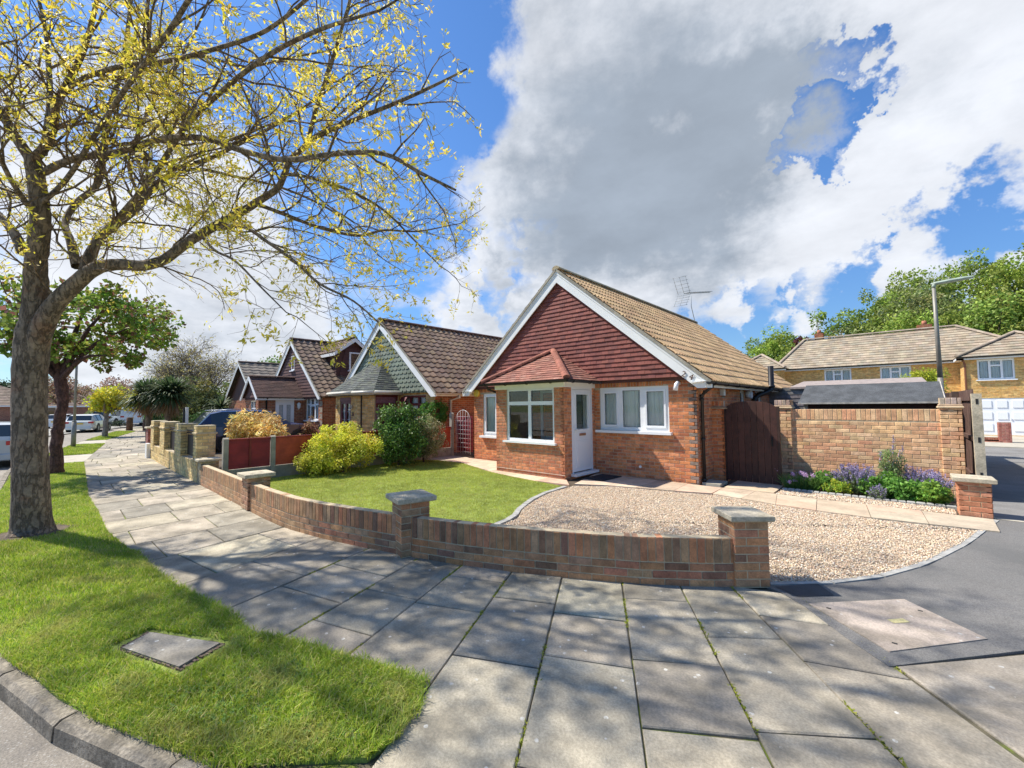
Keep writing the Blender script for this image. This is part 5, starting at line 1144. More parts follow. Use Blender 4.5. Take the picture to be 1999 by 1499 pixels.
# ================================================================== neighbour's front wall with tall piers and iron panels, boundary fence
nw = thing('pillared_wall', 'low pale brick front wall with tall buff piers and black iron panels', 'wall', (-15, 2.3, 0))
YP = [(.70, .50, .21), (.64, .45, .19), (.74, .55, .25), (.66, .49, .23)]
b = MB(); brick_wall(b, (-19.0, 2.2, -.05), (1, 0, 0), (0, -1, 0), 7.1, 0, .52, [], YP, soldier=[(.30, .52, 0, 7.1)], mortar=(.62, .46, .24)); b.box((-19, 2.21, 0), (-11.9, 2.4, .47), (.5, .42, .3), 1); b.build('wall_section', [M_BRICK, M_MORTAR], nw)
for x in (-12.12, -14.22, -16.72, -18.7):
    w = .36 if x > -13 else (.62 if x < -18 else .84)
    b = MB(); 
    for P, d, n, L in (((x-w/2, 2.19, .3), (1, 0, 0), (0, -1, 0), w), ((x+w/2, 2.19, .3), (0, 1, 0), (1, 0, 0), .36), ((x-w/2, 2.55, .3), (0, -1, 0), (-1, 0, 0), .36)): brick_wall(b, P, d, n, L, 0, .98, [], YP, mortar=(.45, .38, .25), depth=.12)
    b.bbox((x-w/2-.03, 2.16, 1.09), (x+w/2+.03, 2.58, 1.14), .012, (.56, .44, .26), 1); b.bbox((x-w/2-.005, 2.185, 1.28), (x+w/2+.005, 2.555, 1.30), .008, (.5, .42, .28), 1)
    b.build('pier', [M_BRICK, M_MORTAR], nw)
for a, c in ((-13.8, -12.3), (-16.3, -14.64), (-18.39, -17.14)):
    k = MB(); k.box((a, 2.33, .5), (c, 2.345, 1.02)); 
    for z in (1.06, 1.12): k.box((a, 2.31, z), (c, 2.35, z+.025))
    k.build('iron_panel', mat('black iron', (.014, .006, .008), .5, var=0), nw)
k = thing('end_pier', 'small dark red brick pier with white base at the far end of the pillared wall', 'pier', (-19.6, 2.3, 0))
pier(k, -19.75, 2.42, 0, .5, 1.0, [(.30, .11, .09), (.26, .10, .08)], cap=(.6, .05, .01), name='shaft')
b = MB(); b.box((-19.5, 2.1, 0), (-19.1, 2.2, .5)); b.build('white_base', M_WHITE, k)
fe = thing('boundary_fence', 'low red boarded fence with concrete posts and gravel boards behind the front wall', 'fence', (-11.2, 5.8, 0))
M_RED = mat('red wood stain', attr=True, rough=.6, var=.2, vs=4, bump=.3, bs=60)
M_FPOST = mat('fence concrete', (.33, .30, .24), .9, var=.2, vs=5, bump=.3, bs=80)
py = [2.58, 3.55, 5.4, 7.25, 9.1]
for i, y in enumerate(py):
    k = MB(); h = 1.0 if i < 4 else 1.44; k.box((-11.26, y-.05, 0), (-11.14, y+.05, h)); k.extr([(-11.26, y-.05, h), (-11.14, y-.05, h), (-11.2, y-.05, h+.03)], (0, .1, 0)); k.build('post', M_FPOST, fe)
for a, c in zip(py, py[1:]):
    k = MB(); k.box((-11.225, a+.05, 0), (-11.175, c-.05, .30)); k.build('gravel_board', M_FPOST, fe)
    k = MB(); dk = a < 3.3; n = 7; hh = .66/n
    for j in range(n):
        base = (.28, .025, .022) if dk else (.42, .065, .025); k.obox((-11.185, a+.06, .31+j*hh), (.012, 0, .0), (0, c-a-.12, 0), (-.012, 0, hh+.008), jit(base, .12))
    for y in ((a+c)/2, ): k.box((-11.178, y-.02, .31), (-11.15, y+.02, .97), (.22, .03, .02))
    k.box((-11.23, a+.05, .965), (-11.16, c-.05, .995), (.26, .03, .025)); k.build('panel', M_RED, fe)
# trellis gate at the corner
tg = thing('trellis_gate', 'tall arched white metal trellis screen in front of a red side gate', 'trellis', (-10.7, 9.2, 0))
k = MB()
for x in np.arange(-11.1, -10.31, .1): k.box((x, 9.24, .18), (x+.095, 9.26, 1.36), jit((.20, .015, .02), .15))
k.build('red_gate', M_RED, tg)
k = MB()
cx_, w_, r_ = -10.68, .36, .34
arch = [(cx_-w_, 9.16, .1), (cx_-w_, 9.16, 1.22)]+[(cx_-w_*math.cos(a), 9.16, 1.22+r_*math.sin(a)) for a in np.linspace(.2, math.pi-.2, 9)]+[(cx_+w_, 9.16, 1.22), (cx_+w_, 9.16, .1)]
k.tube(arch, .009, 6)
for i in range(-2, 3): x = cx_+i*.13; k.tube([(x, 9.155, .12), (x, 9.155, 1.22+r_*math.sqrt(max(0, 1-(i*.13/w_)**2)))], .005, 5)
for j in range(9): z = .18+j*.145; k.tube([(cx_-w_, 9.165, z), (cx_+w_, 9.165, z)], .005, 5)
k.build('trellis', mat('dull white', (.55, .52, .50), .5, var=.1, vs=9), tg)
# ================================================================== street tree: hand laid limbs, grown branches, twigs and leaves
LIMBS = {
 'trunk':[(-8.85,-0.19,-0.03,0.217),(-8.85,-0.21,0.29,0.193),(-8.83,-0.23,0.72,0.18),(-8.82,-0.26,1.35,0.173),(-8.79,-0.28,2.13,0.171),(-8.73,-0.27,2.69,0.177),(-8.68,-0.24,2.97,0.165),(-8.61,-0.26,3.39,0.125),(-8.53,-0.27,3.79,0.109),(-8.37,-0.24,4.18,0.103),(-8.32,-0.27,4.57,0.096),(-8.26,-0.32,4.92,0.086),(-8.26,-0.35,5.04,0.072)],
 'A1':[(-8.25,-0.34,4.97,0.059),(-7.96,-0.22,5.11,0.05),(-7.72,-0.15,5.3,0.044),(-7.46,-0.13,5.49,0.037),(-7.11,-0.02,5.68,0.034),(-6.77,0.08,5.92,0.028),(-6.29,0.15,6.2,0.021),(-5.95,0.19,6.39,0.014)],
 'A2':[(-8.26,-0.35,5.01,0.066),(-8.39,-0.5,5.31,0.055),(-8.61,-0.65,5.69,0.047),(-9.12,-0.97,6.39,0.037),(-9.73,-1.32,7.28,0.026),(-10.24,-1.6,8.37,0.017)],
 'A3':[(-8.22,-0.23,4.86,0.047),(-7.77,-0.03,4.91,0.041),(-7.43,0.15,4.91,0.039),(-6.89,0.44,4.88,0.037),(-6.32,0.76,4.93,0.035),(-5.78,1.06,4.83,0.034),(-5.35,1.34,4.62,0.032),(-4.89,1.64,4.46,0.03),(-4.42,2.0,4.49,0.028),(-4.0,2.32,4.45,0.024),(-3.66,2.58,4.2,0.02),(-3.4,2.83,4.02,0.012)],
 'A4':[(-8.14,-0.24,5.07,0.04),(-8.34,-0.21,5.89,0.034),(-8.61,-0.25,6.62,0.03),(-8.94,-0.32,7.38,0.025),(-9.34,-0.49,8.34,0.018)],
 'A5':[(-8.23,0.11,3.67,0.062),(-8.49,0.04,4.08,0.048),(-8.83,-0.02,4.43,0.041),(-8.98,0.09,4.82,0.04),(-9.01,0.3,5.2,0.046),(-9.06,0.36,5.74,0.043),(-9.14,0.38,6.21,0.042),(-9.22,0.42,6.65,0.04),(-9.23,0.51,7.14,0.036),(-9.25,0.58,7.86,0.031),(-9.29,0.62,8.65,0.026),(-9.33,0.66,9.54,0.018)],
 'A7':[(-8.71,-0.42,3.94,0.058),(-8.72,-0.4,3.88,0.065),(-8.93,-0.51,4.19,0.055),(-9.34,-0.7,4.54,0.044),(-10.05,-1.05,5.06,0.033),(-10.99,-1.55,5.7,0.02)],
 'A8':[(-8.34,-0.24,4.24,0.033),(-8.07,-0.41,4.43,0.029),(-7.74,-0.52,4.59,0.025),(-7.22,-0.61,4.81,0.022),(-6.61,-0.61,5.21,0.019),(-5.85,-0.48,5.43,0.014),(-5.18,-0.28,5.65,0.01)],
 'B':[(-8.71,-0.24,2.55,0.132),(-8.57,-0.19,2.82,0.126),(-8.38,-0.07,3.15,0.105),(-8.17,0.12,3.44,0.093),(-7.98,0.28,3.62,0.085),(-7.77,0.49,3.68,0.076),(-7.55,0.73,3.67,0.071),(-7.4,0.94,3.78,0.065),(-7.25,1.12,3.99,0.063),(-7.12,1.3,4.17,0.06),(-6.98,1.49,4.34,0.057),(-6.82,1.69,4.51,0.053),(-6.63,1.86,4.67,0.049),(-6.43,2.03,4.84,0.044),(-6.28,2.08,5.02,0.04),(-6.17,2.11,5.19,0.037),(-5.98,2.2,5.31,0.036),(-5.79,2.3,5.44,0.033),(-5.24,2.66,5.64,0.028),(-4.77,2.95,5.77,0.024),(-4.3,3.24,5.93,0.018),(-3.98,3.51,6.13,0.01)],
 'B1':[(-5.93,2.25,5.36,0.031),(-5.66,2.26,5.78,0.029),(-5.35,2.31,6.22,0.025),(-5.09,2.32,6.53,0.021),(-4.8,2.31,6.79,0.017),(-4.52,2.27,7.05,0.011)],
 'BL1':[(-6.66,1.83,4.63,0.03),(-6.5,2.12,4.54,0.026),(-6.24,2.57,4.38,0.024),(-5.96,3.04,4.32,0.021),(-5.76,3.35,4.44,0.017),(-5.46,3.76,4.46,0.013),(-5.07,4.11,4.55,0.008)],
 'BL2':[(-6.96,1.45,4.23,0.029),(-6.46,1.63,4.17,0.025),(-6.0,1.81,3.87,0.022),(-5.6,1.99,3.57,0.02),(-5.22,2.16,3.23,0.016),(-4.83,2.4,2.99,0.012),(-4.57,2.67,2.66,0.008)],
 'BL3':[(-7.06,1.29,4.1,0.022),(-6.64,1.36,3.81,0.018),(-6.22,1.49,3.6,0.015),(-5.76,1.66,3.2,0.011),(-5.44,1.85,2.86,0.007)],
 'BL4':[(-6.28,2.08,5.02,0.026),(-6.2,2.36,5.06,0.023),(-5.96,2.86,4.97,0.02),(-5.75,3.34,4.75,0.017),(-5.5,3.74,4.31,0.013),(-5.3,4.09,3.94,0.008)],
 'B2':[(-8.09,0.18,3.51,0.07),(-8.11,0.21,3.77,0.063),(-8.18,0.33,4.14,0.057),(-8.17,0.52,4.42,0.053),(-8.13,0.68,4.64,0.049),(-8.19,0.81,4.94,0.045),(-8.17,0.95,5.19,0.041),(-8.09,1.13,5.44,0.036),(-7.89,1.45,5.62,0.032),(-7.57,1.85,5.94,0.027),(-7.12,2.38,6.41,0.022),(-6.64,2.91,6.98,0.014)],
 'B3':[(-8.18,0.33,4.14,0.036),(-7.72,0.47,4.31,0.033),(-6.82,0.73,4.67,0.03),(-6.02,0.9,4.99,0.028),(-5.22,1.08,5.1,0.025),(-4.52,1.31,5.23,0.022),(-3.93,1.57,5.3,0.018),(-3.41,1.92,5.4,0.011)],
 'B4':[(-8.19,0.81,4.94,0.03),(-8.66,0.74,5.57,0.027),(-8.94,0.72,6.1,0.025),(-8.96,0.92,6.83,0.023),(-8.86,1.23,7.68,0.02),(-8.73,1.54,8.75,0.016),(-8.72,1.75,9.86,0.011)],
 'B5':[(-8.17,0.95,5.19,0.027),(-8.25,1.38,5.59,0.025),(-8.11,1.92,5.63,0.023),(-7.8,2.62,5.56,0.021),(-7.34,3.34,5.19,0.017),(-7.0,3.97,4.51,0.01)],
 'A9':[(-7.46,-0.13,5.49,0.027),(-7.06,0.03,5.62,0.025),(-6.43,0.34,5.63,0.025),(-5.78,0.67,5.52,0.023),(-5.13,1.0,5.48,0.021),(-4.51,1.3,5.49,0.019),(-3.92,1.56,5.69,0.015)],
 'A10':[(-8.34,-0.25,4.45,0.03),(-7.49,-0.02,4.57,0.027),(-6.68,0.17,4.81,0.025),(-5.86,0.36,5.04,0.023),(-4.98,0.61,5.32,0.022),(-4.28,0.82,5.68,0.018),(-3.65,1.11,5.97,0.013)],
 'A11':[(-9.23,0.51,7.14,0.025),(-8.93,0.91,7.43,0.024),(-8.47,1.44,7.68,0.022),(-8.02,2.01,7.58,0.02),(-7.46,2.64,7.83,0.016),(-6.66,3.36,8.0,0.009)],
}
M_BARK = mat('bark', attr=True, rough=.92, var=.25, vs=5, var2=(26, .2), grain=(.3, 13, .34, .012), stain=((.22, .11, .06), 3.5, .54, .66, .5))
M_LEAF = mat('young leaf', attr=True, rough=.5, var=.12, vs=3, transl=.5, spec=.2)
M_LEAFG = mat('leaf', attr=True, rough=.55, var=.14, vs=2, transl=.35, spec=.25)
class Tubes:
    """many tapered limbs into one mesh with numpy arrays"""
    def __init__(s): s.V = []; s.F = []; s.C = []; s.n = 0
    def add(s, P, R, k, col):
        P = np.asarray(P, float); R = np.asarray(R, float); m = len(P)
        t = np.gradient(P, axis=0); t /= (np.linalg.norm(t, axis=1, keepdims=True)+1e-9)
        ref = np.array([.13, .21, .97]) if abs(t[0][2]) < .9 else np.array([1., .1, 0]); a = np.cross(t, ref); a /= (np.linalg.norm(a, axis=1, keepdims=True)+1e-9); b = np.cross(t, a)
        w = 2*np.pi*np.arange(k)/k
        ring = P[:, None]+(a[:, None]*np.cos(w)[None, :, None]+b[:, None]*np.sin(w)[None, :, None])*R[:, None, None]
        s.V.append(ring.reshape(-1, 3)); i = np.arange(m-1)[:, None]*k; j = np.arange(k)[None]; jn = (np.arange(k)+1)[None] % k
        f = np.stack([i+j, i+jn, i+k+jn, i+k+j], -1).reshape(-1, 4)+s.n; s.F.append(f); s.C.append(np.tile(np.array(col), (len(f), 1))); s.n += m*k
    def build(s, name, m, parent, **kw):
        return mesh_np(name, np.concatenate(s.V), np.concatenate(s.F), np.concatenate(s.C), [m], parent, smooth_=True, **kw)
def smooth_path(pts, sub=4):
    P = [np.array(p, float) for p in pts]; P = [2*P[0]-P[1]]+P+[2*P[-1]-P[-2]]; o = []
    for i in range(1, len(P)-2):
        for k in range(sub):
            t = k/sub; o.append(.5*((2*P[i])+(-P[i-1]+P[i+1])*t+(2*P[i-1]-5*P[i]+4*P[i+1]-P[i+2])*t*t+(-P[i-1]+3*P[i]-3*P[i+1]+P[i+2])*t**3))
    o.append(P[-2]); return np.array(o)
def leafset(centres, dirs, size, asp, cols, n_per, spread, r, droop=0.2):
    """rhombic leaves round the centres -> V, F(quads), C"""
    n = len(centres)*n_per; c = np.repeat(centres, n_per, 0)+r.normal(0, spread, (n, 3)); d = np.repeat(dirs, n_per, 0)*.6+r.normal(0, .7, (n, 3)); d[:, 2] -= droop
    d /= np.linalg.norm(d, axis=1, keepdims=True)+1e-9; u = r.normal(0, 1, (n, 3)); s_ = np.cross(d, u); s_ /= np.linalg.norm(s_, axis=1, keepdims=True)+1e-9
    L = size*r.uniform(.6, 1.3, (n, 1)); w = L*asp; up_ = np.cross(s_, d)
    V = np.stack([c, c+d*L*.5+s_*w*.5+up_*w*.15, c+d*L, c+d*L*.5-s_*w*.5+up_*w*.15], 1).reshape(-1, 3)
    pal = np.array(cols); C_ = pal[r.integers(0, len(pal), n)]*r.uniform(.8, 1.2, (n, 1)); return V, np.arange(4*n).reshape(n, 4), C_
def street_tree(limbs, root, seed=3):
    r = np.random.default_rng(seed); tb = Tubes(); BK = (.22, .17, .12)
    tw = Tubes(); tips = []; tdir = []
    latv = np.array(rt[:]); fwv = np.array(fw[:])
    def inside(p):
        s = p@latv; z = p[2]
        if s > -.45: return False
        w = (p-np.array(CAM[:]))@fwv
        if w < 1.4: return p[1] < 1.2
        return z > (2.2 if s < -1.4 else 2.5) and z < 9.5
    def grow(p, d, L, r0_, lev, col):
        nseg = max(3, int(L/(.16 if lev < 3 else .1))); st = L/nseg; P = [p]; D = d/np.linalg.norm(d); Ds = [D]
        for i in range(nseg):
            D = D+r.normal(0, .20 if lev < 3 else .30, 3); D[2] += (.05 if i < nseg*.4 else (-.09 if lev > 1 else -.03)); D /= np.linalg.norm(D); q = P[-1]+D*st
            if not inside(q): break
            P.append(q); Ds.append(D)
        if len(P) < 3: return
        m = len(P); R = r0_*(1-np.linspace(0, 1, m)*.72)
        (tb if lev == 1 else tw).add(P, R, 5 if lev == 1 else (4 if lev == 2 else 3), col)
        if lev < 3:
            gap = .22 if lev == 1 else .13
            a = gap*.8
            while a < (m-1)*st:
                i = min(m-2, int(a/st)); q = P[i]+(P[i+1]-P[i])*(a/st-i); u = r.normal(0, 1, 3); ax = np.cross(Ds[i], u); ax /= np.linalg.norm(ax)
                ang = r.uniform(.5, 1.05); nd_ = Ds[i]*math.cos(ang)+ax*math.sin(ang); f = a/((m-1)*st)
                grow(q, nd_, (r.uniform(.45, .95) if lev == 1 else r.uniform(.16, .42))*(1.15-.6*f), max(.003, R[i]*.5) if lev == 1 else .0027, lev+1, (.26, .17, .10))
                a += gap*r.uniform(.6, 1.4)
        if lev >= 2:
            for i in ([m-1] if lev == 3 else [m-1, m-2, m//2]): tips.append(P[i]); tdir.append(Ds[i])
    for k, pts in limbs.items():
        P = smooth_path([p[:3] for p in pts], 5); R = np.interp(np.linspace(0, len(pts)-1, len(P)), np.arange(len(pts)), [p[3] for p in pts])
        if k == 'trunk': R[:3] *= np.array([1.18, 1.1, 1.03])
        P2 = P+r.normal(0, 1, P.shape)*(R[:, None]*.018); tb.add(P2, R, 18 if k in ('trunk', 'B') else 9, BK if R[0] > .05 else (.24, .19, .14))
        if k == 'trunk': continue
        seg = np.linalg.norm(np.diff(P, axis=0), axis=1); cumL = np.concatenate([[0], np.cumsum(seg)]); a = .35 if R[0] > .08 else .15
        while a < cumL[-1]:
            i = int(np.searchsorted(cumL, a))-1; i = min(max(i, 0), len(P)-2); q = P[i]; D = P[i+1]-P[i]; D /= np.linalg.norm(D)+1e-9
            u = r.normal(0, 1, 3); ax = np.cross(D, u); ax /= np.linalg.norm(ax); 
            if ax[2] < -.3 and r.random() < .5: ax[2] *= -1
            ang = r.uniform(.45, 1.0); nd_ = D*math.cos(ang)+ax*math.sin(ang); f = a/cumL[-1]
            grow(q, nd_, r.uniform(.8, 1.9)*(1.1-.45*f), min(R[i]*.55, .017), 1, (.24, .18, .12))
            a += r.uniform(.18, .44)
        grow(P[-1], P[-1]-P[-2], .8, R[-1], 1, (.14, .1, .08))
    t_ = tb.build('trunk', M_BARK, root); tw.build('twigs', M_BARK, root)
    tips_ = np.array(tips); td = np.array(tdir)
    sel = r.random(len(tips_)) < .60+.55*(np.sin(tips_[:, 0]*1.9)*np.sin(tips_[:, 1]*2.3+tips_[:, 2]*1.4)); tips_, td = tips_[sel], td[sel]
    LC = [(.84, .68, .07), (.88, .74, .12), (.74, .64, .06), (.92, .80, .26), (.60, .58, .06), (.84, .62, .12)]
    V, Fq, Cc = leafset(tips_, td, .062, .36, LC, 5, .018, r)
    # denser tufts
    big = tips_[r.random(len(tips_)) < .035]; V2_, F2_, C2_ = leafset(big, np.tile([0, 0, 1.], (len(big), 1)), .075, .3, LC[:3], 22, .05, r)
    mesh_np('crown', np.concatenate([V, V2_]), np.concatenate([Fq, F2_+len(V)]), np.concatenate([Cc, C2_]), [M_LEAF], root)
    print('tree tips', len(tips_))
st = thing('street_tree', 'large nearest street tree with grey brown forked trunk and thin yellow new leaves', 'tree', (-8.85, -.2, 0))
street_tree(LIMBS, st)
sl_ = MB(); sl_.prism([(-8.85+.42*math.cos(a)*(1+.15*math.sin(3*a)), -.2+.42*math.sin(a)*(1+.15*math.sin(5*a))) for a in np.linspace(0, 6.2, 18)], .0, .02); sl_.build('bare_soil', M_SOIL, **ST)

# ------------------------------------------------------------------ leafy trees and shrubs made of leaf clumps on a branching frame
def clump_tree(root, base, h, trunk_r, trunk_h, crown_c, crown_r, nclump, clump_r, leaf, n_leaf, cols, bark=(.12, .09, .07), seed=1, asp=.6, limbs=7, flat=1.0, leafm=None, shell=.55, spread=None, fork=None, droop=.2, hollow=0.0):
    r = np.random.default_rng(seed); B = np.array(base, float); cc = B+np.array(crown_c, float); cr = np.array(crown_r, float)
    tb = Tubes(); n = 7; P = [B+np.array([0, 0, trunk_h*i/n])+np.array([*(r.normal(0, trunk_r*.18, 2)*(i > 0)), 0]) for i in range(n+1)]
    if trunk_h > 0: tb.add(P, np.linspace(trunk_r*1.15, trunk_r*.75, n+1), 10, bark)
    top = P[-1]; cl = []
    tries = 0
    while len(cl) < nclump and tries < 9999:
        tries += 1; d = r.normal(0, 1, 3); d /= np.linalg.norm(d); q = r.uniform(hollow, 1)**shell; p = cc+d*cr*q*.88
        if p[2] < B[2]+.02*h: continue
        cl.append(p)
    cl = np.array(cl)
    for i in range(limbs if trunk_h > 0 else 0):
        e = cl[r.integers(0, len(cl))]; m = (top+e)/2+r.normal(0, .12, 3)*cr; m[2] = top[2]*.55+e[2]*.45; pth = smooth_path([top-np.array([0, 0, trunk_h*.12*r.random()]), m, e], 4); tb.add(pth, np.linspace(trunk_r*.55, trunk_r*.12, len(pth)), 6, bark)
        for _ in range(4):
            e2 = cl[r.integers(0, len(cl))]; s_ = pth[len(pth)//2]
            if np.linalg.norm(e2-s_) < np.max(cr)*1.1: tb.add(smooth_path([s_, (s_+e2)/2+r.normal(0, .05, 3)*cr, e2], 3), np.linspace(trunk_r*.25, trunk_r*.06, 7), 4, bark)
    if trunk_h > 0: tb.build('trunk', M_BARK, root)
    per = max(1, n_leaf//len(cl)); rr = clump_r*r.uniform(.55, 1.35, (len(cl), 1)); tint = r.uniform(.78, 1.22, (len(cl), 1))*(1+r.normal(0, .06, (len(cl), 3)))
    nn = per*len(cl); d = r.normal(0, 1, (nn, 3)); d /= np.linalg.norm(d, axis=1, keepdims=True); pos = np.repeat(cl, per, 0)+d*np.repeat(rr, per, 0)*r.uniform(.25, 1, (nn, 1))**.5*np.array([1, 1, flat])
    ok = pos[:, 2] > B[2]+.02; pos = pos[ok]; d = d[ok]; V, Fq, C_ = leafset(pos, d, leaf, asp, cols, 1, .001, r, droop); C_ = C_*np.repeat(tint, per, 0)[ok]
    return mesh_np('crown', V, Fq, np.clip(C_, 0, .95), [leafm or M_LEAFG], root)
t2 = thing('street_tree', 'second street tree with leaning dark trunk and dense dark green crown', 'tree', (-16.55, 0, 0))
r_ = np.random.default_rng(4); tb = Tubes(); P = smooth_path([(-16.58, 0, 0), (-16.56, .0, .7), (-16.5, .02, 1.4), (-16.42, .08, 1.95), (-16.5, .0, 2.5), (-16.65, -.1, 3.0), (-16.8, -.2, 3.6)], 5); tb.add(P+r_.normal(0, .012, P.shape), np.interp(np.linspace(0, 1, len(P)), [0, .12, .5, .6, 1], [.18, .125, .11, .13, .09]), 12, (.12, .06, .05))
for e in [(-15.4, 1.2, 3.9), (-15.0, .8, 3.1), (-15.9, .9, 4.6), (-17.5, -1.2, 4.2), (-16.6, -1.5, 3.8), (-17, .6, 5.2)]:
    s0 = P[len(P)*2//3]; tb.add(smooth_path([s0, (np.array(s0)+np.array(e))/2+np.array([0, 0, .25]), e], 5), np.linspace(.08, .015, 11), 6, (.10, .055, .05))
tb.build('trunk', M_BARK, t2)
_keep = Tubes
clump_tree(t2, (-16.5, 0, 0), 6, .01, 0, (.5, .5, 4.0), (2.35, 2.2, 1.25), 85, .30, .12, 8000, [(.20, .32, .05), (.26, .38, .055), (.15, .25, .04), (.20, .30, .05), (.24, .11, .08), (.18, .24, .05), (.40, .40, .08)], seed=5, asp=.8, hollow=.3)
def ctree(name, label, cat, base, *a, group=None, **kw):
    t = thing(name, label, cat, base, group=group); clump_tree(t, base, *a, **kw); return t
# bare trees with pale twigs behind the palm
def bare_tree(root, base, h, sp, seed, tr=.16, nl=26, leafc=[(.5, .42, .16), (.4, .36, .14)], nleaf=1500, tw=.012):
    r = np.random.default_rng(seed); tb = Tubes(); tips = []
    def br(p, d, L, R, lev):
        n = 6; P = [np.array(p, float)]; D = d/np.linalg.norm(d)
        for i in range(n):
            D = D+r.normal(0, .14, 3)+np.array([0, 0, .05 if lev < 2 else -.02]); D /= np.linalg.norm(D); P.append(P[-1]+D*L/n)
        tb.add(P, np.linspace(R, R*.45, n+1), 5 if lev < 2 else 3, (.24, .20, .16))
        if lev == 4: tips.append(P[-1]); return
        for i in range([5, 5, 5, 4][lev]):
            q = P[r.integers(2, n+1)]; ax = np.cross(D, r.normal(0, 1, 3)); ax /= np.linalg.norm(ax); a = r.uniform(.3, .85); br(q, D*math.cos(a)+ax*math.sin(a), L*r.uniform(.55, .8), max(tw, R*.5), lev+1)
        tips.append(P[-1])
    n0 = np.array(base, float); tb.add([n0, n0+[0, 0, h*.14], n0+[.05, 0, h*.28]], [tr, tr*.85, tr*.8], 8, (.2, .16, .13))
    for i in range(5):
        a = i*1.26+r.uniform(-.3, .3); br(n0+[.03, 0, h*.26], np.array([math.cos(a)*sp, math.sin(a)*sp, 1.0]), h*.30, tr*.55, 0)
    tb.build('trunk', M_BARK, root); tp = np.array(tips); tp = tp[r.integers(0, len(tp), nleaf)]; V, Fq, Cc = leafset(tp, np.tile([0, 0, 1.], (len(tp), 1)), .16, .6, leafc, 1, .15, r); mesh_np('crown', V, Fq, Cc, [M_LEAF], root)
bt = thing('bare_tree', 'wide leafless tree with pale grey branches behind the spiky palm', 'tree', (-44, 8.2, -.05)); bare_tree(bt, (-44, 8.2, -.05), 8.6, .95, 3, nleaf=2600)
bt = thing('bare_tree', 'smaller leafless tree at the left edge of the grey branched one', 'tree', (-50, 5.8, -.05)); bare_tree(bt, (-50, 7.6, -.05), 7.4, .8, 8, nleaf=1800, leafc=[(.32, .36, .12), (.4, .4, .16)])
OL = [(.17, .19, .06), (.21, .22, .07), (.14, .16, .05), (.25, .24, .09)]
ctree('hedge_tree', 'olive green bushy tree low behind the leafless trees', 'tree', (-41, 7.8, -.05), 4, .15, 1.0, (0, 0, 2.3), (3.0, 2.0, 2.0), 60, .6, .22, 7000, OL, seed=21)
ctree('hedge_tree', 'olive green bushy tree beside the wing gable of the brown bungalow', 'tree', (-37.5, 10.2, -.05), 4, .15, 1.0, (0, 0, 2.3), (2.4, 2.2, 2.0), 50, .6, .22, 6000, [(.19, .20, .06), (.15, .17, .05)], seed=22)
ctree('hedge_tree', 'olive green bushy tree between the spiky palm and the yellow verge trees', 'tree', (-48, 6.9, -.05), 4, .15, 1.0, (0, 0, 2.5), (2.8, 1.8, 2.4), 60, .6, .25, 6000, [(.20, .24, .07), (.16, .19, .05)], seed=23)
ctree('tree', 'bright green treetop showing above the roofs left of the brown gable', 'tree', (-86, 29, -.05), 11, .3, 5, (0, 0, 8), (6, 5, 3.4), 60, 1.4, .5, 4000, [(.19, .28, .07), (.15, .23, .05)], seed=24)
ctree('hedge', 'dark green hedge behind the pillared wall under the palm', 'hedge', (-33, 6.2, 0), 1.6, .1, 0, (0, 0, .75), (3.6, .8, .8), 50, .3, .12, 5000, [(.05, .10, .03), (.07, .13, .04)], seed=25)
# spiky palms (cabbage palm heads)
def palm(root, base, lean, hh, R, n, seed, L=.8):
    r = np.random.default_rng(seed); b = np.array(base, float); top = b+np.array([lean[0], lean[1], hh]); tb = Tubes(); tb.add(smooth_path([b, (b+top)/2+np.array([lean[0]*-.1, 0, 0]), top], 4), np.linspace(.17, .12, 9), 9, (.22, .16, .11)); tb.build('trunk', M_BARK, root)
    V = []; F = []; K = []
    for i in range(n):
        d = r.normal(0, 1, 3); d /= np.linalg.norm(d); d[2] = d[2]*.9+.12; l = L*r.uniform(.75, 1.15); s_ = np.cross(d, [0, 0, 1.]); s_ /= np.linalg.norm(s_)+1e-6; w = .036; p = top+d*.04; c = np.array([(.07, .115, .045), (.09, .14, .05), (.05, .085, .035), (.14, .16, .07)][r.integers(0, 4)])*r.uniform(.8, 1.2)
        if d[2] < -.45: c = np.array((.30, .2, .11))*r.uniform(.7, 1.1)
        pts = [p, p+d*l*.5+[0, 0, -.02*l], p+d*l*.85+[0, 0, -.12*l], p+d*l*1.0+[0, 0, -.24*l]]; ww = [w*.7, w, w*.7, .003]
        for j in range(4): V.append(pts[j]-s_*ww[j]); V.append(pts[j]+s_*ww[j])
        k = len(V)-8
        for j in range(3): F.append((k+2*j, k+2*j+1, k+2*j+3, k+2*j+2)); K.append(c)
    mesh_np('crown', np.array(V), F, np.array(K), [M_LEAFG], root)
p_ = thing('spiky_palm', 'taller spiky palm on the right of the pair behind the pillared wall', 'palm', (-28.4, 3.85, 0), group='pair of spiky palms'); palm(p_, (-28.4, 3.85, 0), (.25, .15, 0), 2.45, 1, 900, 3, 1.2)
p_ = thing('spiky_palm', 'spiky palm on the left of the pair behind the pillared wall', 'palm', (-29.6, 3.35, 0), group='pair of spiky palms'); palm(p_, (-29.6, 3.35, 0), (-.25, -.1, 0), 2.4, 1, 850, 4, 1.2)
p_ = thing('fan_palm', 'low dark green palm by the hedge behind the navy car', 'palm', (-33.5, 7.4, 0)); palm(p_, (-33.5, 7.4, 0), (0, 0, 0), 1.75, 1, 260, 5, 1.1)
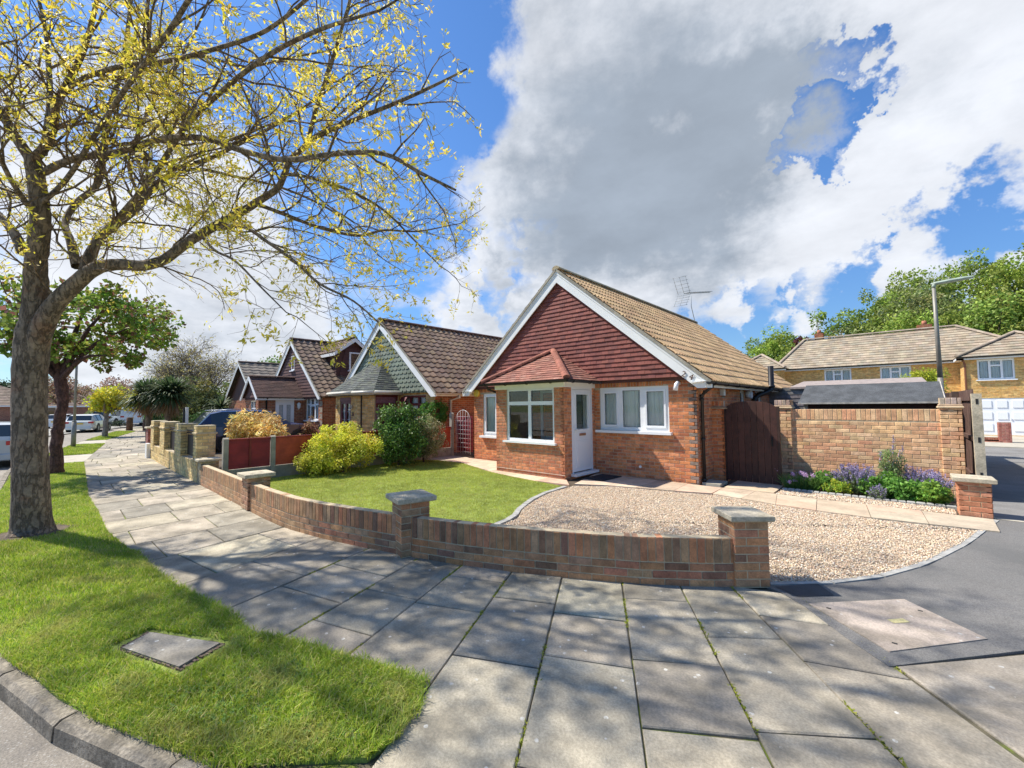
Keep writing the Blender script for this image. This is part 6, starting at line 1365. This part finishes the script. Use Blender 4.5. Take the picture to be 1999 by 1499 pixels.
# verge trees and others down the street
YL = [(.62, .56, .04), (.70, .62, .05), (.50, .52, .05), (.40, .46, .05)]
ctree('verge_tree', 'small lollipop tree with bright yellow green crown and slim pale trunk on the verge', 'tree', (-36, 2.0, 0), 3.2, .13, 1.55, (0, .15, 2.35), (1.15, 1.15, .85), 46, .32, .14, 3600, YL, seed=31, bark=(.3, .25, .22), asp=.7)
ctree('verge_tree', 'second yellow crowned tree just right of the lollipop verge tree', 'tree', (-43.5, 4.6, 0), 3.2, .1, 1.3, (0, 0, 2.25), (1.35, 1.35, .85), 40, .4, .16, 3000, [(.66, .56, .05), (.58, .56, .07), (.40, .44, .05)], seed=32, bark=(.2, .12, .1), asp=.7)
ctree('garden_fir', 'small bright green conifer at the end of the pillared wall', 'conifer', (-39.6, 4.75, 0), 2.2, .06, .2, (0, 0, 1.0), (.6, .6, 1.05), 40, .22, .12, 3000, [(.08, .22, .05), (.10, .26, .07)], seed=33, asp=.4)
PKL = [(.34, .20, .15), (.42, .28, .20), (.30, .17, .13), (.40, .34, .16)]
ctree('blossom_tree', 'pinkish brown leaved tree left of the lamp post', 'tree', (-62, .3, 0), 5, .16, 2.0, (0, 0, 3.6), (2.6, 2.4, 1.5), 60, .5, .22, 3800, PKL, seed=34, bark=(.1, .06, .05))
ctree('blossom_tree', 'pinkish brown leaved tree right of the lamp post', 'tree', (-66, 4.6, 0), 5, .17, 1.7, (0, 0, 3.4), (3.6, 2.6, 2.1), 70, .6, .22, 4600, PKL[:3], seed=35, bark=(.1, .06, .05))
ctree('distant_trees', 'dark tree line at the far left behind the grey trunk', 'tree', (-128, -5, 0), 7, .3, 2, (0, 0, 5.2), (9, 9, 3.2), 50, 1.6, .6, 2500, [(.05, .08, .04), (.07, .10, .05)], seed=36)
ctree('garden_bush', 'dark round bush by the far driveway behind the cars', 'bush', (-60, 2.9, 0), 1, .1, 0, (0, 0, .6), (1.0, .9, .6), 14, .3, .15, 900, [(.05, .08, .03)], seed=37)
ctree('garden_bush', 'pale green bush in front of the far bungalow', 'bush', (-72, 3.4, 0), 2, .1, .4, (0, 0, 1.2), (2.2, 1.6, 1.0), 24, .4, .2, 1500, [(.2, .26, .09)], seed=38)
ctree('garden_bush', 'low dark bush on the far lawn by the white van', 'bush', (-55.2, 3.9, 0), 1, .1, 0, (0, 0, .35), (.8, .7, .35), 10, .25, .12, 700, [(.05, .07, .04)], seed=39)

# ------------------------------------------------------------------ front garden shrubs
def shrub(name, label, base, c, rad, ncl, clr, leaf, n, cols, seed, asp=.55, cat='shrub', stem=.03, sh=.25, **kw):
    return ctree(name, label, cat, base, rad[2]*2, stem, sh, c, rad, ncl, clr, leaf, n, cols, seed=seed, asp=asp, bark=(.10, .07, .05), limbs=9, **kw)
shrub('golden_acer', 'golden orange leaved acer mound behind the red fence in front of the navy car', (-14.1, 4.05, 0), (0, 0, 1.02), (1.0, .74, .60), 90, .22, .13, 9500, [(.82, .55, .18), (.85, .64, .26), (.72, .42, .12), (.88, .70, .34), (.66, .52, .14)], 41, asp=.34, droop=.7)
shrub('yellow_shrub', 'large yellow green variegated shrub by the red fence left of the dark shrub', (-10.55, 5.0, 0), (-.05, 0, .62), (1.0, 1.05, .72), 120, .17, .055, 17000, [(.78, .72, .06), (.84, .78, .10), (.64, .64, .06), (.38, .46, .06), (.80, .72, .16)], 42)
shrub('yellow_shrub', 'lower yellow green shrub at the foot of the large variegated one', (-10.6, 4.35, 0), (0, 0, .32), (.45, .5, .38), 50, .12, .05, 5000, [(.50, .52, .06), (.36, .42, .05), (.58, .56, .08)], 47)
shrub('camellia', 'tall glossy dark green shrub between the yellow and the variegated shrubs', (-10.5, 6.6, 0), (.05, 0, .92), (.85, .85, .95), 130, .18, .07, 14000, [(.07, .14, .03), (.10, .20, .04), (.14, .26, .05), (.22, .34, .07), (.06, .11, .025)], 43, leafm=mat('glossy leaf', attr=True, rough=.45, var=.12, vs=2, transl=.25, spec=.3))
shrub('variegated_shrub', 'grey green cream tipped shrub nearest the trellis screen', (-10.5, 7.45, 0), (0, 0, .72), (.70, .70, .78), 110, .15, .045, 15000, [(.22, .25, .10), (.40, .36, .20), (.30, .30, .13), (.16, .20, .07), (.48, .42, .26)], 44)
shrub('ivy_ball', 'round dense bright green ivy topiary against the red brick side wall', (-12.3, 9.2, 0), (0, 0, 1.5), (.62, .45, .52), 90, .12, .06, 10000, [(.08, .20, .03), (.10, .25, .04), (.13, .29, .05), (.06, .15, .03)], 45, stem=.05, sh=1.1, hollow=.5)
shrub('red_shrub', 'small reddish leaved shrub against the yellow brick corner', (-19.3, 7.6, 0), (0, 0, .8), (.4, .4, .6), 24, .15, .06, 2200, [(.40, .22, .12), (.48, .36, .16), (.35, .15, .10)], 46)
# flower bed
FB = [(.14, .30, .05), (.18, .36, .06), (.10, .24, .04), (.22, .42, .08)]
shrub('geranium', 'broad leaved bright green ground plant in the middle of the flower bed', (-.15, 9.95, 0), (0, 0, .19), (.5, .3, .22), 60, .10, .05, 5500, FB, 51, asp=.8, sh=.05)
shrub('geranium', 'bright green ground plant by the orange brick drive pier', (.35, 9.85, 0), (0, 0, .18), (.26, .28, .2), 34, .09, .05, 3000, [(.26, .42, .06), (.16, .32, .05)], 52, asp=.8, sh=.05)
shrub('yellow_groundcover', 'small yellow green plant left of the lavender', (-.88, 9.80, 0), (0, 0, .14), (.22, .16, .15), 20, .06, .035, 1600, [(.55, .58, .05), (.40, .48, .06), (.24, .40, .06)], 53, asp=.7, sh=.03)
shrub('leafy_plant', 'mid green leafy plant between the chives and the yellow green one', (-1.12, 10.0, 0), (0, 0, .18), (.24, .2, .18), 22, .07, .045, 1800, FB, 54, asp=.7, sh=.03)
def lavender(root, base, R, h, n, seed, cols=((.34, .27, .50), (.42, .35, .58), (.50, .44, .62)), st=(.20, .26, .12)):
    r = np.random.default_rng(seed); tb = Tubes(); cen = []; b = np.array(base, float); LV = []
    spk = []
    for i in range(n):
        a = r.uniform(0, 6.28); q = math.sqrt(r.random()); d = np.array([math.cos(a)*q*R[0], math.sin(a)*q*R[1], 0]); e = b+d*1.15+np.array([0, 0, h*r.uniform(.7, 1.1)*(1-.35*q*q)]); s_ = b+d*.5
        tb.add([s_, (s_+e)/2+r.normal(0, .015, 3), e], [.004, .003, .002], 3, st)
        u = (e-s_)/np.linalg.norm(e-s_)
        for k in np.linspace(0, .13, 9): cen.append(e-u*k)
        spk.append(np.array(cen[-9:]))
        for k in np.linspace(.1, .8, 7): LV.append(s_+(e-s_)*k)
    tb.build('stems', M_LEAFG, root)
    for cen in (spk if n <= 20 else [np.array(cen)]):
        V, F_, C_ = leafset(cen, np.tile([0, 0, .6], (len(cen), 1)), .02, .8, cols, 4, .006, r); mesh_np('flower_spike' if n <= 20 else 'flowers', V, F_, C_, [M_LEAFG], root)
    LV = np.array(LV); V, F_, C_ = leafset(LV, np.tile([0, 0, .9], (len(LV), 1)), .05, .22, [st, (.24, .30, .15), (.16, .24, .09)], 4, .02, r); mesh_np('leaves', V, F_, C_, [M_LEAFG], root)
for i, (x, y, R, h, n, lb) in enumerate([(-.62, 10.1, (.36, .28), .50, 170, 'wide purple flowered lavender clump left of the green ground plant'), (-.12, 10.42, (.20, .2), .98, 20, 'tallest sparse purple flower spikes in front of the pink brick wall'), (.28, 10.3, (.34, .26), .50, 130, 'purple flowered clump by the drive pier end of the wall'), (-.28, 9.62, (.16, .1), .24, 16, 'low purple flowers at the front edge of the flower bed')]):
    t = thing('lavender', lb, 'lavender', (x, y, 0), group='lavender in the flower bed'); lavender(t, (x, y, .02), R, h, n, 60+i)
t = thing('green_herb', 'feathery grey green herb rising in the middle of the lavender', 'herb', (-.15, 10.25, 0)); clump_tree(t, (-.15, 10.25, 0), .9, .01, 0, (0, 0, .5), (.2, .2, .4), 30, .09, .05, 2600, [(.20, .28, .10), (.26, .33, .14)], seed=58, asp=.25)
t = thing('chives', 'clump of grassy chives with pale pink globe flowers by the gate', 'chives', (-1.45, 9.95, 0))
r_ = np.random.default_rng(9); tb = Tubes(); cen = []
for i in range(420):
    a = r_.uniform(0, 6.28); q = r_.random()**.5*.22; s_ = np.array([-1.45+math.cos(a)*q*1.3, 9.95+math.sin(a)*q*.7, 0]); e = s_+np.array([math.cos(a)*q*.6+r_.normal(0, .04), math.sin(a)*q*.6+r_.normal(0, .04), r_.uniform(.12, .30)]); tb.add([s_, s_*.45+e*.55+np.array([0, 0, .03]), e], [.004, .003, .0015], 3, (.16, .30, .07))
    if i % 36 == 0: cen.append(e+[0, 0, .03])
tb.build('leaves', M_LEAFG, t); 
for c_ in cen:
    V, F_, C_ = leafset(np.array([c_]), np.zeros((1, 3)), .024, .6, [(.66, .46, .66), (.58, .40, .62)], 70, .016, r_); mesh_np('flower', V, F_, C_, [M_LEAFG], t)
# yellow conifer behind the shed
ctree('golden_conifer', 'yellow green golden conifer top showing above the felt shed roof', 'conifer', (.75, 20, -.2), 3, .1, 1.2, (-.05, 0, 2.5), (.62, .6, .62), 40, .2, .10, 4500, [(.45, .50, .05), (.55, .56, .06), (.34, .42, .05)], seed=61, asp=.3)

# ------------------------------------------------------------------ wooded slope behind the yellow houses
hill = MB(); hx = np.linspace(-90, 120, 22); hy_ = np.linspace(50, 190, 12)
def hz(x, y): t = min(1, max(0, (y-50)/70)); return -.6+13*t*t*(3-2*t)*min(1, max(.1, (x+60)/70))
for i in range(21):
    for j in range(11):
        q = [(hx[i], hy_[j]), (hx[i+1], hy_[j]), (hx[i+1], hy_[j+1]), (hx[i], hy_[j+1])]; hill.face([(x, y, hz(x, y)) for x, y in q], sm=True)
hill.build('hill', M_GROUND, **ST)
GA = [(.22, .30, .055), (.26, .34, .065), (.18, .26, .05), (.32, .38, .08)]; GB = [(.30, .38, .07), (.35, .43, .08), (.25, .33, .06)]; GC = [(.28, .32, .12), (.34, .36, .14), (.24, .28, .10)]
def ray_at(px, py, w):
    d = fw*F_PX+rt*(px-999.5)-up*(py-749.5); d = d/d.dot(fw); return CAM+d*w
WOOD = []
def wtree(x, y, top, R, cols, label, seed, nl=2600, ncl=70, leaf=.55, cl=1.35, name='woodland_tree', dens=1.0, hollow=.25):
    z0 = hz(x, y) if y > 50 else -.5; h = top-z0; cz = h*.60
    t = thing(name, label, 'tree', (x, y, z0), group='trees on the wooded slope'); clump_tree(t, (x, y, z0), h, h*.022, h*.35, (0, 0, cz), (R, R, h*.42), ncl, cl, leaf, nl, cols, seed=seed, asp=.65, limbs=8, hollow=hollow, bark=(.09, .07, .06))
SL_ = [ # x, y, top z, radius, palette, text
 (14.5, 66, 19.5, 6.5, GA, 'tall dense green tree at the right edge of the wooded slope'), (10.0, 64, 17.5, 5.2, GB, 'bright green tree right of the street lamp head on the slope'), (6.2, 67, 18.0, 5.0, GA, 'broad green tree behind the street lamp head'),
 (2.6, 63, 14.6, 4.2, GC, 'greyish twiggy tree left of the street lamp'), (2.0, 72, 19.0, 4.6, GB, 'tall pale topped tree left of the street lamp head'), (-2.0, 66, 15.6, 3.6, GA, 'dark green tree standing above the middle of the long roof'),
 (-6.3, 65, 13.2, 2.9, GB, 'thin tree with open crown and bent branches above the chimney'), (-3.5, 60, 10.2, 3.6, GC, 'low green tree right behind the long yellow house roof'), (1.0, 56, 10.6, 3.6, GB, 'light green tree behind the right chimney'),
 (-11.5, 64, 11.2, 4.4, GB, 'bright round tree left of the copper tree'), (-15.5, 58, 8.3, 3.8, GC, 'grey green tree next to the sandy bungalow roof'), (-18.3, 60, 9.0, 3.2, GA, 'lowest tree at the left end of the wooded slope'),
 (6.5, 56, 11.5, 4.4, GA, 'dark green tree behind the hip of the yellow house'), (11.5, 55, 12.0, 4.6, GB, 'green tree above the right wing roof'), (19, 58, 15, 6, GA, 'green tree beyond the right frame edge of the slope'), (-8.5, 58, 8.6, 3.0, GA, 'small green tree between the copper tree and the long roof')]
for i, (x, y, tp, R, pal, lb) in enumerate(SL_):
    k = 5200 if R > 4 else 3600
    if 'open crown' in lb: wtree(x, y, tp, R, pal, lb, 70+i, 2600, 26, .30, .75)
    else: wtree(x, y, tp, R, pal, lb, 70+i, int(k*2.6), 130, .30, .85)
wtree(-6.6, 52.5, 8.9, 2.1, [(.12, .035, .035), (.16, .05, .05), (.10, .03, .03)], 'dark copper leaved tree behind the left chimney', 99, 4200, 60, .26, .5, name='copper_tree')
# ================================================================== vehicles
M_TYRE = mat('tyre', (.02, .02, .021), .8, var=.1, vs=20); M_ALLOY = mat('alloy', (.55, .56, .58), .3, var=0, metal=.8); M_CGL = mat('car glass', (.03, .04, .045), .04, var=0, spec=.9)
M_TAIL = mat('tail light red', (.45, .012, .015), .15, var=0, coat=.5); M_HEAD = mat('head light', (.7, .72, .75), .1, var=0); M_TRIM = mat('car trim', (.02, .02, .022), .5, var=0)
M_PLATY = mat('yellow plate', (.75, .48, .04), .5, var=0)
def wheel(root, x, y, r, w, side):
    k = MB(); n = 20
    prof = [(r*.62, w/2), (r*.93, w/2), (r, w*.36), (r, -w*.36), (r*.93, -w/2), (r*.62, -w/2)]
    rings = [[(x+a*math.cos(t), y+b, r+a*math.sin(t)) for t in [2*math.pi*i/n for i in range(n)]] for a, b in prof]
    for p, q in zip(rings, rings[1:]):
        for i in range(n): j = (i+1) % n; k.face([p[i], q[i], q[j], p[j]], sm=True)
    o = k.build('wheel', M_TYRE, root, local=True)
    k = MB(); yo = y+side*w*.40
    for s in range(5):
        a = 2*math.pi*s/5+.3
        for da in (-.14, .14):
            p = Vector((math.cos(a+da), 0, math.sin(a+da))); q = Vector((math.cos(a+da*.4), 0, math.sin(a+da*.4))); t_ = Vector((-math.sin(a), 0, math.cos(a)))*r*.055; c = Vector((x, yo, r)); k.extr([c+q*r*.1-t_, c+p*r*.62-t_, c+p*r*.62+t_, c+q*r*.1+t_], (0, side*.02, 0))
    rr = [[(x+a*math.cos(t), yo+side*.02, r+a*math.sin(t)) for t in [2*math.pi*i/n for i in range(n)]] for a in (r*.66, r*.6)]
    for i in range(n): j = (i+1) % n; k.face([rr[0][i], rr[0][j], rr[1][j], rr[1][i]])
    k.tube([(x, yo-side*.01, r), (x, yo+side*.03, r)], r*.13, 10); k.build('rim', M_ALLOY, o, local=True)
    return o
def car(label, loc, rz, L, W, H, paint, style='hatch', plate=None, name='parked_car', cat='car', detail=True, group='cars parked along the street'):
    """local x forward, body centred; rear at x=-L/2"""
    t = thing(name, label, cat, loc, rz, group); OFF[t.name] = Vector((0, 0, 0))
    pm = mat('paint %s' % str(paint), paint, .28, var=0, coat=.8, spec=.5)
    a = -L/2; wb = .60*L; fx, rx = wb*.5+.02*L, -wb*.5+.02*L; wr = .335 if H < 1.6 else .36
    if style == 'van': S = [(0, .98, 1.0, .93*H, .86), (.02, 1.0, 1.02, H, .90), (.25, 1.0, 1.02, H, .9), (.62, 1.0, 1.02, H*.995, .9), (.72, 1.0, 1.02, H*.95, .86), (.86, .98, 1.0, .66*H, .84), (.97, .92, .82, .52*H, .78), (1.0, .8, .7, .44*H, .6)]; belt = .56*H
    elif style == 'suv': S = [(0, .90, .80, .62*H, .72), (.02, .95, .92, .68*H, .78), (.10, 1, 1.0, .94*H, .76), (.18, 1, 1.02, .99*H, .77), (.45, 1, 1.02, H, .78), (.58, 1, 1.0, .96*H, .76), (.74, .99, .98, .665*H, .80), (.90, .96, .92, .60*H, .80), (.98, .86, .8, .50*H, .7), (1, .78, .7, .42*H, .6)]; belt = .60*H
    elif style == 'estate': S = [(0, .90, .8, .60*H, .70), (.02, .95, .92, .66*H, .76), (.08, 1, 1, .93*H, .72), (.16, 1, 1.0, .98*H, .73), (.45, 1, 1, H, .74), (.55, 1, 1, .97*H, .73), (.70, .99, .98, .66*H, .80), (.88, .96, .92, .58*H, .80), (.98, .86, .8, .47*H, .7), (1, .78, .7, .40*H, .6)]; belt = .62*H
    else: S = [(0, .90, .8, .62*H, .70), (.02, .96, .92, .70*H, .76), (.09, 1, 1, .95*H, .70), (.2, 1, 1, .99*H, .73), (.45, 1, 1, H, .74), (.56, 1, 1, .96*H, .72), (.73, .99, .98, .67*H, .80), (.90, .96, .92, .59*H, .80), (.98, .86, .8, .48*H, .7), (1, .78, .7, .40*H, .6)]; belt = .62*H
    k = MB(); sec = []
    for (f, ws, wm_, top, wt) in S:
        x = a+f*L; w = W/2; b_ = min(belt, top-.02); zb = .20 if .03 < f < .97 else .30
        sec.append([(x, w*ws*.86, zb), (x, w*ws*.97, zb+.14), (x, w*wm_*.985, .52*belt+.12), (x, w*wm_*.96, b_), (x, w*wt, top-.045 if top-b_ > .1 else top-.012), (x, w*wt*.86, top-.008), (x, 0, top)])
    for si in range(len(sec)-1):
        A, B = sec[si], sec[si+1]; gA = A[6][2]-A[3][2]; gB = B[6][2]-B[3][2]
        for j in range(6):
            side_gl = j == 3 and gA > .25 and gB > .25 and not (style == 'van' and S[si][0] < .6)
            screen = j >= 4 and ((gA > .22) != (gB > .22) or (si <= 1 and style != 'van' and gB > .2 and gA < .32))
            screen = screen and 0 <= S[si][0] < .8
            mi = 1 if (side_gl or screen) else 0
            for sg in (1, -1):
                q = [A[j], B[j], B[j+1], A[j+1]]; q = [(p[0], p[1]*sg, p[2]) for p in q]; k.face(q if sg > 0 else q[::-1], m=mi, sm=True)
    for e, rv in ((sec[0], True), (sec[-1], False)):
        ring = [(p[0], p[1], p[2]) for p in e]+[(p[0], -p[1], p[2]) for p in e[:-1]][::-1]; k.face(ring if not rv else ring[::-1])
    bo = k.build('body', [pm, M_CGL], t, local=True)
    for fx_, nm in ((fx, 'front'), (rx, 'rear')):
        for sg in (-1, 1):
            q = MB(); yy = sg*W*.5*.99; n = 16; R_ = wr*1.14
            q.tube([(fx_, yy-sg*.22, wr+.01), (fx_, yy+sg*.004, wr+.01)], R_, 18); q.build('wheel_arch', M_TRIM, t, local=True)
            wheel(t, fx_, sg*(W/2-.10), wr, .21, sg)
    # pillars between the side windows
    if style != 'van':
        q = MB()
        for f in ((.40,) if style == 'hatch' else (.22, .42)):
            for sg in (-1, 1): x = a+f*L; q.extr([(x, sg*W*.485, belt), (x+.06, sg*W*.485, belt), (x+.05, sg*W*.375, H-.05), (x-.01, sg*W*.375, H-.05)], (0, sg*.008, 0))
        q.build('pillars', M_TRIM, t, local=True)
    for sg in (-1, 1):
        q = MB(); q.bbox((a-.012, min(sg*W*.47, sg*W*.30), belt*.80), (a+.16, max(sg*W*.47, sg*W*.30), belt*.97), .02); q.build('tail_light', M_TAIL, t, local=True)
        q = MB(); q.bbox((L/2-.22, min(sg*W*.42, sg*W*.24), belt*.64), (L/2-.03, max(sg*W*.42, sg*W*.24), belt*.76), .03); q.build('headlight', M_HEAD, t, local=True)
        q = MB(); q.bbox((a+.60*L, min(sg*W*.5, sg*W*.6), belt*.98), (a+.60*L+.12, max(sg*W*.5, sg*W*.6), belt*.98+.13), .03); q.build('wing_mirror', pm, t, local=True)
    q = MB(); q.bbox((a-.05, -W*.40, .24), (a+.1, W*.40, .46), .03); q.build('rear_bumper', M_TRIM if style == 'suv' else pm, t, local=True)
    q = MB(); q.box((a-.058, -.26, .62*belt+.10), (a-.02, .26, .62*belt+.21)); q.build('number_plate', M_PLATY, t, local=True)
    if style == 'van':
        q = MB()
        q.box((a-.004, -W*.40, .62*H), (a+.01, W*.40, .86*H)); q.build('rear_window', mat('van panel', (.62, .68, .74), .3, var=0), t, local=True)
    if style == 'suv':
        q = MB()
        for sg in (-1, 1): q.tube([(a+.12*L, sg*W*.36, H-.01), (a+.3*L, sg*W*.37, H+.035), (a+.52*L, sg*W*.37, H+.02)], .014, 6)
        q.build('roof_rails', M_ALLOY, t, local=True)
    return t
WH = (.74, .75, .75); SV = (.42, .45, .47)
t = car('silver hatchback parked at the kerb partly hidden behind the nearest tree trunk', (-22.6, -1.42, -.1), RAD(175), 4.2, 1.75, 1.42, SV, 'hatch')
cu = text(t, 'LA02', (-2.165, 0, .715), (0, -1, 0), (0, 0, 1), .12, M_TRIM, name='plate_letters', ext=.001)
car('white estate car parked across the road behind the lamp post', (-48.9, 1.75, -.1), RAD(163), 4.6, 1.8, 1.44, (.70, .72, .68), 'estate')
car('white hatchback beyond the front of the white estate car', (-59.5, .35, -.1), RAD(165), 4.1, 1.75, 1.4, WH, 'hatch')
car('pale silver saloon parked behind the white estate car', (-62.5, 4.0, .0), RAD(150), 4.6, 1.9, 1.6, (.6, .66, .68), 'estate')
car('small black car parked by the far bungalow lawn', (-72.5, 5.3, .0), RAD(150), 4.2, 1.75, 1.4, (.03, .03, .035), 'hatch')
car('white panel van parked at the bend of the road', (-61.5, 6.4, -.05), RAD(150), 4.9, 1.9, 1.95, (.68, .72, .76), 'van', name='parked_van', cat='van')
car('navy blue car standing in the driveway behind the golden acer', (-20.15, 5.75, 0), RAD(90), 4.45, 1.88, 1.62, (.012, .022, .085), 'suv', group='cars parked on the driveways')
car('dark purple car cut by the right edge of the picture on the side road', (3.42, 15.6, -.02), RAD(92), 4.2, 1.78, 1.45, (.02, .012, .05), 'hatch', group='cars parked along the street')

# ================================================================== street furniture
M_LAMP = mat('lamp grey green', (.25, .235, .20), .5, var=.12, vs=4, metal=.2)
lp = thing('street_lamp', 'tall grey street lamp on the left verge behind the two trees', 'street lamp', (-27.55, .5, 0), group='street lamps')
k = MB(); k.tube([(-27.55, .5, 0), (-27.55, .5, 1.15)], .085, 10); k.tube([(-27.55, .5, 1.15), (-27.55, .5, 1.22)], [.085, .05], 10); k.tube([(-27.55, .5, 1.2), (-27.55, .5, 5.4)], [.05, .038], 8); k.build('pole', M_LAMP, lp)
k = MB(); k.tube([(-27.55, .5, 5.38), (-27.55, .35, 5.44), (-27.5, -.3, 5.48)], [.035, .06, .05], 8); k.build('lamp_head', M_LAMP, lp)
lp = thing('street_lamp', 'grey green street lamp with long flat head behind the felt shed roof', 'street lamp', (.98, 18, 0), group='street lamps')
k = MB(); z0 = zdip(0, 18); k.tube([(.98, 18, z0), (.98, 18, 2.4)], .065, 12); k.tube([(.98, 18, 2.4), (.96, 18, 5.20)], [.062, .042], 12); k.build('pole', M_LAMP, lp)
k = MB()
hd = [(.90, .03, .03), (1.0, .07, .05), (1.25, .10, .06), (1.6, .095, .055), (1.8, .05, .03)]
rings = [[(x, 18+w*math.cos(a), 5.27+(x-.9)*.05+h*math.sin(a)) for a in [2*math.pi*i/12 for i in range(12)]] for x, w, h in hd]
for p, q in zip(rings, rings[1:]):
    for i in range(12): j = (i+1) % 12; k.face([p[i], p[j], q[j], q[i]], sm=True)
k.face(rings[0][::-1]); k.face(rings[-1]); k.tube([(.96, 18, 5.15), (.97, 18, 5.27)], .05, 10); k.build('lamp_head', mat('lamp head', (.36, .42, .34), .45, var=.15, vs=8), lp)
k = MB(); k.tube([(.86, 18, 5.35), (.86, 18, 5.40)], .025, 8) if False else k.tube([(1.3, 18, 5.34), (1.3, 18, 5.39)], .03, 8); k.build('light_sensor', M_LAMP, lp)
k = MB(); k.tube([(-45.35, 3.9, 0), (-45.35, 3.9, 1.0), (-45.35, 3.9, 1.03)], [.21, .20, .16], 14, (.16, .09, .06)); k.build('stump_post', M_BARK, **T('squat brown post on the far grass verge before the van', 'post'))
k = MB(); k.bbox((-47.9, -.25, -.05), (-47.3, .30, .60), .04, (.62, .60, .36)); k.bbox((-47.93, -.28, .60), (-47.27, .33, .68), .03, (.70, .68, .45)); k.build('grit_bin', mat('grit bin', attr=True, rough=.6, var=.05), **T('pale yellow grit bin beside the white estate car', 'bin'))
sp = thing('sign_post', 'slim white post with dark board behind the pillared wall piers', 'post', (-18.6, 3.1, 0))
k = MB(); k.box((-18.64, 3.06, 0), (-18.56, 3.14, 1.75)); k.build('post', M_WHITE, sp); k = MB(); k.box((-18.7, 3.0, 1.2), (-18.66, 3.06, 1.72)); k.build('board', M_TRIM, sp)
# ================================================================== far bungalows over the road
def far_bung(label, x, y, rz, w, d, eh, rh, roofc, wallc, garage=False, wins=2, seed=0):
    t = thing('bungalow', label, 'house', (x, y, 0), rz, group='bungalows over the road'); OFF[t.name] = Vector((0, 0, 0))
    b = MB(); z_ = -.1; hs = [(w*.12+i*w*.42, w*.12+i*w*.42+1.8, 1.0, 2.2) for i in range(wins)]
    brick_wall(b, (-w/2, -d/2, z_), (1, 0, 0), (0, -1, 0), w, 0, eh, hs, [wallc], blen=.45, bh=.15); b.box((-w/2, -d/2+.12, z_), (w/2, d/2, eh-.02), wallc, 0); b.build('brick_wall', [M_BRICK, M_MORTAR], t, local=True)
    k = MB(); o = .4
    e = [(-w/2-o, -d/2-o, eh), (w/2+o, -d/2-o, eh), (w/2+o, d/2+o, eh), (-w/2-o, d/2+o, eh)]; rl, rr_ = (-w/2+d/2, 0, rh), (w/2-d/2, 0, rh)
    hip(k, e[0], e[1], rl, rr_, .45, .5, roofc, .05); hip(k, e[1], e[2], rr_, rr_, .45, .5, roofc, .05); hip(k, e[3], e[0], rl, rl, .45, .5, roofc, .05); hip(k, e[2], e[3], rr_, rl, .45, .5, roofc, .05); k.build('roof', M_TILE, t, local=True)
    k = MB(); k.box((-w/2-o, -d/2-o-.02, eh-.15), (w/2+o, -d/2-o+.01, eh)); k.build('fascia', M_WHITE, t, local=True)
    for i, h in enumerate(hs):
        if garage and i == wins-1: k = MB(); k.box((h[0]-w/2, -d/2-.03, 0), (h[0]-w/2+2.3, -d/2-.01, 2.1)); k.build('garage_door', M_WHITE, t, local=True)
        else: window(t, (h[0]-w/2, -d/2, h[2]-.1), (1, 0, 0), (0, -1, 0), 1.8, 1.2, [(.1, .85, .1, 1.1), (.95, 1.7, .1, 1.1)], curtain=0, sill=.08)
    return t
far_bung('far bungalow with brown roof at the left edge behind the silver hatchback', -95.5, -7.2, RAD(60), 12, 9, 2.35, 5.3, [(.22, .16, .12), (.19, .14, .10)], (.30, .13, .08), garage=True)
far_bung('far bungalow behind the pinkish trees and the parked cars', -86, 4.5, RAD(66), 13, 9, 2.2, 4.6, [(.18, .13, .10), (.15, .11, .085)], (.28, .12, .08))
far_bung('far bungalow with grey brown roof behind the white van', -84, 14.5, RAD(60), 12, 9, 2.2, 4.6, [(.24, .19, .15), (.21, .17, .13)], (.34, .13, .09))
